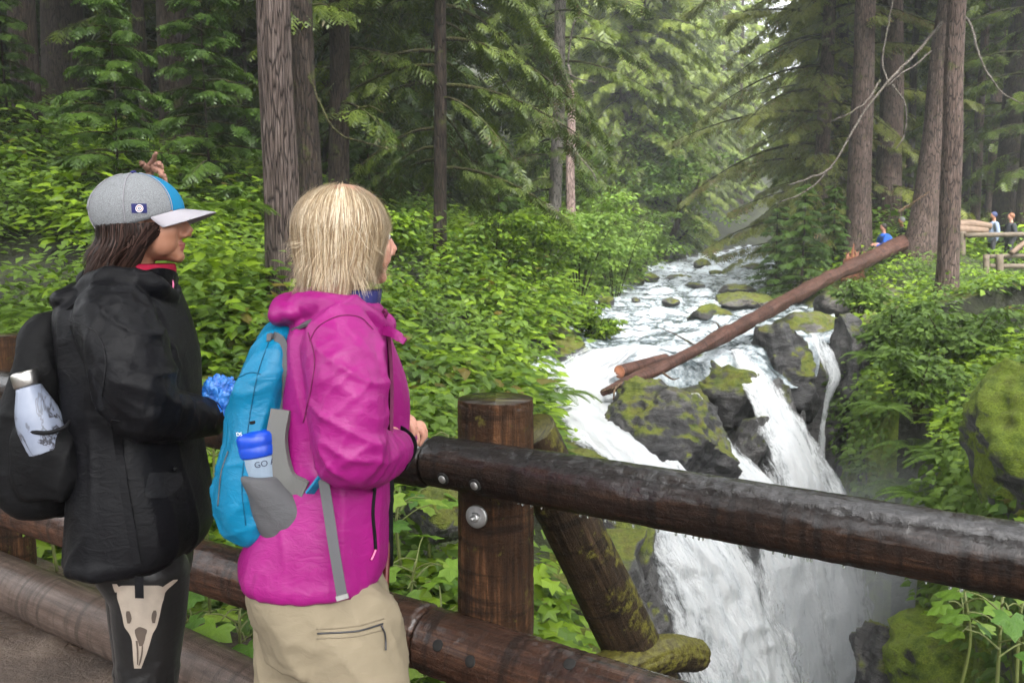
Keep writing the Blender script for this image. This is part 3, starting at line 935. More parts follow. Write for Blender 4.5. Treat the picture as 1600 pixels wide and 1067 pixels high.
tree(385, 24.0, 22, 'thin shadowed trunk left of the thick grey-brown one', 'hemlock', M_BARK_DARK, seed=9)
tree(640, 30.0, 19, 'pale slim trunk glimpsed behind the drooping spruce', 'tall', M_BARK_PALE, seed=10)
tree(862, 27.0, 22, 'pale grey leaning trunk above the bright bank shrubs', 'hemlock', M_BARK_PALE, seed=11, lean=(0.03, 0), rot=2.2)
# --- right bank
tree(1338, 27.0, 38, 'tall red-brown trunk behind the orange splintered stump', 'tall', M_BARK_RED, seed=20, seg=32)
tree(1381, 30.0, 40, 'red-brown trunk behind the crouching hiker in blue', 'tall', M_BARK_RED, seed=21, seg=32)
tree(1436, 26.0, 44, 'thick leaning red-brown trunk at the top end of the fallen log', 'tall', M_BARK_RED, seed=22, lean=(0.075, 0), seg=36)
tree(1477, 20.0, 33, 'straight grey-brown trunk in front of the far overlook', 'tall', M_BARK_RED, seed=23, lean=(-0.002, 0), seg=36)
tree(1566, 31.5, 42, 'dark trunk rising behind the two far hikers', 'tall', M_BARK_DARK, seed=24, lean=(0.03, 0), seg=30)
tree(1282, 31.0, 25, 'mossy spruce with long olive boughs reaching over the river', 'spruce_olive', M_BARK_RED, seed=25, rot=2.7, seg=24)
tree(1303, 36.0, 26, 'dark trunk behind the olive-boughed spruce', 'hemlock', M_BARK_DARK, seed=26)
tree(1415, 40.0, 14, 'thin far trunk between the two thick red-brown ones', 'tall', M_BARK_DARK, seed=27)
tree(1520, 34.0, 16, 'slim trunk between the overlook hikers and the grey-brown trunk', 'hemlock', M_BARK_RED, seed=28)
tree(1596, 30.0, 26, 'dark trunk at the photo\'s right edge', 'hemlock', M_BARK_DARK, seed=29)
tree(1545, 38.0, 22, 'grey trunk in the shade left of the overlook visitors', 'tall', M_BARK_RED, seed=41)
tree(1500, 44.0, 18, 'distant trunk between the grey-brown trunk and the overlook', 'tall', M_BARK_DARK, seed=42)
tree(1356, 44.0, 18, 'distant trunk between the two tall red-brown ones', 'tall', M_BARK_DARK, seed=43)
tree(1300, 42.0, 24, 'olive spruce set back on the right bank', 'spruce_olive', M_BARK_DARK, seed=30, rot=1.1)
tree(1255, 58.0, 20, 'hazy spruce leaning over the upper river', 'far', M_BARK_DARK, seed=31, rot=0.2)
# --- young hemlocks
YOUNG = [(185, 13.0, 1.0, 'young light green hemlock in front of the dark left trunks'), (330, 15.0, 1.15, 'young hemlock between the capped hiker and the grey-brown trunk'),
         (20, 15.0, 0.8, 'small young hemlock near the dark trunk by the left edge'), (575, 20.0, 1.1, 'young hemlock left of the slim dark spruce'), (1300, 27.0, 0.7, 'young hemlock left of the orange splintered stump'),
         (1255, 24.0, 0.9, 'young hemlock leaning over the right river bank'), (1215, 28.0, 0.9, 'small green hemlock by the upper right shore'), (780, 24.0, 0.9, 'young hemlock on the slope right of the slim spruce')]
for i, (px, d, sc, lab) in enumerate(YOUNG):
    tree(px, d, 6, lab, 'young', M_BARK_DARK, 'young_hemlock', seed=60 + i, h=3.7 * sc, scale=sc, group='young hemlocks', seg=8)
# --- forest behind, each tree a thing; nothing tells them apart
rs = np.random.default_rng(99)
BACK = []
for i in range(36):
    BACK.append((rs.uniform(-260, 760), rs.uniform(24, 52), 'L'))
for i in range(11):
    BACK.append((rs.uniform(820, 1000), rs.uniform(48, 85), 'F'))
for i in range(9):
    BACK.append((rs.uniform(960, 1110), rs.uniform(82, 118), 'F'))
for i in range(26):
    BACK.append((rs.uniform(1180, 1760), rs.uniform(38, 75), 'R'))
for a_, b_ in ((1122, 96), (1150, 99), (1172, 108), (1098, 112), (1135, 116)):
    BACK.append((a_, b_, 'F'))
LAB = {'L': ('dark conifer deep in the shaded forest behind the left slope', 'conifers deep in the left forest'),
       'F': ('hazy pale conifer on the far side of the river bend', 'hazy conifers upstream'),
       'R': ('conifer in the forest behind the right bank trunks', 'conifers deep in the right forest')}
for i, (px, d, k) in enumerate(BACK):
    x = (px - 800) / FPX * d
    if x_bl(d) - 1.5 < x < x_R(d) + 1.5:
        x = x_bl(d) - 3 if (i % 2) else x_R(d) + 3
        px = 800 + x / d * FPX
    tree(px, d, rs.uniform(0.45, 0.9) / d * FPX, LAB[k][0], 'far_shaded' if k == 'L' else 'far', M_BARK_DARK if k == 'L' else M_BARK_RED, seed=100 + i, group=LAB[k][1], scale=rs.uniform(0.85, 1.3), seg=10)

# unseen trees added around the viewer to shade the foreground and left forest
for i, (x, y, r) in enumerate([(-4.5, -4.0, .35), (-1.5, -6.5, .45), (3.0, -6.0, .4), (6.5, -3.0, .4), (-8.0, -1.0, .4), (-7.5, 3.5, .35), (9.5, 1.0, .4), (9.0, 6.5, .35), (-9.0, 9.0, .4), (-11.5, 13.5, .4), (-14.5, 18.0, .45), (-12.0, 5.0, .4)]):
    root = thing('conifer', 'unseen tall conifer added by the trail to shade the foreground' if y < 8 else 'unseen tall conifer added out of frame to shade the left forest', 'tree', (x, y, 0.0), 'unseen conifers added for shade')
    part('trunk', trunk_mesh((x, y, 0.0), r, 30, (0, 0), 700 + i, M_BARK_RED, 16), root)
    lm, cm = CONIFERS['tall']
    for nm, data in (('limbs', lm), ('crown', cm)):
        c = link(nm, data, root); c.rotation_euler = (0, 0, i * 1.3); c['kind'] = 'stuff'
# ------------------------------------------------------------------ undergrowth on the slopes
def on_ground(x, y):
    g = fbm(np.stack([x, y, height(x, y)], 1) * 0.6, 4, 3) * 0.22
    return height(x, y) + g * smooth(0.3, 1.5, fence_s(x, y))

def plants(x, y, hmin, hmax, nleaf, size, shape, rs, tiers=2, spread=0.28, tilt=0.35):
    """leaf rosettes on stems: returns leaf arrays and stem arrays"""
    n = len(x)
    z = on_ground(x, y)
    hh = rs.uniform(hmin, hmax, n) * (0.75 + 0.5 * (fbm(np.stack([x * 0.8, y * 0.8, 0 * x], 1), 3, 5) * 0.5 + 0.5))
    rep = nleaf
    ip_ = np.repeat(np.arange(n), rep)
    k = np.tile(np.arange(rep), n)
    az = k * 2.399 + rs.uniform(0, 6.28, n)[ip_] + rs.normal(0, 0.25, n * rep)
    tier = (k % tiers) / max(tiers - 1, 1) if tiers > 1 else 0 * k
    sz = np.asarray(size) * rs.uniform(0.6, 1.25, n * rep) * (1 if np.ndim(size) == 0 else 1)
    rad = spread * rs.uniform(0.25, 1.0, n * rep) * (1.15 - 0.35 * tier)
    pz = z[ip_] + hh[ip_] * (0.55 + 0.45 * tier + rs.uniform(-0.08, 0.08, n * rep)) - 0.12 * rad
    lx = x[ip_] + np.cos(az) * rad
    ly = y[ip_] + np.sin(az) * rad
    fw = np.stack([np.cos(az), np.sin(az), rs.uniform(-0.55, 0.15, n * rep)], 1)
    up = np.stack([rs.normal(0.12, tilt, n * rep), rs.normal(-0.18, tilt, n * rep), np.ones(n * rep)], 1)
    rot = basis(fw, up)
    pos = np.stack([lx, ly, pz], 1)
    v, f = scatter(shape, pos, rot, sz)
    return v, f, pos, ip_, z, hh

def stems_for(x, y, z, hh, pos, ip_, r=0.006):
    mb = MB()
    for i in range(len(x)):
        mb.tube(np.array([[x[i], y[i], z[i] - 0.05], [x[i] + 0.01, y[i], z[i] + hh[i] * 0.95]]), np.array([r, r * 0.6]), 3, False)
    return mb

_exc = False
rs = np.random.default_rng(5)
cover = MB()
def band(n, d0, d1, px0, px1, side, hmin, hmax, nleaf, size, shape, spread, power=0.0, tiers=2, mat=0):
    u = rs.uniform(0, 1, n)
    d = d0 * (d1 / d0) ** (u ** (1.0 / (1 + power)))
    px = rs.uniform(px0, px1, n)
    x = (px - 800) / FPX * d
    y = d
    s = fence_s(x, y)
    z = height(x, y)
    if side == 'L':
        ok = (x < x_bl(y) + 0.15 - 0.25 * rs.uniform(0, 1, n)) & (s > 0.42)
        near = (y < 9.6) & (x < np.minimum(x_L(y) - 0.15, 0.032 * y)) & (s > 0.42)
        ok = ok | near
    else:
        ok = (x > x_R(y) + 0.05)
        if not _exc: ok &= ~((px > 1490) & (y > 13) & (y < 27))
        ok &= ~((y > 16.5) & (y < 23) & (x < x_R(y) + 1.8))
    patch = fbm(np.stack([x * 0.5, y * 0.5, 0 * x], 1), 3, 88)
    ok &= patch > np.where(y < 14, -0.32, -0.28)
    x, y = x[ok], y[ok]
    if len(x) == 0: return
    kind = fbm(np.stack([x * 0.9, y * 0.9, 0 * x + 4], 1), 3, 91) + rs.normal(0, 0.25, len(x))
    tall = np.where(rs.uniform(size=len(x)) < 0.10, 1.8, 1.0)
    for m_, sel, k_ in ((0, kind < 0.12, 1.0), (1, kind >= 0.12, 0.62)):
        if sel.sum() < 2: continue
        v, f, *_ = plants(x[sel], y[sel], hmin, hmax * (1.0 if m_ == 0 else 1.25), nleaf if m_ == 0 else nleaf + 5, size * k_, shape if m_ == 0 else LEAF_OVAL, rs, tiers + m_, spread, 0.22)
        cover.add(v, f, m_)
# left slope, near to far
band(1300, 3.5, 5.6, -160, 960, "L", 0.12, 0.4, 7, 0.15, LEAF5, 0.24)
band(2300, 5.2, 9.0, -160, 960, 'L', 0.18, 0.62, 7, 0.20, LEAF5, 0.28)
band(4000, 8.0, 15.0, -120, 1000, 'L', 0.2, 0.75, 6, 0.21, LEAF3, 0.32)
band(5500, 14.0, 30.0, -120, 1000, 'L', 0.25, 1.0, 7, 0.21, LEAF3, 0.36)
band(4200, 28.0, 75.0, 300, 1120, 'L', 0.4, 1.3, 8, 0.34, LEAF_DIA, 0.6)
# right bank
band(3400, 6.0, 15.5, 1300, 1720, 'R', 0.15, 0.45, 7, 0.15, LEAF5, 0.28)
band(3400, 14.0, 30.0, 1200, 1720, 'R', 0.15, 0.5, 7, 0.17, LEAF_OVAL, 0.32)
_exc = True
band(1500, 13.0, 27.0, 1480, 1720, 'R', 0.08, 0.2, 7, 0.16, LEAF_OVAL, 0.32)
_exc = False
band(2500, 28.0, 75.0, 1190, 1700, 'R', 0.4, 1.2, 8, 0.34, LEAF_DIA, 0.6)
# greenery hanging on the right canyon wall
wv = V[(V[:, 0] > x_R(V[:, 1]) - 0.55) & (V[:, 0] < x_R(V[:, 1]) + 0.25) & (V[:, 1] > 6.5) & (V[:, 1] < 15.8) & (V[:, 2] > -2.0)]
wv = wv[rs.choice(len(wv), 380, replace=False)]
nl = 7
ii = np.repeat(np.arange(len(wv)), nl)
az = rs.uniform(0, 6.28, len(ii))
pos = wv[ii] + np.stack([-0.10 + 0.0 * az, -0.05 + 0 * az, 0 * az], 1) + rs.normal(0, 0.11, (len(ii), 3))
fw = np.stack([-0.8 + 0.8 * np.cos(az), -0.4 + 0.8 * np.sin(az), rs.uniform(-0.9, 0.0, len(ii))], 1)
up = np.array([-0.5, -0.35, 0.9]) + rs.normal(0, 0.3, (len(ii), 3))
v, f = scatter(LEAF3, pos, basis(fw, up), 0.115 * rs.uniform(0.6, 1.3, len(ii)))
cover.add(v, f, 1)
cm = cover.mesh('undergrowth', [M_LEAF, M_LEAF2], False)
tag(link('undergrowth', cm), 'dense bright green leafy undergrowth covering the slopes', 'undergrowth', None, 'stuff')

# --- shrubs: each a thing with stems and leaves
def shrub(px, d, wpx, hpx, label, mat, n, size, shape=LEAF_OVAL, seed=0, group='bank shrubs', name='shrub', py=None):
    r2 = np.random.default_rng(500 + seed)
    s = d / FPX
    x, y = (px - 800) / FPX * d, d
    z = ground_z(x, y) if py is None else P(px, py, d)[2]
    W, H = wpx * s / 2, hpx * s
    root = thing(name, label, 'shrub', (x, y, z), group)
    st = MB()
    tips = []
    for i in range(9):
        a = i * 2.4 + r2.uniform(-0.4, 0.4)
        e = np.array([x + math.cos(a) * W * r2.uniform(0.3, 0.85), y + math.sin(a) * W * 0.7, z + H * r2.uniform(0.55, 1.0)])
        b = np.array([x, y, z - 0.1])
        path = catmull([b, b * 0.45 + e * 0.55 + np.array([0, 0, 0.12 * H]), e], 7)
        st.tube(path, np.linspace(0.022, 0.006, 7), 5, False)
        tips.append(path)
    tips = np.concatenate([t[2:] for t in tips])
    n = int(n * 1.6)
    nc = max(18, n // 60)
    ci = r2.integers(0, len(tips), nc)
    cc = tips[ci] + r2.normal(0, 1, (nc, 3)) * np.array([W * 0.22, W * 0.22, H * 0.09])
    cr = r2.uniform(0.16, 0.34, nc) * max(W, 0.4)
    li = r2.integers(0, nc, n)
    g = r2.normal(0, 1, (n, 3)); g /= np.linalg.norm(g, axis=1)[:, None]
    off = g * (r2.uniform(0.35, 1, n) * cr[li])[:, None] * np.array([1.2, 1.2, 0.45])
    pos = cc[li] + off
    fw = g * np.array([1, 1, 0.2]) + np.array([0, 0, -0.25])
    up = np.array([0, -0.15, 1.0]) + r2.normal(0, 0.35, (n, 3))
    v, f = scatter(shape, pos, basis(fw, up), size * 0.78 * r2.uniform(0.55, 1.3, n))
    part('stems', st.mesh('stems', M_LIMB), root)
    part('foliage', npmesh('foliage', v, f, False, [mat]), root, kind='stuff')
    return root

S = [
 (905, 22.0, 150, 165, 'bright green bank shrub right of the slim spruce', M_ALDER, 2600, 0.17),
 (960, 27.0, 150, 150, 'pale green shrub mass above the left shore', M_ALDER, 2400, 0.19),
 (840, 19.0, 150, 150, 'yellow-green shrub sloping to the chute', M_LEAF, 2400, 0.16),
 (770, 17.5, 150, 130, 'leafy shrub right of the slim dark trunk', M_LEAF, 2000, 0.15),
 (880, 30.0, 160, 200, 'tall pale shrub under the pale leaning trunk', M_ALDER, 2200, 0.22),
 (1000, 40.0, 110, 110, 'far hazy shrub by the alder', M_ALDER, 1500, 0.26),
 (930, 17.0, 90, 70, 'low shrub at the water edge above the bank boulder', M_LEAF, 1400, 0.13),
 (600, 14.5, 150, 100, 'leafy shrub behind the blonde hiker\'s face', M_LEAF, 1500, 0.15),
 (1400, 15.0, 140, 110, 'green shrub below the thick leaning trunk', M_LEAF2, 2000, 0.15),
 (1500, 13.0, 170, 120, 'leafy shrub overhanging the canyon on the right', M_LEAF2, 2400, 0.15),
 (1375, 13.0, 110, 130, 'shrub hanging at the top of the right canyon wall', M_LEAF2, 1800, 0.14),
 (1340, 19.0, 90, 70, 'dark green shrub under the splintered stump', M_LEAF2, 1200, 0.15),
 (1440, 10.8, 120, 100, 'ferny shrub halfway down the right canyon wall', M_LEAF2, 1500, 0.13),
]
for i, a in enumerate(S):
    shrub(*a[:4], a[4], a[5], a[6], a[7], seed=i, py=None if i != 12 else 640)

# --- alder with forked trunk at the river bend
def alder():
    d = 52.0
    b = P(1035, 405, d)
    root = thing('alder_tree', 'pale green broadleaf tree with forked dark trunk at the river bend', 'tree', tuple(b))
    tr = MB()
    sc = d / FPX
    def pt(px, py, dy=0): return P(px, py, d + dy)
    limbs = [[pt(1035, 408), pt(1034, 385), pt(1026, 355), pt(1022, 330), pt(1030, 290), pt(1040, 220)],
             [pt(1036, 405), pt(1046, 380, -.5), pt(1058, 350, -1), pt(1062, 300, -1), pt(1058, 240)],
             [pt(1044, 385), pt(1062, 372, 1), pt(1080, 355, 1.5)], [pt(1024, 345), pt(1000, 318, 1), pt(985, 300, 1.5)], [pt(1060, 330), pt(1085, 300, -1), pt(1095, 270, -1)]]
    for i, l in enumerate(limbs):
        p = catmull(l, 12)
        tr.tube(p, np.linspace(0.30 if i < 2 else 0.12, 0.05, 12), 8, True, up=(0, 1, 0))
    part('trunk', tr.mesh('trunk', M_BARK_DARK), root)
    r2 = np.random.default_rng(77)
    nc = 150
    cpx = np.concatenate([r2.normal(1040, 30, 80), r2.normal(1035, 42, 70)])
    cpy = np.concatenate([r2.uniform(175, 300, 80), r2.uniform(260, 385, 70)])
    cc = np.array([pt(a, b_, r2.normal(0, 1.4)) for a, b_ in zip(cpx, cpy)])
    n = 8500
    li = r2.integers(0, nc, n)
    g = r2.normal(0, 1, (n, 3)); g /= np.linalg.norm(g, axis=1)[:, None]
    pos = cc[li] + g * r2.uniform(0.2, 0.85, n)[:, None] * np.array([1.25, 1.25, 0.5])
    v, f = scatter(LEAF_DIA, pos, basis(g * np.array([1, 1, .2]) + np.array([0, 0, -.25]), np.array([0, -.15, 1.0]) + r2.normal(0, .4, (n, 3))), 0.26 * r2.uniform(0.6, 1.3, n))
    part('crown', npmesh('crown', v, f, False, [M_ALDER]), root, kind='stuff')
alder()
# ------------------------------------------------------------------ logs and railing
def log_mesh(name, path, rad, mat, seg=40, rings=90, relief=0.02, seed=0, caps=True, capround=0.0, carve=0.0):
    path = np.asarray(path, float)
    n = rings
    pts = catmull(path, n)
    rad = np.interp(np.linspace(0, 1, n), np.linspace(0, 1, len(np.atleast_1d(rad))), np.atleast_1d(rad))
    L = np.concatenate([[0], np.cumsum(np.linalg.norm(np.diff(pts, axis=0), axis=1))])
    th = np.linspace(0, 2 * np.pi, seg, endpoint=False)
    lc = np.stack([np.repeat(L[:, None], seg, 1), rad[:, None] * np.cos(th)[None], rad[:, None] * np.sin(th)[None]], -1).reshape(-1, 3)
    q = lc * np.array([1.2, 9, 9]) + seed * 5.3
    k = 1 + relief * fbm(q, 4, seed).reshape(n, seg) + relief * 1.4 * fbm(np.stack([L * 0.9, 0 * L, 0 * L + seed], 1), 2, seed + 1)[:, None]
    if carve > 0:
        cr_ = ridged(lc * np.array([14, 34, 34]) + seed, 3, seed + 8).reshape(n, seg)
        cr2_ = ridged(lc * np.array([55, 30, 30]) + seed, 2, seed + 9).reshape(n, seg)
        k = k - carve * smooth(0.35, 0.75, cr_) - 0.6 * carve * smooth(0.45, 0.8, cr2_)
    if capround > 0:
        e = np.minimum(L, L[-1] - L)
        k = k * (1 - 0.12 * smooth(capround, 0, e))[:, None]
    v, f = tube(pts, rad, seg, caps, lambda a, b: k)
    if caps:
        lc = np.vstack([lc, [[-1, 0, 0], [L[-1] + 1, 0, 0]]])
    me = npmesh(name, v, f, True, [mat])
    a = me.attributes.new('lc', 'FLOAT_VECTOR', 'POINT')
    a.data.foreach_set('vector', lc.astype(np.float32).ravel())
    return me

def wet_wood(name, dark=(0.010, 0.007, 0.006), mid=(0.045, 0.024, 0.015), light=(0.13, 0.07, 0.04), wet=1.0, moss=0.0, top_dark=0.7):
    t = NT(name)
    a = t.node('Attribute', attribute_name='lc').outputs['Vector']
    def sc(x, y, z):
        m = t.node('Mapping'); m.inputs['Scale'].default_value = (x, y, z)
        t.l.new(a, m.inputs[0]); return m.outputs[0]
    grain = t.noise(sc(3, 60, 60), 1.0, 6, 0.65, 0.4)
    blot = t.noise(sc(2.2, 7, 7), 1.0, 6, 0.7)
    col = t.ramp(t.math('ADD', t.math('MULTIPLY', grain, 0.55), t.math('MULTIPLY', blot, 0.5)), [(0.38, dark), (0.55, mid), (0.72, light)])
    # dark drip stains running round the log
    drip = t.noise(sc(24, 2.5, 2.5), 1.0, 4, 0.6)
    col = t.mix(t.rng(drip, 0.5, 0.62, 0, 0.75), col, dark)
    g = t.node('NewGeometry'); sp = t.node('SeparateXYZ'); t.l.new(g.outputs['Normal'], sp.inputs[0])
    film = t.rng(t.math('ADD', sp.outputs['Z'], t.rng(blot, 0.3, 0.7, -0.35, 0.35)), 0.15, 0.75)      # algae and water film where rain lies
    col = t.mix(t.math('MULTIPLY', film, top_dark), col, (0.012, 0.010, 0.010))
    if moss:
        mm = t.noise(sc(12, 12, 12), 1.0, 6, 0.75)
        k = t.rng(t.math('ADD', mm, t.math('MULTIPLY', sp.outputs['Z'], 0.18)), 0.62 - 0.18 * moss, 0.72 - 0.18 * moss)
        col = t.mix(k, col, t.ramp(t.noise(sc(40, 40, 40), 1.0, 3), [(0.35, (0.06, 0.05, 0.012)), (0.6, (0.13, 0.12, 0.02))]))
    scr = t.noise(sc(70, 48, 48), 1.0, 5, 0.7, 1.6)
    h = t.math('ADD', t.math('MULTIPLY', grain, 0.45), t.math('ADD', t.math('MULTIPLY', scr, 0.55), t.math('MULTIPLY', blot, 0.4)))
    rough = t.mix(t.math('MULTIPLY', film, wet), (0.66 - 0.2 * wet,) * 3, (0.5,) * 3)
    return t.done(t.bsdf(col, rough, normal=t.bump(h, 1.0, 0.016), spec=0.14, Coat_Weight=t.math('MULTIPLY', film, 0.8 * wet), Coat_Roughness=0.05, Coat_IOR=1.75, Coat_Normal=t.bump(scr, 0.4, 0.003)))
M_RAIL = wet_wood('wet_rail', (0.005, 0.0035, 0.003), (0.023, 0.012, 0.0075), (0.085, 0.042, 0.023), wet=1.0, top_dark=0.85)
M_RAIL2 = wet_wood('wet_rail_brown', (0.012, 0.007, 0.005), (0.062, 0.027, 0.015), (0.17, 0.08, 0.044), 0.8, top_dark=0.15)
M_POST = wet_wood('wet_post', (0.010, 0.006, 0.004), (0.055, 0.026, 0.012), (0.24, 0.11, 0.048), 0.7, moss=0.15)
M_BRACE = wet_wood('wet_brace', (0.010, 0.007, 0.005), (0.035, 0.022, 0.012), (0.09, 0.055, 0.03), 0.4, moss=0.55)
M_MOSSLOG = wet_wood('moss_log', (0.012, 0.008, 0.005), (0.04, 0.026, 0.014), (0.09, 0.06, 0.03), 0.2, moss=1.1)
M_CURB = wet_wood('curb_log', (0.04, 0.028, 0.022), (0.095, 0.066, 0.052), (0.16, 0.12, 0.10), 0.35, top_dark=0.0)
M_FALLEN = wet_wood('fallen_bark', (0.025, 0.012, 0.009), (0.085, 0.040, 0.029), (0.15, 0.082, 0.06), 0.1, moss=0.0, top_dark=0.0)
M_CUT = plain('fresh_cut_wood', (0.28, 0.105, 0.05), 0.7, bump=(30, 0.5, 0.02), var=0.35)
M_STUMP = plain('splintered_wood', (0.22, 0.085, 0.045), 0.8, bump=(14, 0.6, 0.03), var=0.4)
M_BOLT = plain('galvanised_steel', (0.38, 0.38, 0.37), 0.42, 0.85, bump=(60, 0.4, 0.004), var=0.3)
M_HOLE = plain('bolt_hole', (0.006, 0.005, 0.004), 0.8)

FD = np.array([1, -0.68, 0]) / math.hypot(1, 0.68)     # along the railing, to the right
FN = np.array([0.68, 1, 0]) / math.hypot(1, 0.68)      # outwards, over the canyon
POST = np.array([-0.052, 2.78, 0.0])
def fp(s, out, z): return POST + FD * s + FN * out + np.array([0, 0, z])
fence = thing('log_railing', 'dark wet log railing with round post at the canyon edge', 'railing', (POST[0], POST[1], 0))
RO = -0.185
def rail(s0, s1, z0, z1, r0, r1, mat, seed, name='rail', out=RO):
    n = 7
    t = np.linspace(0, 1, n)
    path = np.array([fp(s0 + (s1 - s0) * x, out + 0.008 * math.sin(seed + 5 * x), z0 + (z1 - z0) * x + 0.006 * math.sin(3 * x + seed)) for x in t])
    return part(name, log_mesh(name, path, [r0, (r0 + r1) / 2, r1], mat, 84, 380 if s1 > 0 else 220, 0.020, seed, capround=0.012, carve=0.028), fence)
rail(-0.115, 3.2, 1.03, 1.045, 0.079, 0.083, M_RAIL, 1)
rail(-4.2, -0.119, 1.03, 1.03, 0.082, 0.079, M_RAIL, 2)
rail(-0.13, 3.2, 0.455, 0.44, 0.103, 0.115, M_RAIL2, 3)
rail(-4.2, -0.134, 0.46, 0.455, 0.10, 0.103, M_RAIL2, 4)
def post(s, top, r, seed, lean=0.0):
    path = np.array([fp(s, lean * (top - z), z) for z in (-0.9, -0.2, 0.5, top - 0.012, top)])
    return part('post', log_mesh('post', path, [r * 1.03, r * 1.02, r, r * 0.99, r * 0.93], M_POST, 90, 200, 0.022, seed, capround=0.012, carve=0.02), fence)
post(0.0, 1.175, 0.124, 11)
post(-3.15, 1.20, 0.125, 12)
# slanting brace and its mossy sill behind the post
b0, b1 = P(826, 682, 3.02), P(1000, 1035, 3.45)
part('brace', log_mesh('brace', [b0 - (b1 - b0) * 0.02, (b0 + b1) / 2, b1 + (b1 - b0) * 0.12], [0.105, 0.11, 0.115], M_BRACE, 70, 160, 0.05, 21, carve=0.02), fence)
part('sill', log_mesh('sill', [fp(-0.2, 0.12, -0.02), P(1000, 1030, 3.35), P(1088, 1022, 3.72)], [0.085, 0.08, 0.074], M_MOSSLOG, 70, 110, 0.16, 23, carve=0.05), fence)
# bolts, washer, holes
def disc(center, normal, r, th, mat, name, seg=20, dome=0.0):
    n = np.array(normal) / np.linalg.norm(normal)
    c = np.array(center)
    path = np.array([c - n * th * 0.5, c + n * th * 0.35, c + n * (th * 0.5), c + n * (th * 0.5 + dome)])
    v, f = tube(path, np.array([r, r, r * 0.9, r * 0.55]), seg, True)
    return npmesh(name, v, f, True, [mat])
nf = -FN
cz = lambda px, py, d: P(px, py, d)
w = P(746, 806, 2.66)
def on_post(px, py, k=0.0):
    """point on the camera side of the post at that pixel"""
    for d in np.linspace(2.4, 3.0, 200):
        p = P(px, py, d)
        if math.hypot(p[0] - POST[0], p[1] - POST[1]) < 0.126 + k: return p
    return P(px, py, 2.66)
pw = on_post(746, 806)
nw = np.array([pw[0] - POST[0], pw[1] - POST[1], 0]); nw /= np.linalg.norm(nw)
wo = part('washer', disc(pw + nw * 0.006, nw, 0.036, 0.010, M_BOLT, 'washer', 28), fence)
part('nut', disc(pw + nw * 0.016, nw, 0.016, 0.016, M_BOLT, 'nut', 6), wo)
part('bolt', disc(pw + nw * 0.028, nw, 0.008, 0.018, M_BOLT, 'bolt', 12, 0.004), wo)
def on_rail(px, py, z0, r):
    for d in np.linspace(1.8, 3.2, 500):
        p = P(px, py, d)
        rel = p - POST
        o, zz = rel @ FN - RO, p[2] - z0
        if math.hypot(o, zz) < r: return p, (FN * o + np.array([0, 0, zz]))
    return P(px, py, 2.5), nf
for px, py in ((692, 748), (742, 758)):
    p, n = on_rail(px, py, 1.03, 0.0795)
    h = part('bolt_recess', disc(p, n, 0.019, 0.006, M_HOLE, 'bolt_recess', 20), fence)
    part('bolt', disc(p + n / np.linalg.norm(n) * 0.003, n, 0.0125, 0.008, M_BOLT, 'bolt', 16, 0.003), h)
for px, py in ((684, 1008), (735, 1033), (890, 1037)):
    p, n = on_rail(px, py, 0.455, 0.104)
    part('bolt_recess', disc(p, n, 0.018, 0.006, M_HOLE, 'bolt_recess', 20), fence)
# beads of rain hanging under the top rail
dm = MB()
r3 = np.random.default_rng(4)
for i in range(46):
    s = r3.uniform(0.1, 1.9)
    q = fp(s, RO - 0.004, 1.035 - 0.0805)
    v, f = ICO[2]
    dm.add(v * np.array([1, 1, 1.5]) * r3.uniform(0.0022, 0.0042) + q, f)
def drop_mat():
    t = NT('rain_drop')
    return t.done(t.bsdf((0.9, 0.93, 0.95), 0.03, Transmission_Weight=0.9, IOR=1.33))
part('rain_drops', dm.mesh('rain_drops', drop_mat()), fence, kind='stuff')

# kerb log along the trail
cb = [P(-150, 800, 4.9), P(0, 862, 4.25), P(200, 957, 3.65), P(420, 1072, 3.1), P(520, 1130, 2.9)]
cb = [np.array([p[0], p[1], 0.10]) for p in cb]
tag(link('kerb_log', log_mesh('kerb_log', cb, [0.125, 0.12, 0.115, 0.11], M_CURB, 40, 120, 0.03, 31)), 'long bare brown log lying along the muddy trail edge', 'log')

# fallen tree across the falls
fl = thing('fallen_log', 'long red-brown fallen tree trunk slanting down across the falls', 'log', tuple(P(1180, 500, 19)))
FA, FB = P(1452, 361, 27.6), P(968, 602, 12.25)
part('trunk', log_mesh('trunk', [FA, P(1402, 384, 25.7), P(1300, 432, 21.0), P(1180, 497, 16.2), P(1070, 556, 13.5), FB, P(942, 614, 12.0)], [0.22, 0.21, 0.18, 0.14, 0.108, 0.085, 0.06], M_FALLEN, 36, 220, 0.22, 41, carve=0.10), fl)
def twig(rows, r, parent, mat, name='branch', seg=6):
    p = catmull([P(*q) for q in rows], 12)
    v, f = tube(p, np.linspace(r, r * 0.25, 12), seg, True)
    return part(name, npmesh(name, v, f, True, [mat]), parent)
for i, (rows, r) in enumerate([([(985, 592, 12.5), (965, 604, 12.1), (938, 612, 11.9)], 0.035), ([(975, 598, 12.3), (962, 606, 11.9), (958, 625, 11.8)], 0.028), ([(1030, 578, 12.9), (1050, 592, 12.7), (1062, 590, 12.7)], 0.022),
                              ([(1095, 545, 14.1), (1060, 525, 13.9), (1032, 512, 13.9)], 0.022), ([(1130, 524, 14.9), (1120, 505, 14.8), (1112, 506, 14.8)], 0.022), ([(1200, 488, 16.8), (1180, 472, 16.6), (1160, 474, 16.5)], 0.02)]):
    twig(rows, r, fl, M_LIMB_RED if i < 3 else M_LIMB_DEAD)
sl = thing('broken_log', 'short thick log with orange cut end beside the fallen trunk', 'log', tuple(P(1005, 572, 13.6)))
part('trunk', log_mesh('trunk', [P(968, 581, 13.3), P(1005, 572, 13.7), P(1040, 562, 14.1)], [0.105, 0.11, 0.10], M_FALLEN, 24, 40, 0.06, 43), sl)
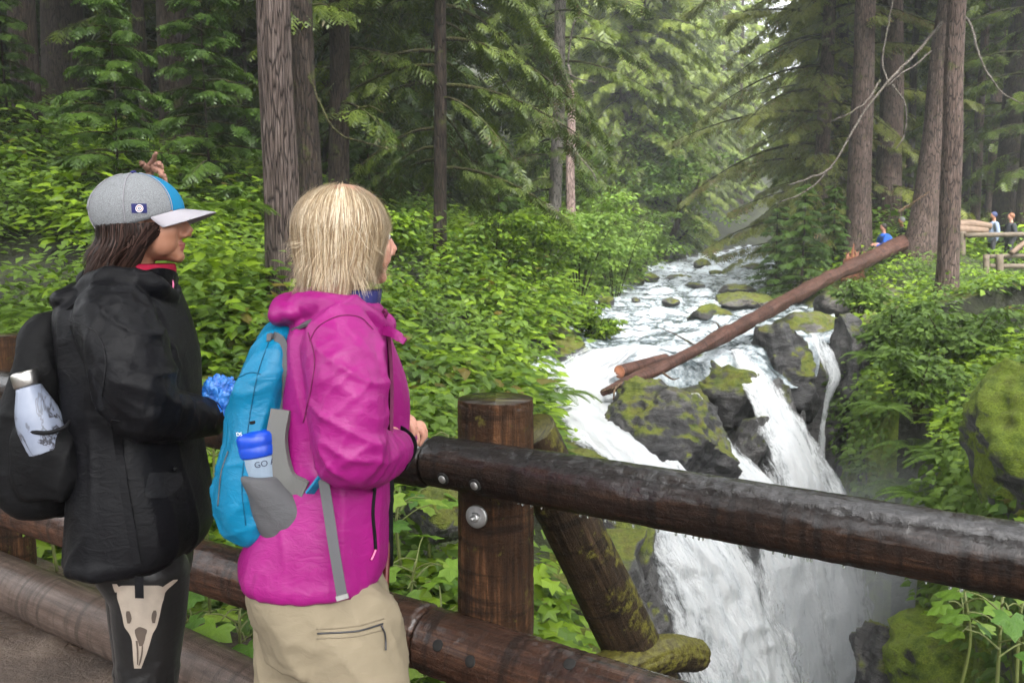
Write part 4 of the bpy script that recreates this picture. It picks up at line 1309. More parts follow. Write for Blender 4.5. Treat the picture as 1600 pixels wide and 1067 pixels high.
e0, e1 = P(968, 581, 13.3), P(1005, 572, 13.7)
part('cut_face', disc(e0 + (e0 - e1) / np.linalg.norm(e0 - e1) * 0.004, e0 - e1, 0.10, 0.01, M_CUT, 'cut_face', 20), sl)
# splintered stump
st = thing('splintered_stump', 'orange splintered stump below the tall red-brown trunk', 'stump', tuple(P(1335, 412, 24.5)))
r4 = np.random.default_rng(6)
part('trunk', log_mesh('trunk', [P(1333, 440, 24.5), P(1334, 405, 24.5)], [0.34, 0.27], M_STUMP, 16, 14, 0.15, 45), st)
for i in range(11):
    a = P(1322 + 2.6 * i, 408, 24.4 + 0.2 * math.sin(i))
    b = a + np.array([r4.normal(0, 0.12), r4.normal(0, 0.08), r4.uniform(0.1, 0.5)])
    v, f = tube([a - np.array([0, 0, .2]), (a + b) / 2, b], np.array([0.06, 0.045, 0.006]), 4)
    part('splinter', npmesh('splinter', v, f, False, [M_STUMP]), st)
# ------------------------------------------------------------------ people: tools
def remesh(mb, voxel, smooth_n=3, factor=0.5, ratio=None):
    """fuse overlapping pieces into one continuous surface; returns (verts, quads or tris)"""
    me = mb.mesh('tmp', [], False) if isinstance(mb, MB) else mb
    o = bpy.data.objects.new('tmp', me)
    COL.objects.link(o)
    m = o.modifiers.new('r', 'REMESH'); m.mode = 'VOXEL'; m.voxel_size = voxel; m.adaptivity = 0.0
    if smooth_n:
        s = o.modifiers.new('s', 'SMOOTH'); s.iterations = smooth_n; s.factor = factor
    if ratio:
        d = o.modifiers.new('d', 'DECIMATE'); d.ratio = ratio
    dg = bpy.context.evaluated_depsgraph_get()
    r = bpy.data.meshes.new_from_object(o.evaluated_get(dg))
    bpy.data.objects.remove(o)
    bpy.data.meshes.remove(me)
    return r
def verts_of(me):
    v = np.empty(len(me.vertices) * 3); me.vertices.foreach_get('co', v); v = v.reshape(-1, 3)
    n = np.empty(len(me.vertices) * 3); me.vertices.foreach_get('normal', n); return v, n.reshape(-1, 3)
def set_verts(me, v):
    me.vertices.foreach_set('co', np.asarray(v, np.float32).ravel()); me.update()
def finish(me, mats, smooth_shade=True):
    me.materials.clear()
    for m in (mats if isinstance(mats, (list, tuple)) else [mats]): me.materials.append(m)
    me.polygons.foreach_set('use_smooth', np.full(len(me.polygons), smooth_shade, bool))
    me.polygons.foreach_set('material_index', np.zeros(len(me.polygons), np.int32))
    me.update()
    return me
def poly_centers(me):
    c = np.empty(len(me.polygons) * 3); me.polygons.foreach_get('center', c); return c.reshape(-1, 3)
def paint(me, mask, idx):
    mi = np.empty(len(me.polygons), np.int32); me.polygons.foreach_get('material_index', mi)
    mi[mask] = idx
    me.polygons.foreach_set('material_index', mi); me.update()

def ell(mb, c, r, sub=3, rot=None):
    v, f = ICO[sub]
    w = v * np.array(r)
    if rot is not None: w = w @ np.array(rot).T
    mb.add(w + np.array(c), f)
def limb(mb, pts, rad, n=24, seg=18):
    p = catmull(pts, n)
    k = len(np.atleast_1d(rad))
    r = catmull(np.asarray(rad, float)[:, None], n)[:, 0]
    v, f = tube(p, r, seg, True, up=(0.13, 0.99, 0.07))
    mb.add(v, f)
    ell(mb, p[0], (r[0],) * 3, 2); ell(mb, p[-1], (r[-1],) * 3, 2)

def ring_loft(rows, n=40, seg=40, ex=2.4, yaw=0.0):
    """rows: (py, px_left, px_right, half depth m, axis depth m) -> closed body of superellipse rings"""
    c = []
    for py, l, r, hd, d in rows:
        a, b = P(l, py, d), P(r, py, d)
        c.append([*((a + b) / 2), (r - l) * d / FPX / 2, hd])
    c = catmull(c, n)
    th = np.linspace(0, 2 * np.pi, seg, endpoint=False)
    cc, ss = np.cos(th), np.sin(th)
    ux = np.sign(cc) * np.abs(cc) ** (2 / ex); uy = np.sign(ss) * np.abs(ss) ** (2 / ex)
    ax = np.array([math.cos(yaw), math.sin(yaw), 0]); ay = np.array([-math.sin(yaw), math.cos(yaw), 0])
    v = c[:, None, :3] + (c[:, None, 3:4] * ux[None, :, None]) * ax + (c[:, None, 4:5] * uy[None, :, None]) * ay
    v = np.vstack([v.reshape(-1, 3), c[0, :3], c[-1, :3]])
    j = np.arange(seg)
    f = [grid_faces(n, seg, False, True), np.stack([(j + 1) % seg, j, np.full(seg, n * seg)], 1), np.stack([(n - 1) * seg + j, (n - 1) * seg + (j + 1) % seg, np.full(seg, n * seg + 1)], 1)]
    return v, f

def crease(v, seed, dirs, scale, sharp=2.0, keep=0.12):
    """soft fabric folds: crisp ridges running along dirs"""
    d = np.asarray(dirs, float); d = d / np.linalg.norm(d)
    along = v @ d
    q = v - d * (along * (1 - keep))[:, None]
    w = fbm(v * scale * 0.35, 2, seed + 50)[:, None] * 0.55
    r = 1 - np.abs(vnoise(q * scale + w + seed * 3.3, seed))
    r2 = 1 - np.abs(vnoise(q * scale * 1.9 + w + seed * 1.7, seed + 1))
    g = smooth(-0.25, 0.45, fbm(v * scale * 0.4 + 3.1, 2, seed + 7))
    return ((r ** (3.2 * sharp)) - 0.22) * (0.35 + 0.65 * g) + 0.4 * (r2 ** (3 * sharp) - 0.22) * (1.15 - 0.6 * g)

def fabric(name, color, rough=0.5, weave=900, sheen=0.0, spec=0.3, var=0.12, fold=0.5):
    t = NT(name)
    co = t.coord('Object')
    n = t.noise(co, 5, 4)
    c = t.mix(t.rng(n, 0.3, 0.7), tuple(x * (1 - var) for x in color), tuple(min(1, x * (1 + var)) for x in color))
    h1 = t.noise(t.coord('Object', (1, 1, 1.8), (0.3, 0.5, 0.2)), 26, 4, 0.55, 0.9)
    nm = t.bump(h1, fold * 0.5, 0.01)
    nm = t.bump(t.noise(co, weave, 2), 0.12, 0.0006, nm)
    return t.done(t.bsdf(c, rough, normal=nm, spec=spec, Sheen_Weight=sheen))
M_MAGENTA = fabric('magenta_nylon', (0.235, 0.006, 0.130), 0.42)
M_BLACKCOAT = fabric('black_nylon', (0.0035, 0.0035, 0.0045), 0.45, spec=0.13, sheen=0.0)
M_BLACKBAG = fabric('black_backpack_nylon', (0.004, 0.004, 0.0045), 0.6, spec=0.12, sheen=0.0)
M_KHAKI = fabric('khaki_cotton', (0.205, 0.17, 0.115), 0.8, spec=0.2, fold=0.35)
M_TEAL = fabric('teal_ripstop', (0.0, 0.135, 0.26), 0.42, fold=0.6)
M_GREYMESH = fabric('grey_stretch', (0.075, 0.075, 0.08), 0.7, fold=0.5)
M_WEB = fabric('grey_webbing', (0.075, 0.075, 0.08), 0.75, fold=0.1)
M_LEGGING = fabric('black_legging', (0.006, 0.0055, 0.0055), 0.36, spec=0.25, sheen=0.05, fold=0.25)
M_FLEECE = fabric('red_fleece', (0.22, 0.008, 0.028), 0.9, spec=0.1)
M_PINK = fabric('pink_tab', (0.62, 0.16, 0.30), 0.7)
M_NAVY = fabric('navy_cloth', (0.02, 0.022, 0.11), 0.8)
M_BLACKSTRAP = fabric('black_strap', (0.005, 0.005, 0.006), 0.6, spec=0.12, sheen=0.0)

def skin_mat(name, c, c2):
    t = NT(name)
    co = t.coord('Object')
    col = t.mix(t.rng(t.noise(co, 12, 5), 0.3, 0.7), c, c2)
    return t.done(t.bsdf(col, 0.5, normal=t.bump(t.noise(co, 320, 3), 0.12, 0.001), Subsurface_Weight=0.12, Subsurface_Radius=(0.02, 0.008, 0.004), spec=0.4))
M_SKIN_A = skin_mat('skin_warm', (0.29, 0.13, 0.075), (0.36, 0.17, 0.105))
M_SKIN_B = skin_mat('skin_fair', (0.42, 0.20, 0.14), (0.50, 0.26, 0.19))
M_LIP = skin_mat('lips', (0.22, 0.065, 0.055), (0.27, 0.09, 0.075))
M_EYE = plain('eye_white', (0.6, 0.58, 0.55), 0.15)
M_IRIS = plain('eye_dark', (0.015, 0.01, 0.008), 0.1)
M_BROW = plain('eyebrow', (0.035, 0.02, 0.014), 0.8)

def hair_mat(name, c, spec=0.4):
    t = NT(name)
    g = t.node('NewGeometry')
    rnd = g.outputs['Random Per Island']
    col = t.ramp(rnd, [(i / (len(c) - 1), x) for i, x in enumerate(c)])
    return t.done(t.bsdf(col, 0.40, spec=spec, Anisotropic=0.6))
M_BLOND = hair_mat('blond_hair', [(0.17, 0.11, 0.06), (0.40, 0.285, 0.165), (0.56, 0.44, 0.285), (0.70, 0.61, 0.46)])
M_BROWNHAIR = hair_mat('brown_hair', [(0.006, 0.0035, 0.003), (0.015, 0.008, 0.006), (0.03, 0.016, 0.012), (0.08, 0.044, 0.034)], 0.25)

def head_frame(px, py, d, yaw, pitch=0.0, scale=1.0):
    """maps head-local coordinates (x face, y her left, z up) to the world"""
    rot = np.array(Euler((0, pitch, yaw)).to_matrix())
    c = P(px, py, d)
    return lambda q: (np.asarray(q, float) * scale) @ rot.T + c, rot

def add_head(mb, fr, smile=0.0):
    f, rot = fr
    def e(c, r, sub=3): ell(mb, f(np.array(c)), r, sub, rot)
    e((-0.014, 0, 0.035), (.098, .076, .086), 4)
    e((0.029, 0, -0.008), (.064, .066, .082), 4)
    for s in (-1, 1):
        e((0.040, s * .033, -.052), (.042, .030, .045))
        e((0.046, s * .036, -.038), (.037, .029, .038))
    e((0.028, 0, -0.062), (.060, .054, .046))
    e((0.072, 0, -0.098), (.020, .024, .017))
    e((0.055, 0, -0.085), (.034, .036, .025))
    for s in (-1, 1):
        e((0.055, s * .040, -.030), (.030, .026, .030))
        e((0.067, s * .028, .022), (.019, .030, .016))
        e((0.093, s * .012, -.042), (.011, .009, .008), 2)
        e((-0.006, s * .073, -.012), (.016, .010, .027))
        if smile: e((0.060, s * 0.036, -.050), (.027, .022, .024))
    v, ff = tube(f(np.array([[0.082, 0, 0.018], [0.097, 0, -0.008], [0.110, 0, -0.032], [0.108, 0, -0.044]])), np.array([.008, .0095, .0125, .009]), 12)
    mb.add(v, ff)
    e((0.1025, 0, -.0355), (.0125, .0130, .0105), 3)
    e((0.0865, 0, -.0640), (.010, .021, .0052), 3)
    e((0.084, 0, -.0745), (.010, .018, .0060), 3)

def add_hand(mb, wrist, knuck, across, fingers, thumb, r=0.0100):
    """wrist, knuckle-row centre (world), across = half row vector; fingers: list of point lists as offsets from each knuckle"""
    wrist, knuck, across = map(np.asarray, (wrist, knuck, across))
    for k in np.linspace(-1, 1, 5):
        a, b = wrist + across * k * 0.7, knuck + across * k
        v, f = tube(catmull([a, (a + b) / 2, b], 8), np.linspace(0.0165, 0.0125, 8), 10)
        mb.add(v, f); ell(mb, b, (0.0122,) * 3, 2)
    for i, (pts, L) in enumerate(fingers):
        k = -1 + 2 * i / (len(fingers) - 1)
        b = knuck + across * k
        p = catmull([b] + [b + np.asarray(q) * L for q in pts], 14)
        v, f = tube(p, np.linspace(r * 1.12, r * 0.85, 14), 10)
        mb.add(v, f); ell(mb, p[-1], (r * 0.85,) * 3, 2)
    p = catmull(thumb, 12)
    v, f = tube(p, np.linspace(0.0125, 0.0085, 12), 10)
    mb.add(v, f); ell(mb, p[-1], (0.0085,) * 3, 2)

def ribbon(path, width, side, th=0.0018, mat=None, name='strap', mb=None):
    """flat strap along path; side = direction of its width"""
    p = catmull(path, 28) if len(path) > 2 else catmull(path, 6)
    t = np.gradient(p, axis=0); t /= np.linalg.norm(t, axis=1)[:, None]
    s = np.asarray(side, float)
    if s.ndim == 1: s = np.tile(s, (len(p), 1))
    s = s - t * np.sum(s * t, 1)[:, None]; s /= np.linalg.norm(s, axis=1)[:, None]
    n = np.cross(t, s)
    w = np.broadcast_to(np.asarray(width, float), (len(p),))[:, None] / 2
    v = np.stack([p - s * w - n * th, p + s * w - n * th, p + s * w + n * th, p - s * w + n * th], 1).reshape(-1, 3)
    k = len(p)
    f = [grid_faces(k, 4, False, True), np.array([[0, 1, 2, 3], [(k - 1) * 4 + 3, (k - 1) * 4 + 2, (k - 1) * 4 + 1, (k - 1) * 4]])]
    if mb is not None:
        mb.add(v, f); return mb
    return npmesh(name, v, f, False, [mat])

def strands(mb, paths, width, up_dirs):
    """paths (n,k,3) thin two-sided hair ribbons, up_dirs (n,3) rough outward normals"""
    n, k, _ = paths.shape
    t = np.gradient(paths, axis=1)
    side = np.cross(t, up_dirs[:, None, :]); side /= np.linalg.norm(side, axis=2)[..., None] + 1e-9
    taper = np.interp(np.linspace(0, 1, k), [0, 0.1, 0.7, 1], [0.7, 1, 0.9, 0.15])
    w = width[:, None, None] * taper[None, :, None] * 0.5
    v = np.stack([paths - side * w, paths + side * w], 2).reshape(n * k * 2, 3)
    base = (np.arange(n) * k * 2)[:, None]
    j = np.arange(k - 1)[None, :]
    f = np.stack([base + 2 * j, base + 2 * j + 1, base + 2 * j + 3, base + 2 * j + 2], -1).reshape(-1, 4)
    mb.add(v, f)

# ------------------------------------------------------------------ blonde hiker in the magenta jacket
DB = 2.15
frB = head_frame(549, 368, DB, R(33), R(2), 1.02)
body = MB()
add_head(body, frB, 1.0)
toB, rotB = frB
limb(body, [toB((-0.02, 0, -0.06)), toB((-0.035, 0, -0.13)), P(530, 500, DB)], [0.052, 0.052, 0.062])
v, f = ring_loft([(495, 500, 580, .10, DB), (530, 468, 596, .165, DB), (650, 462, 596, .15, DB), (780, 445, 580, .14, DB), (880, 425, 568, .14, DB), (940, 430, 570, .14, DB)], 30, 30)
body.add(v, f)
for (sd_, off) in ((-1, 0), (1, 0)):
    pass
hipN, hipF = P(545, 950, DB - 0.09), P(480, 950, DB + 0.09)
def leg(mb, hip, knee, ankle, toe, r):
    limb(mb, [hip - np.array([0, 0, 0.08]), (hip + knee) / 2, knee, (knee + ankle) / 2, ankle], [r[0] * 0.7] + [x * 0.72 for x in r[1:]])
    limb(mb, [ankle - np.array([0.05, 0, 0.02]), (ankle + toe) / 2 - np.array([0, 0, .01]), toe], [0.042, 0.045, 0.03])
gB = np.array([toB((0, 0, 0))[0], toB((0, 0, 0))[1], 0])
leg(body, hipN, gB + np.array([0.115, -0.08, 0.50]), gB + np.array([0.03, -0.09, 0.09]), gB + np.array([0.22, -0.06, 0.05]), [0.085, 0.075, 0.055, 0.052, 0.038])
leg(body, hipF, gB + np.array([-0.06, 0.10, 0.50]), gB + np.array([-0.10, 0.11, 0.09]), gB + np.array([0.08, 0.16, 0.05]), [0.085, 0.075, 0.055, 0.052, 0.038])
# arms under the sleeves
shN, elN, wrN = P(535, 535, DB - 0.17), P(545, 712, DB - 0.215), P(607, 690, DB + 0.20)
shF, elF, wrF = P(555, 535, DB + 0.18), P(610, 690, DB + 0.27), P(630, 685, DB + 0.40)
limb(body, [shN, (shN + elN) / 2, elN], [0.050, 0.046, 0.040])
limb(body, [elN, (elN + wrN) / 2, wrN], [0.040, 0.036, 0.027])
limb(body, [shF, (shF + elF) / 2, elF], [0.050, 0.046, 0.040])
limb(body, [elF, (elF + wrF) / 2, wrF], [0.040, 0.036, 0.027])
# near hand closed over the top rail
kn = P(622, 661, DB + 0.27)
fing = [([(0.55, 0.15, -0.02), (0.85, 0.25, -0.55), (0.55, 0.25, -1.0)], 0.042), ([(0.6, 0.15, 0.05), (0.95, 0.25, -0.5), (0.7, 0.25, -1.05)], 0.046),
        ([(0.6, 0.15, 0.02), (0.95, 0.25, -0.55), (0.65, 0.25, -1.05)], 0.044), ([(0.55, 0.15, 0.0), (0.8, 0.25, -0.5), (0.55, 0.25, -0.95)], 0.036)]
add_hand(body, wrN, kn, np.array([0.010, 0.034, 0.006]), fing, [P(605, 682, DB + 0.17), P(614, 672, DB + 0.13), P(630, 684, DB + 0.14), P(640, 694, DB + 0.16)])
kf = P(640, 668, DB + 0.46)
add_hand(body, wrF, kf, np.array([0.010, 0.030, 0.004]), [(a, b) for a, b in fing], [wrF, P(640, 680, DB + 0.37), P(650, 692, DB + 0.38)])
me = finish(remesh(body, 0.0032, 7, 0.5, 0.15), [M_SKIN_B, M_LIP])
loc = (gB[0], gB[1], 0.0)
pc = poly_centers(me)
inv = np.array(rotB)
lc_ = ((pc - P(549, 368, DB)) @ inv) / 1.02
paint(me, (lc_[:, 0] > 0.086) & (np.abs(lc_[:, 1]) < 0.024) & (lc_[:, 2] < -0.056) & (lc_[:, 2] > -0.084), 1)
me.transform(Matrix.Translation(-Vector(loc)))
personB = link('person', me, None, loc)
tag(personB, 'person with short blond hair in a magenta jacket leaning on the railing', 'person')
for s in (-1, 1):
    em = MB(); ell(em, toB((0.0755, s * 0.030, 0.000)), (0.0115,) * 3, 3)
    ey = part('eye', em.mesh('eye', M_EYE), personB)
    im = MB(); ell(im, toB((0.0850, s * 0.031, 0.000)), (0.0035, 0.0062, 0.0062), 2, rotB)
    part('iris', im.mesh('iris', M_IRIS), ey)

# trousers
tr = MB()
v, f = ring_loft([(840, 420, 576, .15, DB), (870, 408, 580, .165, DB), (905, 402, 590, .178, DB), (940, 405, 604, .18, DB), (985, 418, 612, .17, DB), (1010, 420, 615, .16, DB)], 20, 36, 2.3)
tr.add(v, f)
kN, kF = gB + np.array([0.115, -0.08, 0.50]), gB + np.array([-0.06, 0.09, 0.50])
limb(tr, [P(540, 975, DB - 0.06), P(556, 1040, DB - 0.07), P(572, 1120, DB - 0.07), kN, gB + np.array([0.06, -0.09, 0.3]), gB + np.array([0.03, -0.09, 0.08])], [0.122, 0.118, 0.110, 0.088, 0.082, 0.085], 40, 28)
limb(tr, [P(480, 975, DB + 0.07), P(472, 1040, DB + 0.08), P(470, 1120, DB + 0.08), kF, gB + np.array([-0.09, 0.10, 0.3]), gB + np.array([-0.10, 0.11, 0.08])], [0.125, 0.112, 0.102, 0.086, 0.082, 0.085], 40, 28)
me = remesh(tr, 0.0085, 3)
v, n = verts_of(me)
v = v + n * (0.019 * crease(v, 5, (0.45, 0.1, -0.9), 9, 0.9) * smooth(0.2, 0.85, v[:, 2]) + 0.008 * crease(v, 6, (0.9, 0.2, 0.5), 12, 1.2))[:, None]
set_verts(me, v)
trousers = part('trousers', finish(me, M_KHAKI), personB)
# zipped thigh pocket
zp = MB()
def on_mesh_y(obj_me_world, px, py, default):
    return default
class Caster:
    """ray casts from the camera against a finished mesh to lay trim on it"""
    def __init__(s, o):
        from mathutils.bvhtree import BVHTree
        me = o.data
        off = Vector((0, 0, 0)); l = o
        while l is not None: off += l.location; l = l.parent
        vs = [v.co + off for v in me.vertices]
        s.t = BVHTree.FromPolygons(vs, [p.vertices[:] for p in me.polygons])
        s.n = None
    def __call__(s, px, py, lift=0.002):
        q = Vector(P(px, py, 1.0)); o = Vector((0, 0, CAM_Z))
        hit = s.t.ray_cast(o, (q - o).normalized())
        if hit[0] is None: return None
        nn = hit[1]
        if nn.dot(o - hit[0]) < 0: nn = -nn
        s.n = np.array(nn)
        return np.array(hit[0] + nn * lift)
    def line(s, pts, lift=0.002):
        out = [s(a, b, lift) for a, b in pts]
        return np.array([p for p in out if p is not None])
ct = Caster(trousers)
M_KHAKI_D = fabric('khaki_seam', (0.17, 0.14, 0.095), 0.85)
M_ZIP = plain('zip_metal', (0.05, 0.05, 0.055), 0.35, 0.7)
def piping(name, pts, r, caster, mat, parent, n=30, lift=0.001):
    q = catmull(np.array(pts, float), n)
    p = caster.line(q, lift)
    if len(p) < 3: return None
    v, f = tube(p, r, 6, True)
    return part(name, npmesh(name, v, f, True, [mat]), parent)
piping('zip', [(496, 989), (530, 988), (565, 984), (598, 974)], 0.0022, ct, M_ZIP, trousers)
piping('seam', [(494, 982), (530, 981), (565, 976), (600, 966)], 0.0014, ct, M_KHAKI_D, trousers)
piping('seam', [(495, 997), (530, 996), (565, 992), (600, 983)], 0.0014, ct, M_KHAKI_D, trousers)
piping('zip_pull', [(595, 977), (600, 990), (601, 1005), (601, 1016)], 0.0022, ct, M_ZIP, trousers, 12, 0.004)

# magenta jacket: torso, sleeves and hood in one surface
jk = MB()
v, f = ring_loft([(474, 500, 590, .085, DB), (490, 478, 598, .135, DB), (506, 462, 603, .172, DB), (530, 454, 606, .185, DB), (580, 449, 608, .19, DB), (650, 446, 606, .178, DB), (720, 440, 605, .176, DB),
                  (775, 420, 603, .182, DB), (825, 396, 602, .190, DB), (862, 384, 600, .192, DB), (884, 383, 599, .196, DB), (898, 392, 595, .19, DB)], 46, 48, 2.4)
jk.add(v, f)
limb(jk, [P(532, 538, DB - 0.145), P(540, 590, DB - 0.185), P(543, 650, DB - 0.20), P(548, 706, DB - 0.205)], [0.088, 0.087, 0.083, 0.078])
limb(jk, [P(548, 708, DB - 0.205), P(575, 715, DB - 0.12), P(602, 708, DB + 0.02), P(618, 700, DB + 0.13)], [0.076, 0.068, 0.058, 0.050])
limb(jk, [P(560, 535, DB + 0.15), P(590, 610, DB + 0.21), P(600, 690, DB + 0.25)], [0.085, 0.08, 0.07])
limb(jk, [P(600, 690, DB + 0.25), P(615, 690, DB + 0.32), P(628, 687, DB + 0.38)], [0.068, 0.055, 0.045])
# hood rolled behind the neck
ell(jk, P(464, 484, DB - 0.02), (0.058, 0.13, 0.036), 3, np.array(Euler((0, 0.18, 0.1)).to_matrix()))
ell(jk, P(450, 490, DB - 0.04), (0.036, 0.10, 0.030), 3)
limb(jk, [P(470, 478, DB - 0.10), P(520, 478, DB - 0.135), P(565, 490, DB - 0.11), P(597, 512, DB - 0.02)], [0.034, 0.030, 0.026, 0.022])
limb(jk, [P(470, 470, DB + 0.10), P(520, 468, DB + 0.135), P(570, 482, DB + 0.11), P(602, 508, DB + 0.0)], [0.034, 0.032, 0.026, 0.022])
me = remesh(jk, 0.0062, 5)
v, n = verts_of(me)
# elastic gathers at the hem, folds at the elbow, long soft folds on the body
py_of = lambda w: 387 - (w[:, 2] - CAM_Z) / w[:, 1] * FPX
def pix(w):
    q = w - np.array([0, 0, CAM_Z]); d = q @ _FW
    return 800 + q[:, 0] / d * FPX, 533.5 - (q @ _UP) / d * FPX
px_, py_ = pix(v)
arm = smooth(DB - 0.06, DB - 0.14, v[:, 1]) * smooth(470, 500, px_) * smooth(770, 740, py_)
hem = smooth(868, 905, py_)
elbow = np.exp(-((px_ - 535) ** 2 / 60 ** 2 + (py_ - 700) ** 2 / 65 ** 2)) * arm
upper = np.exp(-((px_ - 530) ** 2 / 60 ** 2 + (py_ - 600) ** 2 / 70 ** 2)) * arm
dv = 0.010 * crease(v, 11, (0.22, 0.1, -1), 8, 1.0) * (1 - arm) * (1 - hem) \
   + 0.017 * crease(v, 12, (0.93, 0.2, -0.50), 11, 1.0, 0.2) * np.clip(arm * 0.5 + elbow + upper * 0.7, 0, 1.2) \
   + 0.011 * crease(v, 13, (0.75, 0.2, 0.62), 12, 1.1, 0.2) * arm \
   + 0.005 * crease(v, 14, (0.1, 0.1, -1), 26, 0.8) * hem
v = v + n * dv[:, None]
set_verts(me, v)
jacketB = part('jacket', finish(me, M_MAGENTA), personB)
cj = Caster(jacketB)
M_MAG_D = fabric('magenta_dark', (0.11, 0.006, 0.05), 0.6)
piping('seam', [(482, 520), (492, 560), (486, 610), (474, 660)], 0.0014, cj, M_MAG_D, jacketB)
piping('seam', [(484, 533), (498, 510), (530, 494), (562, 496), (583, 515)], 0.0012, cj, M_MAG_D, jacketB)
piping('zip_line', [(585, 762), (582, 800), (585, 840), (586, 858)], 0.0045, cj, M_BLACKSTRAP, jacketB)
piping('zip_pull', [(585, 858), (581, 868), (578, 874)], 0.0025, cj, M_PINK, jacketB, 8, 0.004)
# front flap with tab and dark inner placket
part('collar_flap', ribbon([P(599, 505, DB - 0.05), P(606, 530, DB - 0.03), P(610, 600, DB - 0.02), P(609, 700, DB - 0.03)], 0.045, (0.3, -1, 0), 0.004, M_MAG_D, 'collar_flap'), jacketB)
part('cuff_tab', ribbon([P(598, 516, DB - 0.07), P(615, 521, DB - 0.09), P(633, 534, DB - 0.10)], [0.022] * 22 + [0.016] * 6, (0, 0.3, 1), 0.003, M_MAGENTA, 'cuff_tab'), jacketB)
part('drawcord_loop', npmesh('drawcord_loop', *tube(catmull([P(597, 492, DB - .06), P(601, 484, DB - .07), P(604, 490, DB - .07), P(598, 500, DB - .06)], 16), 0.004, 6), True, [M_MAG_D]), jacketB)
v, f = ring_loft([(452, 540, 596, .062, DB), (470, 535, 594, .066, DB), (485, 530, 590, .06, DB)], 10, 28)
part('collar', npmesh('collar', v, f, True, [M_NAVY]), personB, label='navy inner collar')

# blond bob
def hair_shell(fr, rad, cen, n, seed, z_end, face_gap, width, k=13, theta0=(0.05, 1.45), flick=0.012, lift=0.012, curl=0.0, part_y=-0.02, inward=0.02, ragged=0.022, sweep=0.0, clump=0.45):
    f, rot = fr
    r2 = np.random.default_rng(seed)
    rad, cen = np.array(rad), np.array(cen)
    phi0 = r2.uniform(-math.pi, math.pi, n)
    th0 = np.arccos(1 - r2.uniform(0, 1, n) * (1 - math.cos(theta0[1])))
    th0 = np.maximum(th0, theta0[0])
    off = 1 + r2.uniform(-0.05, 0.045, n)
    ze = z_end + r2.normal(0, 0.012, n)
    s = np.linspace(0, 1, k)
    paths = np.zeros((n, k, 3))
    # strands at the front are swept aside of the face
    ap = np.abs(phi0); sg = np.sign(phi0 + 1e-6)
    target = np.where(ap < face_gap, face_gap + 0.25 * (ap / face_gap), ap)
    nc = max(24, n // 26)
    cid = r2.integers(0, nc, n)
    cphi = r2.uniform(-math.pi, math.pi, nc)
    cid = np.argmin(np.abs(np.angle(np.exp(1j * (phi0[:, None] - cphi[None, :])))) + 0.35 * r2.uniform(0, 1, (n, nc)), 1)
    ze = ze + r2.normal(0, ragged, nc)[cid]
    drift = (r2.normal(0, 0.16, nc) + sweep)[cid] * sg
    bulge = r2.normal(0, 0.006, nc)[cid]
    fl_ = (flick + r2.normal(0, 0.012, nc))[cid] if flick > 0 else 0.0
    for j in range(k):
        phi = sg * (ap + (target - ap) * smooth(0.05, 0.75, s[j] + (th0 - 0.3) * 0.25)) + curl * np.sin(s[j] * 5 + seed + phi0 * 7) + drift * s[j] ** 1.6
        L = (math.pi / 2 - th0) / (math.pi / 2 - th0 + 1.05)          # share of the strand lying on the skull
        L = np.clip(L, 0.02, 0.95)
        onh = np.clip(s[j] / L, 0, 1)
        th = th0 + (math.pi / 2 - th0) * onh
        rr_ = off + bulge * 8 * s[j] * (1 - s[j]) + 0.10 * s[j] * (1 - s[j]) * (ap < 1.1)
        p = cen + np.stack([rad[0] * np.sin(th) * np.cos(phi), rad[1] * np.sin(th) * np.sin(phi), rad[2] * np.cos(th)], 1) * rr_[:, None]
        h = np.clip((s[j] - L) / (1 - L), 0, 1)
        p[:, 2] += (ze - cen[2]) * h
        inw = inward * h ** 1.6 - fl_ * smooth(0.7, 1, h)
        p[:, 0] -= np.cos(phi) * inw; p[:, 1] -= np.sin(phi) * inw
        paths[:, j] = p
    # locks draw together towards their ends
    for c in range(nc):
        m_ = cid == c
        if m_.sum() > 2:
            mean = paths[m_].mean(0)
            g_ = (clump * np.linspace(0, 1, k) ** 1.3)[None, :, None]
            paths[m_] = paths[m_] * (1 - g_) + mean[None] * g_
    wave = r2.normal(0, 1, (nc, 3)) * 0.003
    wph = r2.uniform(0, 6.28, nc)
    paths = paths + wave[cid][:, None, :] * (np.sin(wph[cid][:, None] + s[None, :] * 5.5) * s[None, :])[..., None]
    wob = r2.normal(0, 0.005, (n, 1, 3)) * (s[None, :, None] ** 1.5) + r2.normal(0, 0.0012, (n, k, 3)).cumsum(1) * 0.5
    paths = paths + wob
    out = paths[:, k // 3] - cen
    W = paths.reshape(-1, 3)
    return f(W).reshape(n, k, 3), out @ rot.T
hb = MB()
cB = (-0.026, 0, 0.018)
for (n_, sd_, ro, ze, w0) in ((900, 1, 0.88, -0.122, 0.0045), (1900, 2, 0.95, -0.112, 0.0024), (1900, 3, 0.985, -0.085, 0.0017), (1300, 4, 1.0, -0.045, 0.0016)):
    pth, out = hair_shell(frB, (0.115 * ro, 0.099 * ro, 0.101 * ro), cB, n_, sd_, ze, 0.62, 0.004, inward=0.024, sweep=0.10, clump=0.30, ragged=0.030)
    strands(hb, pth, np.random.default_rng(sd_).uniform(0.6, 1.3, n_) * w0, out)
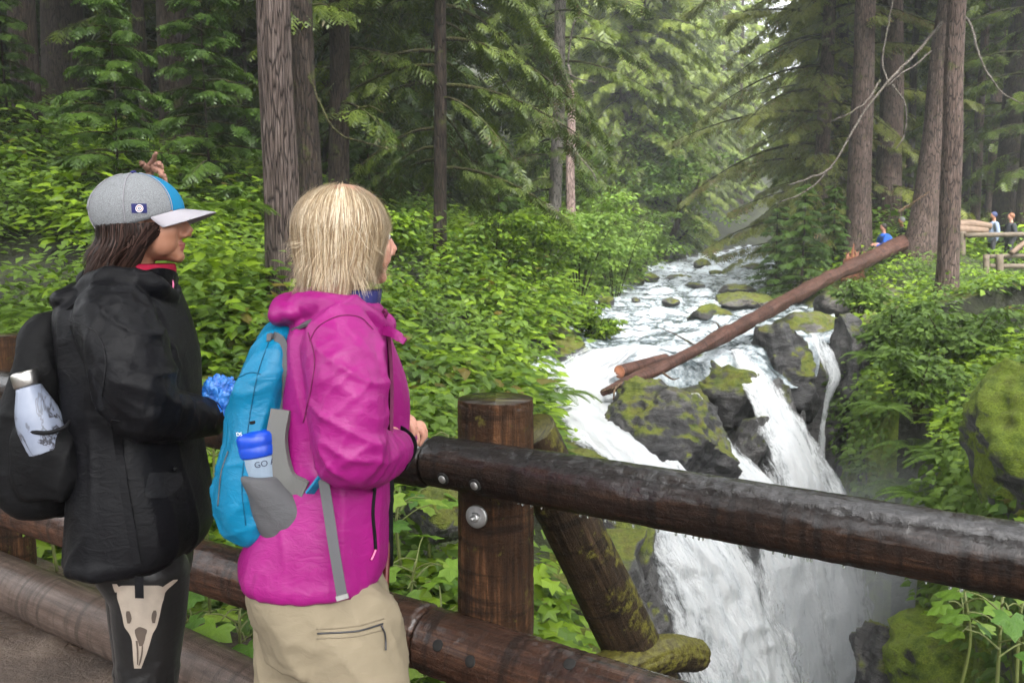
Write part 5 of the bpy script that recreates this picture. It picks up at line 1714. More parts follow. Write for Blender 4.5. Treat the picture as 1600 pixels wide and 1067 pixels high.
# loose flyaways
pth, out = hair_shell(frB, (0.120, 0.103, 0.106), cB, 360, 9, -0.06, 0.75, 0.001, flick=0.03, clump=0.1, ragged=0.03)
strands(hb, pth + np.random.default_rng(3).normal(0, 0.009, (360, 1, 3)) * np.linspace(0, 1, 13)[None, :, None], np.full(360, 0.0009), out)
hairB = part('hair', hb.mesh('hair', M_BLOND), personB)
sk = MB()
v, f = ICO[4]
keepv = v * np.array([0.100, 0.084, 0.094])
sk.add(toB(keepv[:, :] + np.array(cB)), f[(v[f].mean(1)[:, 2] > -0.35) & ~((v[f].mean(1)[:, 0] > 0.55) & (v[f].mean(1)[:, 2] < 0.45))])
part('hair_base', sk.mesh('hair_base', M_BLOND), hairB)
# ------------------------------------------------------------------ blue backpack with bottle
pkt = MB()
v, f = ring_loft([(508, 434, 470, .05, DB - .02), (522, 416, 472, .09, DB - .02), (560, 396, 468, .125, DB - .02), (620, 378, 460, .14, DB - .02), (680, 365, 455, .145, DB - .02), (738, 355, 452, .145, DB - .02), (782, 356, 452, .14, DB - .02), (812, 367, 452, .125, DB - .02), (832, 390, 440, .095, DB - .02)], 40, 40, 2.4)
pkt.add(v, f)
me = remesh(pkt, 0.006, 4)
v, n = verts_of(me)
px_, py_ = pix(v)
v = v + n * (0.018 * crease(v, 31, (0.35, 0.1, 1), 9, 0.9, 0.25) + 0.014 * crease(v, 32, (0.9, 0.1, 0.45), 11, 1.0, 0.25))[:, None]
set_verts(me, v)
loc = P(395, 840, DB)
bpB = thing('backpack', 'turquoise day backpack with grey side pocket worn on the magenta jacket', 'backpack', tuple(loc))
bodyB = part('bag_body', finish(me, M_TEAL), bpB)
pk = MB()
v, f = ring_loft([(738, 379, 442, .064, DB - .135), (750, 382, 454, .064, DB - .135), (768, 388, 470, .060, DB - .135), (798, 394, 490, .050, DB - .135), (822, 402, 484, .044, DB - .13), (842, 416, 466, .038, DB - .12)], 26, 36, 2.2)
pk.add(v, f)
me = remesh(pk, 0.005, 3)
v, n = verts_of(me)
v = v + n * (0.007 * crease(v, 35, (0.7, 0, -0.75), 11, 0.9))[:, None]
set_verts(me, v)
part('side_pocket', finish(me, M_GREYMESH), bpB, label='grey stretch side pocket')
cbp = Caster(bodyB)
M_TEAL_D = fabric('teal_seam', (0.0, 0.07, 0.14), 0.6)
part('back_padding', ribbon([P(440, 640, DB - .15), P(433, 690, DB - .16), P(446, 745, DB - .165), P(478, 765, DB - .17)], 0.045, (1, -0.2, 0), 0.008, fabric('mesh_padding', (0.12, 0.12, 0.115), 0.85, fold=0.1), 'back_padding'), bpB)
part('compression_strap', ribbon(cbp.line([(418, 530), (430, 528), (441, 540), (443, 580), (441, 620), (437, 650)], 0.004), 0.022, (1, -.3, 0), 0.0015, M_WEB, 'compression_strap'), bpB)
part('shoulder_strap', ribbon([P(462, 512, DB - .12), P(490, 502, DB - .165), P(525, 497, DB - .18), P(565, 508, DB - .16), P(588, 545, DB - .10)], 0.03, (0, 1, 0.2), 0.003, M_WEB, 'shoulder_strap'), bpB)
part('hip_fin', ribbon([P(484, 770, DB - .195), P(496, 754, DB - .207), P(506, 741, DB - .214)], np.interp(np.linspace(0, 1, 28), [0, 1], [.022, .016]), (0.75, 0, 0.6), 0.003, M_TEAL, 'hip_fin'), bpB)
part('hip_strap', ribbon([P(504, 742, DB - .212), P(512, 790, DB - .215), P(521, 850, DB - .222), P(535, 934, DB - .226)], 0.023, (1, 0, 0), 0.0012, M_WEB, 'hip_strap'), bpB)
part('strap_end', ribbon([P(534, 929, DB - .229), P(536, 936, DB - .229)], 0.027, (1, 0, 0), 0.003, M_BOLT, 'strap_end'), bpB)
piping('seam', [(424, 524), (404, 580), (392, 640), (384, 700), (378, 760), (384, 820)], 0.0013, cbp, M_TEAL_D, bodyB)
piping('zip', [(357, 705), (346, 740), (341, 790)], 0.0018, cbp, M_WEB, bodyB)
piping('zip', [(372, 590), (392, 582), (408, 585)], 0.0012, cbp, M_TEAL_D, bodyB)

def letters(text, size, mat, name, origin, xdir, ydir, parent, th=0.0006):
    cu = bpy.data.curves.new(name, 'FONT')
    cu.body = text; cu.size = size; cu.extrude = th; cu.align_x = 'CENTER'; cu.align_y = 'CENTER'
    o = bpy.data.objects.new(name, cu); COL.objects.link(o)
    dg = bpy.context.evaluated_depsgraph_get()
    me = bpy.data.meshes.new_from_object(o.evaluated_get(dg))
    bpy.data.objects.remove(o)
    x = Vector(xdir).normalized(); y = Vector(ydir); y = (y - x * y.dot(x)).normalized(); z = x.cross(y)
    m = Matrix((x, y, z)).transposed().to_4x4(); m.translation = Vector(origin)
    me.transform(m)
    me.materials.clear(); me.materials.append(mat)
    return part(name, me, parent)

def bent_letters(text, size, mat, name, base, axis, front, r, h, parent, ang0=0.0):
    """lettering wrapped round a bottle: base point on the axis, axis up, front = direction of the middle of the text"""
    cu = bpy.data.curves.new(name, 'FONT')
    cu.body = text; cu.size = size; cu.extrude = 0.0004; cu.align_x = 'CENTER'; cu.align_y = 'CENTER'
    o = bpy.data.objects.new(name, cu); COL.objects.link(o)
    me = bpy.data.meshes.new_from_object(o.evaluated_get(bpy.context.evaluated_depsgraph_get()))
    bpy.data.objects.remove(o)
    v, _ = verts_of(me)
    ax = np.asarray(axis) / np.linalg.norm(axis); fr = np.asarray(front, float); fr = fr - ax * (fr @ ax); fr /= np.linalg.norm(fr)
    sd_ = np.cross(ax, fr)
    a = v[:, 0] / r + ang0
    rr = r + 0.0008 + v[:, 2]
    w = np.asarray(base) + ax * (h + v[:, 1])[:, None] + fr * (rr * np.cos(a))[:, None] + sd_ * (rr * np.sin(a))[:, None]
    set_verts(me, w)
    me.materials.clear(); me.materials.append(mat)
    return part(name, me, parent)

def lathe(base, axis, prof, seg=32):
    ax = np.asarray(axis, float); ax /= np.linalg.norm(ax)
    p = np.array([np.asarray(base) + ax * h for h, r in prof])
    v, f = tube(p, np.array([r for h, r in prof]), seg, True)
    # tube() needs a stable frame: rebuild rings from the axis
    a = np.cross(ax, [0.3, 0.9, 0.1]); a /= np.linalg.norm(a); b = np.cross(ax, a)
    th = np.linspace(0, 2 * np.pi, seg, endpoint=False)
    ring = np.cos(th)[:, None] * a + np.sin(th)[:, None] * b
    v = np.vstack([(p[i] + ring * prof[i][1]) for i in range(len(prof))] + [p[0], p[-1]])
    return v, f

M_BOT_BLUE = plain('bottle_blue_plastic', (0.005, 0.05, 0.42), 0.3)
t = NT('bottle_clear_plastic')
M_BOT_CLEAR = t.done(t.bsdf((0.22, 0.28, 0.35), 0.28, Subsurface_Weight=0.3, Subsurface_Radius=(0.05, 0.05, 0.05), normal=t.bump(t.voro(t.coord('Object'), 160), 0.3, 0.002)))
M_INK = plain('dark_ink', (0.02, 0.025, 0.06), 0.5)
M_WHITE = plain('white_print', (0.75, 0.76, 0.78), 0.5)
# squeeze bottle: axis from pocket to mouthpiece
q0, q1 = P(424, 800, DB - .125), P(399, 672, DB - .145)
ax = (q1 - q0) / np.linalg.norm(q1 - q0); H = np.linalg.norm(q1 - q0)
sb = thing('squeeze_bottle', 'clear squeeze bottle with bright blue lid in the grey backpack pocket', 'bottle', tuple(q0))
rb = 0.0445
v, f = lathe(q0, ax, [(0.0, rb * .9), (0.004, rb), (H - .058, rb), (H - .052, rb * .98), (H - .05, rb * .95)])
part('bottle_body', npmesh('bottle_body', v, f, True, [M_BOT_CLEAR]), sb)
v, f = lathe(q0, ax, [(H - .056, rb * 1.03), (H - .052, rb * 1.05), (H - .034, rb * 1.05), (H - .031, rb * 1.01), (H - .028, rb * 1.04), (H - .012, rb * 1.02), (H - .004, rb * .90), (H + .000, rb * .55), (H + .002, rb * .36), (H + .016, rb * .34), (H + .018, rb * .30)])
lid = part('lid', npmesh('lid', v, f, True, [M_BOT_BLUE]), sb)
v, f = lathe(q0, ax, [(H + .016, rb * .37), (H + .018, rb * .40), (H + .024, rb * .38), (H + .025, rb * .25)])
part('spout', npmesh('spout', v, f, True, [M_BLACKSTRAP]), lid)
bent_letters('GO AC', 0.019, M_INK, 'lettering', q0, ax, np.array([0.25, -1, 0]), rb, H - .071, sb, 0.38)
o = cbp(375, 678, 0.0015)
if o is not None:
    letters('DS', 0.012, M_WHITE, 'lettering', o + np.array([0, -0.004, 0]), (1, -0.25, 0.1), (0.1, 0, 1), bpB)

# trekking pole hanging from her wrist
tp = thing('trekking_pole', 'dark red trekking pole hanging from the blonde hiker\'s wrist strap', 'pole', tuple(P(604, 1000, DB + .1)))
a, b = P(606, 735, DB + .10), P(601, 960, DB + .09)
b2 = np.array([b[0] - 0.004, b[1], 0.02])
part('shaft', npmesh('shaft', *tube([a + (b2 - a) * 0.12, b, b2], np.array([0.009, 0.008, 0.006]), 12), True, [plain('pole_red', (0.10, 0.012, 0.012), 0.35, 0.3)]), tp)
part('grip', npmesh('grip', *tube(catmull([a, a + (b2 - a) * .05, a + (b2 - a) * .1, a + (b2 - a) * .15, a + (b2 - a) * .22], 16), np.array([.013, .016, .015, .017, .014, .016] + [.014] * 10), 14), True, [M_BLACKSTRAP]), tp)
wr = P(613, 687, DB + .155)
pth = []
axd = (P(622, 661, DB + .27) - wrN); axd /= np.linalg.norm(axd)
e1 = np.cross(axd, [0, 0, 1]); e1 /= np.linalg.norm(e1); e2 = np.cross(e1, axd)
cw = wrN * 0.62 + kn * 0.38
loop = np.array([cw + e1 * .036 * math.cos(x) + e2 * .036 * math.sin(x) for x in np.linspace(0, 2 * np.pi, 24)])
part('wrist_strap', ribbon(loop, 0.030, axd, 0.002, M_BLACKSTRAP, 'wrist_strap'), tp)
part('strap_tail', ribbon([P(610, 668, DB + .2), P(630, 676, DB + .19), P(643, 692, DB + .20), P(640, 715, DB + .20), P(630, 735, DB + .18)], 0.03, (0.6, -0.2, 0.5), 0.002, M_BLACKSTRAP, 'strap_tail'), tp)

# ------------------------------------------------------------------ hiker with the cap and black coat
DA = 2.40
frA = head_frame(229, 346, DA, R(10), R(-2), 1.0)
toA, rotA = frA
gA = np.array([toA((0, 0, 0))[0] - 0.02, toA((0, 0, 0))[1], 0])
body = MB()
add_head(body, frA)
limb(body, [toA((-0.025, 0, -0.06)), toA((-0.045, 0, -0.13)), P(200, 450, DA)], [0.052, 0.050, 0.058])
v, f = ring_loft([(440, 160, 250, .10, DA), (480, 120, 262, .16, DA), (600, 125, 280, .16, DA), (740, 140, 285, .15, DA), (860, 160, 280, .14, DA), (920, 185, 275, .12, DA)], 30, 30)
body.add(v, f)
leg(body, P(234, 890, DA - .06), P(230, 1110, DA - .07), gA + np.array([0.0, -.08, 0.09]), gA + np.array([0.18, -.08, 0.05]), [.08, .072, .053, .05, .036])
leg(body, P(222, 890, DA + .08), P(222, 1110, DA + .09), gA + np.array([-0.04, .10, 0.09]), gA + np.array([0.14, .11, 0.05]), [.08, .072, .053, .05, .036])
shN2, elN2, wrN2 = P(180, 490, DA - .18), P(228, 640, DA - .20), P(338, 650, DA + .02)
shF2, elF2, wrF2 = P(215, 480, DA + .18), P(275, 630, DA + .24), P(345, 640, DA + .20)
limb(body, [shN2, (shN2 + elN2) / 2, elN2], [.05, .045, .04]); limb(body, [elN2, (elN2 + wrN2) / 2, wrN2], [.04, .036, .026])
limb(body, [shF2, (shF2 + elF2) / 2, elF2], [.05, .045, .04]); limb(body, [elF2, (elF2 + wrF2) / 2, wrF2], [.04, .036, .026])
kA = wrN2 + np.array([0.075, 0.03, -0.01])
add_hand(body, wrN2, kA, np.array([-0.008, 0.032, 0.010]), [([(0.6, .1, -.1), (.75, .1, -.6), (.35, .1, -.95)], L_) for L_ in (.040, .044, .042, .034)], [wrN2 + np.array([.02, -.015, .015]), wrN2 + np.array([.05, -.03, .03]), wrN2 + np.array([.085, -.02, .02])])
add_hand(body, wrF2, wrF2 + np.array([0.075, 0.0, -0.01]), np.array([-0.008, 0.032, 0.010]), [([(0.6, .1, -.1), (.75, .1, -.6), (.35, .1, -.95)], L_) for L_ in (.040, .044, .042, .034)], [wrF2 + np.array([.02, -.015, .015]), wrF2 + np.array([.05, -.03, .03]), wrF2 + np.array([.085, -.02, .02])])
me = finish(remesh(body, 0.0034, 6, 0.5, 0.15), [M_SKIN_A, M_LIP])
pc = poly_centers(me)
lc_ = (pc - P(229, 346, DA)) @ np.array(rotA)
paint(me, (lc_[:, 0] > 0.084) & (np.abs(lc_[:, 1]) < 0.023) & (lc_[:, 2] < -0.056) & (lc_[:, 2] > -0.084), 1)
loc = (gA[0], gA[1], 0.0)
me.transform(Matrix.Translation(-Vector(loc)))
personA = link('person', me, None, loc)
tag(personA, 'person in a grey and blue cap and long black coat looking at the falls', 'person')
for s in (-1, 1):
    em = MB(); ell(em, toA((0.0785, s * 0.030, 0.000)), (0.0115,) * 3, 3)
    ey = part('eye', em.mesh('eye', M_EYE), personA)
    im = MB(); ell(im, toA((0.0880, s * 0.031, 0.000)), (0.0035, 0.0062, 0.0062), 2, rotA)
    part('iris', im.mesh('iris', M_IRIS), ey)
    p = toA(np.array([[0.093, s * .012, .020], [0.090, s * .030, .026], [0.076, s * .047, .021]]))
    part('eyebrow', npmesh('eyebrow', *tube(catmull(p, 10), 0.0032, 6), True, [M_BROW]), personA)
    p = toA(np.array([[0.092, s * .021, .0035], [0.0905, s * .032, .0055], [0.083, s * .042, .0015]]))
    part('eyelashes', npmesh('eyelashes', *tube(catmull(p, 10), 0.0018, 6), True, [M_BROW]), personA)

# leggings with a printed animal skull
lg = MB()
v, f = ring_loft([(845, 150, 290, .16, DA), (880, 160, 292, .16, DA), (925, 180, 286, .12, DA)], 12, 30)
lg.add(v, f)
limb(lg, [P(234, 890, DA - .06), P(233, 960, DA - .065), P(232, 1030, DA - .07), P(230, 1110, DA - .07), gA + np.array([0.03, -.08, 0.3]), gA + np.array([0.0, -.08, 0.08])], [.102, .094, .080, .068, .056, .042], 40, 28)
limb(lg, [P(222, 890, DA + .08), P(225, 960, DA + .085), P(225, 1030, DA + .09), P(222, 1110, DA + .09), gA + np.array([0.0, .09, 0.3]), gA + np.array([-0.04, .10, 0.08])], [.102, .094, .080, .068, .056, .042], 40, 28)
me = remesh(lg, 0.007, 3)
v, n = verts_of(me)
px_, py_ = pix(v)
v = v + n * (0.006 * crease(v, 41, (1, 0, 0.25), 20, 1.2) * smooth(1020, 1045, py_))[:, None]
set_verts(me, v)
leggings = part('leggings', finish(me, M_LEGGING), personA)
cl = Caster(leggings)
def printed(name, rows, mat, parent, caster, lift, nx=7, ny=None):
    """rows: (py, px_left, px_right) flat print laid on the cloth"""
    ny = ny or max(6, int((rows[-1][0] - rows[0][0]) / 3))
    r = catmull(np.array(rows, float), ny)
    V_, ok = [], True
    for py, l, rr in r:
        for k in np.linspace(0, 1, nx):
            p = caster(l + (rr - l) * k, py, lift)
            if p is None:
                p = V_[-1] if V_ else np.array([0, 0, 0.])
            V_.append(p)
    return part(name, npmesh(name, np.array(V_), grid_faces(ny, nx), True, [mat]), parent)
M_BONE = plain('bone_print', (0.24, 0.20, 0.16), 0.6, bump=(40, 0.3, 0.004), var=0.3)
M_BONE_D = plain('bone_hollow_print', (0.05, 0.035, 0.025), 0.6, var=0.4)  # dark print colour of the skull's hollows
M_BONE_M = plain('bone_horn_print', (0.25, 0.20, 0.16), 0.6, var=0.3)
Z = lambda x, y: (780 + y / 3.636, x / 3.636)
def zr(*rows): return [(780 + y / 3.636, l / 3.636, r / 3.636) for y, l, r in rows]
sk = printed('skull_print', zr((488, 690, 900), (505, 668, 935), (560, 668, 930), (600, 680, 918), (660, 696, 906), (720, 708, 890), (760, 735, 868), (800, 750, 856), (860, 755, 838), (910, 758, 820), (958, 764, 802)), M_BONE, leggings, cl, 0.0012, 11)
for rows in (zr((632, 722, 738), (650, 718, 746), (680, 722, 750), (702, 726, 740)), zr((628, 872, 886), (650, 862, 890), (680, 860, 884), (700, 866, 880)), zr((722, 790, 800), (738, 768, 836), (770, 772, 828), (800, 784, 822), (830, 792, 812)), zr((800, 772, 784), (850, 778, 788), (900, 780, 788), (935, 780, 786)), zr((830, 806, 814), (870, 803, 812), (915, 794, 803), (940, 788, 794))):
    printed('skull_hollow', rows, M_BONE_D, sk, cl, 0.0022, 5)
printed('horn_print', zr((455, 985, 1010), (480, 945, 985), (505, 915, 955), (530, 905, 935)), M_BONE_M, sk, cl, 0.0017, 5)
printed('horn_print', zr((478, 640, 665), (500, 645, 680), (525, 655, 690)), M_BONE_M, sk, cl, 0.0017, 5)

# long black coat
jk = MB()
v, f = ring_loft([(424, 178, 262, .075, DA), (438, 140, 268, .12, DA), (458, 116, 274, .165, DA), (490, 106, 284, .20, DA), (550, 112, 298, .212, DA), (605, 116, 302, .205, DA), (660, 120, 301, .195, DA), (712, 124, 306, .198, DA),
                  (762, 125, 315, .205, DA), (805, 124, 320, .21, DA), (836, 122, 316, .212, DA), (855, 122, 302, .212, DA), (864, 124, 290, .205, DA)], 50, 48, 2.3)
jk.add(v, f)
limb(jk, [P(178, 495, DA - .15), P(196, 545, DA - .19), P(212, 600, DA - .205), P(228, 640, DA - .205)], [.098, .096, .090, .082])
limb(jk, [P(228, 641, DA - .205), P(262, 650, DA - .14), P(305, 652, DA - .06), P(330, 650, DA - .005)], [.080, .070, .058, .052])
limb(jk, [P(215, 490, DA + .16), P(250, 560, DA + .22), P(275, 630, DA + .23)], [.09, .085, .075])
limb(jk, [P(275, 630, DA + .23), P(310, 640, DA + .21), P(335, 642, DA + .19)], [.07, .058, .05])
# hood lying on the shoulders
ell(jk, P(128, 462, DA - .03), (.062, .135, .036), 3, np.array(Euler((0, -0.25, 0.1)).to_matrix()))
limb(jk, [P(140, 448, DA - .11), P(190, 440, DA - .13), P(240, 446, DA - .10), P(268, 465, DA - .02)], [.034, .03, .027, .022])
limb(jk, [P(140, 440, DA + .11), P(190, 430, DA + .13), P(240, 436, DA + .10), P(270, 455, DA + .0)], [.034, .03, .027, .022])
me = remesh(jk, 0.0066, 5)
v, n = verts_of(me)
px_, py_ = pix(v)
arm = smooth(DA - 0.05, DA - 0.14, v[:, 1]) * smooth(690, 660, py_) * smooth(120, 150, px_)
hem = smooth(860, 900, py_)
dv = 0.014 * crease(v, 51, (0.12, 0.1, -1), 8, 0.9) * (1 - arm) + 0.022 * crease(v, 52, (0.85, 0.3, -0.55), 10, 1.0, 0.2) * arm + 0.011 * crease(v, 53, (0.3, 0.2, 0.95), 12, 1.1, 0.2) * arm + 0.006 * crease(v, 54, (1, 0.2, 0), 20, 0.9) * hem
set_verts(me, v + n * dv[:, None])
coat = part('coat', finish(me, M_BLACKCOAT), personA)
cc_ = Caster(coat)
M_COAT_L = fabric('black_trim', (0.0055, 0.0055, 0.0065), 0.5, spec=0.25)
printed('pocket_flap', [(738, 232, 282), (755, 228, 284), (772, 226, 268), (778, 232, 256)], M_COAT_L, coat, cc_, 0.004, 9)
b_ = cc_(272, 733, 0.004)
part('button', disc(b_, cc_.n, 0.006, 0.004, M_BLACKSTRAP, 'button', 16, 0.002), coat)
part('belt_tail', ribbon(cc_.line([(183, 655), (187, 700), (195, 760), (206, 830), (214, 880), (217, 905)], 0.006), 0.021, (1, 0, 0), 0.0012, M_BLACKSTRAP, 'belt_tail'), coat)
tl = [P(217, 900, DA - .225), P(217.5, 918, DA - .222), P(218, 934, DA - .218)]
part('belt_end', ribbon(tl, 0.021, (1, 0, 0), 0.0012, M_BLACKSTRAP, 'belt_end'), coat)
piping('seam', [(108, 500), (150, 520), (165, 560), (160, 620)], 0.0015, cc_, M_COAT_L, coat)
v, f = ring_loft([(412, 186, 270, .066, DA), (425, 184, 272, .072, DA), (442, 180, 266, .07, DA)], 10, 28)
part('fleece_collar', npmesh('fleece_collar', v, f, True, [M_FLEECE]), personA, label='red fleece collar')
part('collar_tab', ribbon([P(266, 432, DA - .03), P(270, 445, DA - .03), P(266, 462, DA - .03)], 0.018, (0.6, -1, 0), 0.002, M_PINK, 'collar_tab'), personA)
part('coat_collar', ribbon([P(222, 442, DA - .10), P(250, 435, DA - .08), P(270, 440, DA - .03), P(276, 448, DA + .02)], 0.055, (0.1, -0.1, 1), 0.003, M_BLACKCOAT, 'coat_collar'), coat)

# cap
CC, CRr = np.array([-0.024, 0, 0.030]), np.array([0.123, 0.093, 0.099])
nph, nt_ = 72, 18
ph = np.linspace(-math.pi, math.pi, nph, endpoint=False)
def cap_pt(phi, th): return CC + np.stack([CRr[0] * np.sin(th) * np.cos(phi), CRr[1] * np.sin(th) * np.sin(phi), CRr[2] * np.cos(th)], -1)
lo, hi = np.full(nph, 0.6), np.full(nph, 2.4)
for _ in range(40):
    m_ = (lo + hi) / 2
    q = cap_pt(ph, m_)
    below = q[:, 2] < -0.004 + 0.30 * q[:, 0]
    hi = np.where(below, m_, hi); lo = np.where(below, lo, m_)
th_end = lo
T = np.linspace(0.02, 1, nt_)
CV = np.concatenate([cap_pt(ph, th_end * t) for t in T])
# pinch the top panels into soft gores
gore = 1 + 0.010 * np.cos(np.tile(ph, nt_) * 6)
CV = CC + (CV - CC) * gore[:, None]
fq = grid_faces(nt_, nph, False, True)
fphi = np.angle(np.exp(1j * (ph[(fq[:, 0] % nph)] + math.pi / nph)))
row = fq[:, 0] // nph
gap = (np.abs(np.abs(fphi) - math.pi) < 0.42) & (row > nt_ - 8)
blue = (np.abs(fphi) < 0.60)
keepf = ~gap
t = NT('cap_grey_mesh')
co = t.coord('Object')
hole = t.noise(co, 500, 2, 0.6)
M_CAPG = t.done(t.bsdf(t.mix(t.rng(hole, 0.35, 0.65), (0.12, 0.128, 0.132), (0.24, 0.25, 0.265)), 0.75, normal=t.bump(t.math('ADD', hole, t.noise(co, 40, 3)), 0.5, 0.002)))
M_CAPB = fabric('cap_blue', (0.0, 0.15, 0.30), 0.7, fold=0.2)
M_BRIM = fabric('cap_brim', (0.30, 0.285, 0.31), 0.75, fold=0.1)
cap = part('cap', npmesh('cap', toA(CV), fq[keepf], True, [M_CAPG, M_CAPB], blue[keepf].astype(int)), personA)
sol = cap.modifiers.new('thickness', 'SOLIDIFY'); sol.thickness = 0.0025; sol.offset = -1
bp_ = np.linspace(-1.12, 1.12, 40)
rimq = cap_pt(bp_, np.interp(bp_, ph, th_end))
rows_ = []
for s_ in np.linspace(0, 1, 14):
    q = rimq.copy()
    Lb = 0.082 * np.clip(np.cos(bp_ * 1.18), 0.0, 1) ** 0.75
    q[:, 0] += s_ * Lb
    q[:, 2] += 0.003 - 0.010 * s_ - 0.022 * np.sin(bp_) ** 2 * s_ ** 0.6 + 0.004 * s_ * (1 - s_)
    rows_.append(q)
bm_ = part('brim', npmesh('brim', toA(np.concatenate(rows_)), grid_faces(14, 40), True, [M_BRIM]), cap)
sol = bm_.modifiers.new('thickness', 'SOLIDIFY'); sol.thickness = 0.0035; sol.offset = 0
em = MB(); ell(em, toA(CC + np.array([0, 0, CRr[2] + 0.002])), (.009, .009, .005), 2)
part('button', em.mesh('button', M_NAVY), cap)
for a_ in (-0.60, 0.60, -1.65, 1.65, -2.65, 2.65):
    q = cap_pt(np.full(16, a_), np.linspace(0.1, 0.98, 16) * float(np.interp(a_, ph, th_end)))
    q = CC + (q - CC) * 1.014
    part('seam', npmesh('seam', *tube(toA(q), 0.0011, 5), True, [M_BRIM]), cap)
q = np.array([cap_pt(np.array([a_]), np.array([float(np.interp(a_, ph, th_end)) * 0.975]))[0] for a_ in np.concatenate([np.linspace(2.6, math.pi, 8), np.linspace(-math.pi, -2.6, 8)])])
part('back_strap', ribbon(toA(q * np.array([1.01, 1, 1])), 0.018, np.array([0, 0, 1.0]), 0.0015, M_GREYMESH, 'back_strap'), cap)
ccap = Caster(cap)
pa = printed('badge', [(318.5, 205, 229), (325, 205.5, 229.5), (333, 206, 230)], M_NAVY, cap, ccap, 0.0022, 9, 6)
for k_, (rr, mt) in enumerate(((6.0, M_WHITE), (4.9, plain('badge_maroon', (0.22, 0.02, 0.04), 0.7)), (3.6, M_WHITE), (2.2, M_NAVY), (0.9, M_WHITE))):
    th = np.linspace(0, 2 * np.pi, 20, endpoint=False)
    pts = [ccap(218, 326, 0.0035 + 0.0005 * k_)] + [ccap(218 + rr * math.cos(a), 326 + rr * math.sin(a), 0.0035 + 0.0005 * k_) for a in th]
    if all(p is not None for p in pts):
        j = np.arange(20)
        part('badge_ring', npmesh('badge_ring', np.array(pts), np.stack([0 * j, 1 + j, 1 + (j + 1) % 20], 1), False, [mt]), pa)

# long dark hair under the cap
ha = MB()
for (n_, sd_, ro, ze, w0) in ((1300, 21, 0.86, -0.160, 0.0042), (1600, 22, 0.92, -0.150, 0.0034)):
    pth, out = hair_shell(frA, (0.108 * ro, 0.096 * ro, 0.092 * ro), (-0.028, 0, -0.008), n_, sd_, ze, 1.08, 0.004, theta0=(1.55, 1.78), inward=0.012, flick=0.0, curl=0.02, sweep=0.25)
    sh = np.linspace(0, 1, 13)
    back = np.array([-1.0, 0, 0]) @ np.array(rotA).T
    pth = pth + back[None, None, :] * (0.045 * smooth(0.2, 1.0, sh))[None, :, None]
    strands(ha, pth, np.random.default_rng(sd_).uniform(0.6, 1.3, n_) * w0, out)
hairA = part('hair', ha.mesh('hair', M_BROWNHAIR), personA)
sk2 = MB()
v, f = ICO[4]
c_ = v[f].mean(1)
sk2.add(toA(v * np.array([0.098, 0.080, 0.088]) + np.array([-0.028, 0, 0.02])), f[(c_[:, 0] < 0.35) | (c_[:, 2] > 0.6)])
part('hair_base', sk2.mesh('hair_base', M_BROWNHAIR), hairA)

# black backpack and marbled flask
bk = MB()
v, f = ring_loft([(488, 70, 112, .07, DA - .02), (510, 54, 118, .11, DA - .02), (560, 45, 125, .135, DA - .02), (620, 26, 130, .15, DA - .02), (670, 10, 135, .155, DA - .02), (720, 8, 140, .155, DA - .02), (765, 18, 135, .145, DA - .02), (788, 40, 122, .12, DA - .02), (797, 62, 112, .09, DA - .02)], 40, 40, 2.5)
bk.add(v, f)
v, f = ring_loft([(664, 26, 108, .05, DA - .165), (690, 20, 118, .055, DA - .165), (740, 20, 132, .05, DA - .16), (775, 34, 118, .045, DA - .15)], 22, 30, 2.3)
bk.add(v, f)
me = remesh(bk, 0.007, 4)
v, n = verts_of(me)
set_verts(me, v + n * (0.009 * crease(v, 61, (0.3, 0, 1), 9, 1.0) + 0.006 * crease(v, 62, (0.8, 0, -.6), 12, 1.0))[:, None])
bpA = thing('backpack', 'black backpack worn over the black coat, flask in its side pocket', 'backpack', tuple(P(70, 795, DA)))
part('bag_body', finish(me, M_BLACKBAG), bpA)
part('pocket_band', npmesh('pocket_band', *tube(catmull([P(28, 660, DA - .20), P(45, 673, DA - .225), P(75, 676, DA - .232), P(100, 668, DA - .22), P(110, 658, DA - .20)], 24), 0.0055, 8), True, [M_BLACKSTRAP]), bpA)
part('shoulder_strap', ribbon([P(95, 500, DA - .13), P(130, 470, DA - .17), P(175, 462, DA - .18), P(225, 480, DA - .16), P(252, 530, DA - .12)], 0.05, (0, 1, .2), 0.005, M_BLACKBAG, 'shoulder_strap'), bpA)
f0, f1 = P(76, 705, DA - .175), P(38, 583, DA - .19)
ax = (f1 - f0) / np.linalg.norm(f1 - f0); H = np.linalg.norm(f1 - f0)
t = NT('marble_enamel')
co = t.coord('Object')
vein = t.math('ABSOLUTE', t.math('SUBTRACT', t.noise(co, 7, 4, 0.6, 1.4), 0.5))
bl = t.noise(co, 9, 3)
col = t.mix(t.rng(vein, 0.004, 0.03), (0.03, 0.028, 0.035), t.ramp(bl, [(0.35, (0.14, 0.165, 0.23)), (0.65, (0.27, 0.30, 0.375))]))
col = t.mix(t.rng(bl, 0.42, 0.5), t.mix(0.35, col, (0.25, 0.28, 0.35)), col)
M_MARBLE = t.done(t.bsdf(col, 0.3))
fk = thing('flask', 'marbled white flask with steel cap in the black backpack pocket', 'bottle', tuple(f0))
v, f = lathe(f0, ax, [(0, .050), (.004, .0535), (.05, .0535), (H - .125, .0535), (H - .10, .050), (H - .08, .044), (H - .06, .037), (H - .045, .032), (H - .036, .030), (H - .033, .0285)])
part('flask_body', npmesh('flask_body', v, f, True, [M_MARBLE]), fk)
v, f = lathe(f0, ax, [(H - .040, .0295), (H - .034, .0295)])
part('seal_ring', npmesh('seal_ring', v, f, True, [M_BLACKSTRAP]), fk)
v, f = lathe(f0, ax, [(H - .034, .031), (H - .030, .033), (H - .004, .033), (H + .002, .031), (H + .005, .026), (H + .005, .01)])
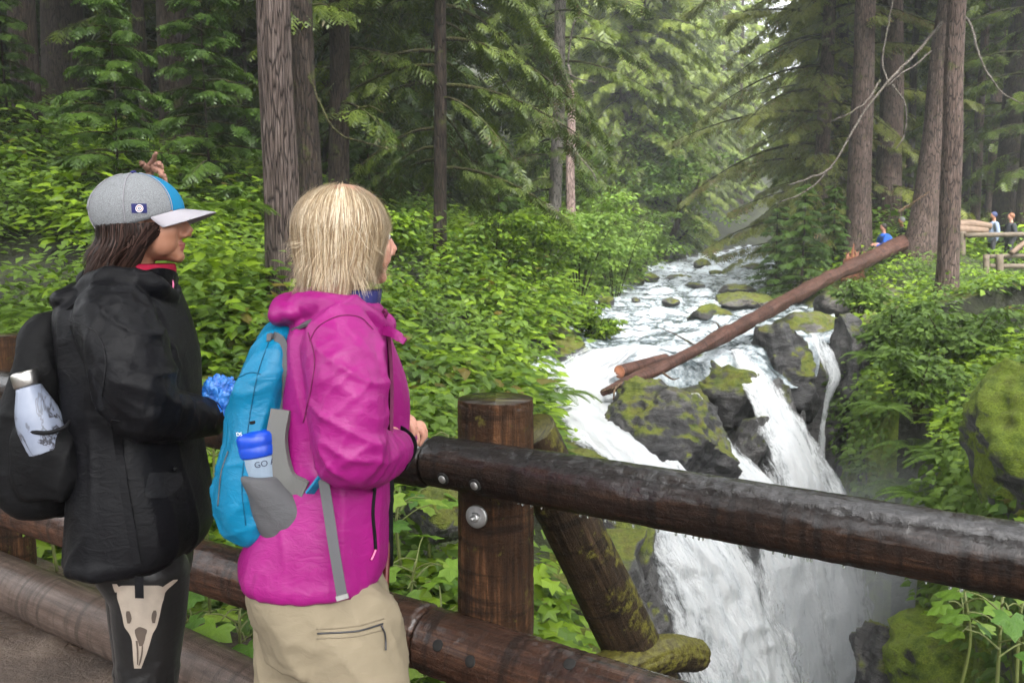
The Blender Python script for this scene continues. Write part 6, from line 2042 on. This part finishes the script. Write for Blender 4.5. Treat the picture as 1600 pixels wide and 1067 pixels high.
part('flask_cap', npmesh('flask_cap', v, f, True, [plain('brushed_steel', (0.55, 0.53, 0.50), 0.28, 1.0, bump=(200, 0.2, 0.002))]), fk)

# crumpled blue plastic bag in her hand
v, f = ICO[5]
bv = v * np.array([0.040, 0.03, 0.052])
bv = bv * (1 + 0.42 * ridged(v * 1.7, 3, 91) + 0.22 * ridged(v * 4.5, 2, 92))[:, None]
bv = bv @ np.array(Euler((0, 0.35, 0.2)).to_matrix()).T
t = NT('blue_plastic_film')
co = t.coord('Object')
vv_ = t.voro(t.coord('Object', (1, 1, 1)), 70, 'DISTANCE_TO_EDGE')
M_PBAG = t.done(t.bsdf(t.mix(t.rng(t.noise(co, 40, 3), .35, .65), (0.01, 0.12, 0.55), (0.04, 0.25, 0.72)), 0.16, normal=t.bump(t.noise(co, 60, 3, .6, 1.5), 0.8, 0.012), Coat_Weight=0.5, Coat_Roughness=0.1))
bagc = P(341, 625, DA - .01)
pb = thing('plastic_bag', 'crumpled shiny blue plastic bag held by the capped hiker', 'bag', tuple(bagc))
part('bundle', npmesh('bundle', bv + bagc, f, True, [M_PBAG]), pb)
part('loose_flap', ribbon([P(322, 628, DA - .045), P(330, 640, DA - .05), P(338, 650, DA - .05)], 0.045, (1, 0, .3), 0.0006, M_PBAG, 'loose_flap'), pb)
# ------------------------------------------------------------------ far overlook: railing and visitors
M_FARWOOD = plain('weathered_rail_wood', (0.095, 0.073, 0.05), 0.8, bump=(12, 0.6, 0.03), var=0.3)
M_FARLOG = plain('peeled_log', (0.13, 0.085, 0.055), 0.75, bump=(8, 0.6, 0.03), var=0.25)
DF = 26.0
ov = thing('far_overlook_railing', 'weathered timber railing of the far overlook across the canyon', 'railing', tuple(P(1560, 470, DF)))
def bar(rows, r, mat, parent, name, seg=10):
    p = catmull([P(*q) for q in rows], 10)
    v, f = tube(p, r, seg, True)
    return part(name, npmesh(name, v, f, True, [mat]), parent)
bar([(1507, 368, DF), (1560, 367, DF), (1640, 366, DF + .3)], 0.075, M_FARWOOD, ov, 'rail')
bar([(1545, 401, DF - 1), (1580, 400, DF - 1), (1640, 399, DF - .6)], 0.06, M_FARWOOD, ov, 'rail')
bar([(1545, 416, DF - 1), (1580, 416, DF - 1), (1640, 416, DF - .6)], 0.075, M_FARWOOD, ov, 'rail')
bar([(1545, 436, DF - 1), (1580, 436, DF - 1), (1640, 436, DF - .6)], 0.075, M_FARWOOD, ov, 'rail')
bar([(1541, 398, DF - 1.1), (1541, 472, DF - 1.1)], 0.085, M_FARWOOD, ov, 'post')
bar([(1562, 398, DF - 1.1), (1562, 480, DF - 1.1)], 0.10, M_FARWOOD, ov, 'post')
bar([(1503, 362, DF + .1), (1503, 400, DF + .1)], 0.10, M_FARWOOD, ov, 'post')
bar([(1580, 396, DF - 1.2), (1600, 380, DF - 1.1), (1640, 350, DF - 1)], 0.07, M_FARLOG, ov, 'brace')
for rows, lab, r in (([(1496, 352, 27.4), (1520, 351, 27.4), (1548, 354, 27.4)], 'peeled log end lying beside the far overlook rail', .17), ([(1496, 359, 27.0), (1520, 360, 27.0), (1543, 361, 27.0)], 'lower peeled log under the other beside the overlook rail', .15)):
    o = link('peeled_log', log_mesh('peeled_log', [P(*q) for q in rows], [r, r * .9, r * .6], M_FARLOG, 14, 24, .08, 9))
    tag(o, lab, 'log')

def far_person(px, py_top, d, label, coat, skin, hair, pose='stand', face=1, legs=(0.02, 0.02, 0.025), cap=None):
    """a visitor about 1.7 m tall, py_top = top of the head"""
    top = P(px, py_top, d)
    H = 1.68 if pose == 'stand' else 1.15
    base = np.array([top[0], top[1], top[2] - H])
    b = MB(); c = MB()
    hz = H - 0.12
    def A_(x, y, z): return base + np.array([x, y, z])
    ell(b, A_(0.01 * face, 0, hz), (.092, .078, .115), 3)
    ell(b, A_(0.095 * face, 0, hz - .02), (.02, .014, .02), 2)
    limb(b, [A_(0, 0, hz - .06), A_(-.02 * face, 0, hz - .22)], [.055, .06])
    sh = hz - .27
    if pose == 'stand':
        hip = 0.88
        L = [(s, [A_(0, s * .09, hip), A_(.02 * face, s * .10, .48), A_(0, s * .10, .07), A_(.10 * face, s * .10, .03)]) for s in (-1, 1)]
        arms = [(s, [A_(0, s * .19, sh), A_(-.02 * face, s * .24, sh - .28), A_(.16 * face, s * .16, sh - .33), A_(.24 * face, s * .12, sh - .30)]) for s in (-1, 1)]
        torso = [A_(-.01 * face, 0, hip - .02), A_(-.02 * face, 0, hip + .25), A_(-.02 * face, 0, sh - .02)]
    else:
        hip = 0.42
        L = [(s, [A_(-.05 * face, s * .10, hip), A_(.32 * face, s * .14, .48), A_(.22 * face, s * .14, .07), A_(.34 * face, s * .14, .03)]) for s in (-1, 1)]
        arms = [(s, [A_(0, s * .19, sh), A_(.08 * face, s * .24, sh - .26), A_(.28 * face, s * .14, sh - .28), A_(.34 * face, s * .10, sh - .24)]) for s in (-1, 1)]
        torso = [A_(-.08 * face, 0, hip - .04), A_(-.12 * face, 0, hip + .22), A_(-.02 * face, 0, sh - .02)]
    limb(b, torso, [.13, .12, .10])
    for s, l in L: limb(b, l, [.085, .065, .045, .04], 26, 12)
    for s, a in arms:
        limb(b, a, [.05, .04, .03, .035], 22, 10)
        for k in range(4): limb(b, [a[-1], a[-1] + np.array([.07 * face, (k - 1.5) * .018, -.02])], [.012, .01], 5, 6)
        limb(b, [a[-1], a[-1] + np.array([.03 * face, -s * .03, .04])], [.012, .01], 5, 6)
    limb(c, torso, [.175, .165, .13], 24, 16)
    for s, a in arms: limb(c, a[:3], [.078, .068, .05], 22, 12)
    me = finish(remesh(b, 0.014, 2), [skin, plain('trouser_cloth', legs, 0.8)])
    pcs = poly_centers(me)
    paint(me, (pcs[:, 2] < base[2] + hip + .05) & (np.abs(pcs[:, 0] - base[0]) < .5) & (pcs[:, 2] < base[2] + sh - .3), 1)
    me.transform(Matrix.Translation(-Vector(base)))
    o = link('person', me, None, tuple(base))
    tag(o, label, 'person')
    part('jacket', finish(remesh(c, 0.016, 2), coat), o)
    h = MB(); ell(h, A_(-.012 * face, 0, hz + .025), (.102, .09, .105), 3)
    part('hair' if cap is None else 'cap', h.mesh('hair', hair if cap is None else cap), o)
    return o
C_ = lambda n, c: plain(n, c, 0.75)
far_person(1381, 349, 26.6, 'far person in a bright blue jacket crouching by the fallen log', C_('jacket_blue', (0.01, 0.09, 0.45)), M_SKIN_B, C_('hair_dark', (.02, .015, .012)), 'crouch', -1)
far_person(1409, 339, 28.0, 'far person in black standing behind the leaning trunk', C_('jacket_black', (0.008, 0.008, 0.01)), M_SKIN_A, C_('hair_grey', (.12, .12, .13)), 'stand', -1)
far_person(1553, 331, 28.0, 'far person in a grey and blue top at the overlook', C_('jacket_greyblue', (0.16, 0.20, 0.28)), M_SKIN_A, C_('hair_dark2', (.02, .015, .012)), 'stand', -1, cap=C_('cap_navy', (.02, .03, .09)))
far_person(1580, 333, 28.0, 'far person in a dark jacket at the photo\'s right edge overlook', C_('jacket_dark', (0.012, 0.014, 0.02)), M_SKIN_B, C_('hair_red', (.16, .06, .025)), 'stand', -1)

# ------------------------------------------------------------------ dead branches and snag
def dead_branch(label, limbs_, mat=None, rad=0.06, name='dead_branch'):
    root = thing(name, label, 'branch', tuple(P(*limbs_[0][0])))
    for i, l in enumerate(limbs_):
        p = catmull([P(*q) for q in l], 14 + 4 * len(l))
        jit = np.cumsum(np.random.default_rng(i + 5).normal(0, 0.008, (len(p), 3)), 0)
        v, f = tube(p + jit, np.linspace(rad * (1 if i == 0 else .6), 0.012, len(p)), 7, True)
        part('limb', npmesh('limb', v, f, True, [mat or M_LIMB_DEAD]), root)
dead_branch('bleached forked dead branch reaching from the leaning trunk over the river', [
    [(1472, 36, 20.0), (1450, 62, 19.8), (1415, 100, 19.5), (1388, 130, 19.2), (1350, 180, 19.0), (1310, 250, 19.0), (1265, 290, 19.0), (1220, 308, 19.0)],
    [(1388, 130, 19.2), (1381, 100, 19.2), (1386, 50, 19.2), (1398, -10, 19.2)],
    [(1455, 80, 19.8), (1430, 100, 19.6), (1392, 130, 19.2)],
    [(1376, 125, 19.2), (1355, 158, 19.0), (1325, 178, 18.9), (1300, 190, 18.9)],
    [(1395, 132, 19.2), (1415, 165, 19.3), (1416, 205, 19.4), (1404, 232, 19.4)],
    [(1300, 262, 19.0), (1270, 275, 18.8), (1230, 282, 18.6)]], rad=0.038)
dead_branch('pale curved dead branch arching beside the dark right trunk', [[(1490, 17, 19.8), (1515, 32, 19.6), (1530, 70, 19.5), (1548, 110, 19.4), (1572, 138, 19.3), (1605, 155, 19.2)]], rad=0.034)
dead_branch('brown broken stick leaning on the thick leaning trunk', [[(1404, 332, 24.6), (1430, 314, 24.4), (1457, 297, 24.2)]], M_LIMB_RED, 0.05, 'broken_stick')
dead_branch('yellow mossy dead bough curving left of the slim spruce', [[(483, 120, 13.6), (500, 155, 13.4), (520, 185, 13.3), (546, 210, 13.2), (570, 212, 13.2), (610, 220, 13.2)], [(515, 178, 13.3), (538, 178, 13.3), (570, 170, 13.2), (600, 178, 13.2)]], M_LIMB, 0.02)
sn = thing('dead_snag', 'broken pinkish dead trunk with bare white branches above the left bank', 'tree', tuple(P(892, 300, 23)))
v, f = tube(catmull([P(893, 360, 23), P(891, 270, 23), P(893, 180, 23), P(890, 128, 23)], 24), np.linspace(.125, .095, 24), 12)
part('trunk', npmesh('trunk', v, f, True, [bark_mat('snag_wood', (.22, .15, .13), (.36, .27, .24), (.46, .38, .34))]), sn)
for l in ([(890, 135, 23), (880, 110, 22.6), (900, 122, 22.6), (934, 130, 22.6)], [(893, 225, 23), (905, 245, 22.6), (925, 268, 22.6), (933, 285, 22.6)], [(892, 120, 23), (888, 90, 23), (900, 30, 22.6), (925, 42, 22.6)]):
    v, f = tube(catmull([P(*q) for q in l], 14), np.linspace(.04, .01, 14), 6)
    part('branch', npmesh('branch', v, f, True, [M_LIMB_DEAD]), sn)
# upturned root and rotting logs on the slope
rt = thing('upturned_root', 'reddish upturned root poking up behind the cap', 'root', tuple(P(240, 275, 8.6)))
for l, r in (([(232, 300, 8.6), (236, 262, 8.6), (244, 240, 8.5)], .05), ([(235, 268, 8.6), (225, 258, 8.5), (219, 254, 8.5)], .035), ([(240, 262, 8.6), (252, 270, 8.5), (262, 290, 8.5)], .045), ([(240, 262, 8.6), (250, 256, 8.5), (256, 270, 8.5)], .03)):
    p = catmull([P(*q) for q in l], 16)
    v, f = tube(p + np.random.default_rng(2).normal(0, .006, p.shape), np.linspace(r, r * .35, 16), 9, True)
    part('root', npmesh('root', v, f, True, [plain('root_wood', (.24, .12, .085), .8, bump=(25, .8, .02), var=.4)]), rt)
for pts, r, lab in (([(-5.6, 8.6), (-4.6, 8.3), (-3.9, 7.8)], .08, 'rotting brown log lying on the slope behind the black coat'), ([(-1.3, 7.0), (-0.7, 7.2), (-0.1, 7.7)], .06, 'rotting log half buried in leaves behind the post'),
                     ([(-2.6, 6.4), (-2.2, 6.2), (-1.8, 6.2)], .09, 'mossy log between the two hikers')):
    q = np.array(pts)
    zg = on_ground(q[:, 0], q[:, 1]) + 0.14
    o = link('rotting_log', log_mesh('rotting_log', np.column_stack([q, zg]), [r, r, r * .8], M_FALLEN if r < .085 else M_MOSSLOG, 20, 50, .14, 7))
    tag(o, lab, 'log')

# ------------------------------------------------------------------ near plants with single leaves
def vein_leaf():
    """large toothed maple-like leaf with a folded midrib"""
    lob = [(-2.5, .34), (-2.15, .50), (-1.75, .36), (-1.2, .60), (-.95, .50), (-.72, .40), (-.45, .55), (-.2, .62), (0, .80), (.2, .62), (.45, .55), (.72, .40), (.95, .50), (1.2, .60), (1.75, .36), (2.15, .50), (2.5, .34)]
    c = np.array([.30, 0, 0])
    out, mid = [], []
    for a, r in lob:
        ripple = .035 * math.cos(a * 5)
        out.append([c[0] + r * math.cos(a), r * math.sin(a), -.25 * r * r + ripple])
        mid.append([c[0] + .5 * r * math.cos(a), .5 * r * math.sin(a), -.05 * r + .5 * ripple + .03])
    n = len(lob)
    v = np.array([c] + mid + out + [[0, 0, 0]])
    f = []
    for i in range(n - 1):
        f += [[0, 1 + i, 2 + i], [1 + i, 1 + n + i, 2 + n + i], [1 + i, 2 + n + i, 2 + i]]
    return v, np.array(f)
BIGLEAF_V, BIGLEAF_F = vein_leaf()
BIGLEAF_MESHES = []
for k_, (dk, lt) in enumerate((((.05, .12, .012), (.18, .31, .03)), ((.035, .10, .012), (.12, .25, .03)), ((.08, .15, .012), (.26, .38, .05)))):
    t = NT('big_leaf_%s' % 'abc'[k_])
    co = t.coord('Object')
    oi = t.node('ObjectInfo').outputs['Random']
    c = t.mix(oi, dk, lt)
    c = t.mix(t.rng(t.noise(co, 6, 5), .3, .7, 0, .5), c, lt)
    b = t.bsdf(c, .38, normal=t.bump(t.noise(co, 14, 4), .4, .02), spec=.4)
    tr_ = t.node('BsdfTranslucent'); t.put(tr_.inputs['Color'], t.mix(1.0, c, (1., 1.05, .45), 'MULTIPLY'))
    mx = t.node('MixShader'); mx.inputs[0].default_value = .35
    t.l.new(b, mx.inputs[1]); t.l.new(tr_.outputs[0], mx.inputs[2])
    BIGLEAF_MESHES.append(npmesh('leaf', BIGLEAF_V, BIGLEAF_F, True, [t.done(mx.outputs[0])]))
M_STEM = plain('green_stem', (.12, .14, .035), .6)
def leafy_plant(base, height_, n, size, label, seed, group='broad-leaved plants by the railing', lean=(0, 0)):
    r2 = np.random.default_rng(seed)
    root = thing('broad_leaf_plant', label, 'plant', tuple(base), group)
    st = MB()
    top = np.array(base) + np.array([lean[0], lean[1], height_])
    st.tube(catmull([np.array(base) - np.array([0, 0, .1]), (np.array(base) + top) / 2 + r2.normal(0, .02, 3), top], 8), np.linspace(.010, .006, 8), 6, True)
    for i in range(n):
        a = i * 2.4 + r2.uniform(-.4, .4)
        z = .45 + .55 * (i + 1) / n
        o0 = np.array(base) * (1 - z) + top * z
        L = size * r2.uniform(.7, 1.3)
        tip = o0 + np.array([math.cos(a), math.sin(a), r2.uniform(.1, .5)]) * L
        st.tube(catmull([o0, (o0 + tip) / 2 + np.array([0, 0, .02]), tip], 6), np.linspace(.0045, .003, 6), 5, False)
        lf = link('leaf', BIGLEAF_MESHES[int(r2.integers(0, 3))], root)
        lf.location = Vector(tip) - Vector(base)
        lf.rotation_euler = Euler((r2.normal(0, .25), r2.uniform(-.05, .55), a))
        sc = size * r2.uniform(.75, 1.3)
        lf.scale = (sc, sc, sc)
    part('stem', st.mesh('stem', M_STEM), root)
    return root
def at_px(px, py, d): return P(px, py, d)
NP = [(330, 905, 4.0, .35, 9, .15, 'broad-leaved plant between the two hikers\' legs, upper one'), (375, 985, 3.75, .30, 8, .14, 'broad-leaved plant just above the kerb log beside the khaki trousers'), (300, 985, 3.9, .25, 7, .13, 'low broad-leaved plant beside the skull leggings'),
      (85, 810, 4.6, .28, 8, .14, 'broad-leaved plant under the black backpack'), (650, 905, 4.2, .32, 8, .15, 'broad-leaved plant left of the post below the top rail'), (690, 985, 3.9, .25, 7, .14, 'broad-leaved plant low beside the post'), (625, 800, 4.6, .28, 8, .14, 'broad-leaved plant right of the magenta jacket front'),
      (670, 790, 5.2, .30, 8, .14, 'smaller broad-leaved plant left of the washer bolt'), (700, 700, 6.0, .30, 8, .15, 'broad-leaved plant peeking over the top rail by the post'), (640, 1060, 3.7, .2, 7, .14, 'broad-leaved plant under the lower rail near the trousers'), (700, 1062, 3.6, .2, 7, .13, 'broad-leaved plant under the lower rail near the post foot'),
      (330, 700, 5.0, .35, 8, .15, 'broad-leaved plant behind the turquoise backpack'), (320, 800, 4.5, .35, 8, .15, 'broad-leaved plant between coat and turquoise backpack')]
for i, (px, py, d, h, n, sz, lab) in enumerate(NP):
    b = at_px(px, py, d); b[2] -= h * .7
    leafy_plant(b, h, n, sz, lab, 300 + i)
# big leaves at the lower right corner, close to the camera, rooted on the canyon side
for i, (px, py, d, h, n, sz, lab) in enumerate([(1555, 1030, 3.6, .5, 9, .13, 'large star-leaved plant in the lower right corner'), (1500, 965, 4.6, .45, 8, .11, 'smaller star-leaved plant under the top rail at right'), (1590, 960, 4.2, .4, 8, .11, 'star-leaved plant at the photo\'s right edge under the rail')]):
    b = at_px(px, py + 90, d)
    leafy_plant(b, h, n, sz, lab, 340 + i, 'star-leaved plants on the canyon edge')
rockpx(1570, 1200, 4.2, 300, 200, .6, 81, 'dark rock under the star-leaved plants in the corner', M_ROCK_GREEN, sub=5, name='rock_block')
# sword ferns
def fern(px, py, d, size, label, seed, mat=M_LEAF2):
    r2 = np.random.default_rng(seed)
    b = P(px, py, d)
    root = thing('fern', label, 'fern', tuple(b), 'sword ferns')
    for i in range(11):
        a = i * 2.4 + r2.uniform(-.3, .3)
        L = size * r2.uniform(.7, 1.1)
        t_ = np.linspace(0, 1, 10)
        h = np.array([math.cos(a), math.sin(a), 0])
        path = b + (t_ * L)[:, None] * h + np.stack([0 * t_, 0 * t_, L * (.75 * t_ - .85 * t_ ** 2)], 1)
        m = MB()
        m.tube(path, np.linspace(.004, .0015, 10), 3, False)
        n = 26
        s = np.linspace(.1, .98, n)
        pp = np.stack([np.interp(s, t_, path[:, k]) for k in range(3)], 1)
        sd_ = np.array([-h[1], h[0], 0])
        for sg in (-1, 1):
            fw = np.tile(sd_ * sg, (n, 1)) + h * .35 + np.array([0, 0, -.15])
            v, f = scatter(LEAF_DIA, pp, basis(fw), np.stack([.22 * L * np.sin(s * 2.9 + .2) + .01, .10 * L * np.ones(n), np.ones(n) * .1 * L], 1))
            m.add(v, f)
        part('frond', m.mesh('frond', mat, False), root)
for i, a in enumerate([(1385, 640, 12.5, .55, 'sword fern on the right canyon wall'), (1360, 560, 13.5, .5, 'sword fern near the top of the dark rock face'), (690, 1030, 4.0, .4, 'sword fern under the lower rail beside the post'), (870, 620, 9.5, .45, 'sword fern by the near edge of the chute'),
                       (1440, 780, 9.5, .55, 'sword fern low on the mossy canyon wall'), (250, 330, 8.0, .6, 'sword fern behind the cap\'s brim'), (370, 330, 9.0, .6, 'sword fern left of the grey-brown trunk'), (60, 500, 6.5, .55, 'sword fern left of the black coat'), (1425, 700, 11.0, .5, 'sword fern in the middle of the right canyon wall'), (1480, 720, 9.6, .5, 'sword fern left of the moss boulder'), (1405, 760, 11.5, .45, 'small sword fern low over the mist')]):
    fern(*a, 400 + i)

# ------------------------------------------------------------------ air: haze over the valley and mist from the falls
def box_mesh(name, lo, hi, mat):
    b = MB().box((np.array(lo) + np.array(hi)) / 2, np.array(hi) - np.array(lo))
    return b.mesh(name, mat, False)
t = NT('haze_air')
pv = t.node('VolumePrincipled')
pv.inputs['Color'].default_value = (0.93, 0.97, 1.0, 1)
pv.inputs['Density'].default_value = 0.0013
pv.inputs['Anisotropy'].default_value = 0.2
M_HAZE = t.done(vol=pv.outputs[0])
hz = link('haze', box_mesh('haze', (-140, -30, -9), (180, 190, 60), M_HAZE))
tag(hz, 'pale damp air over the valley', None, None, 'stuff')


t = NT('spray_mist')
pv = t.node('VolumePrincipled')
pv.inputs['Color'].default_value = (0.95, 0.97, 1.0, 1)
pv.inputs['Anisotropy'].default_value = 0.1
gr = t.node('TexGradient', gradient_type='QUADRATIC_SPHERE')
tc = t.node('TexCoord')
t.l.new(tc.outputs['Object'], gr.inputs['Vector'])
wisp = t.rng(t.noise(tc.outputs['Object'], 2.2, 3, 0.6), 0.3, 0.7, 0.35, 1.0)
t.put(pv.inputs['Density'], t.math('MULTIPLY', t.math('MULTIPLY', gr.outputs['Fac'], wisp), 0.75))
M_MIST = t.done(vol=pv.outputs[0])
for (px, py, d, r, lab) in ((1320, 960, 11.2, (2.2, 1.8, 2.3), 'white spray hanging over the foot of the falls'), (1430, 850, 10.9, (1.7, 1.5, 1.6), 'thin mist drifting before the mossy right wall')):
    m = MB(); ell(m, (0, 0, 0), (1, 1, 1), 4)
    o = link('mist', m.mesh('mist', M_MIST), None, tuple(P(px, py, d)))
    o.scale = r
    tag(o, lab, None, None, 'stuff')
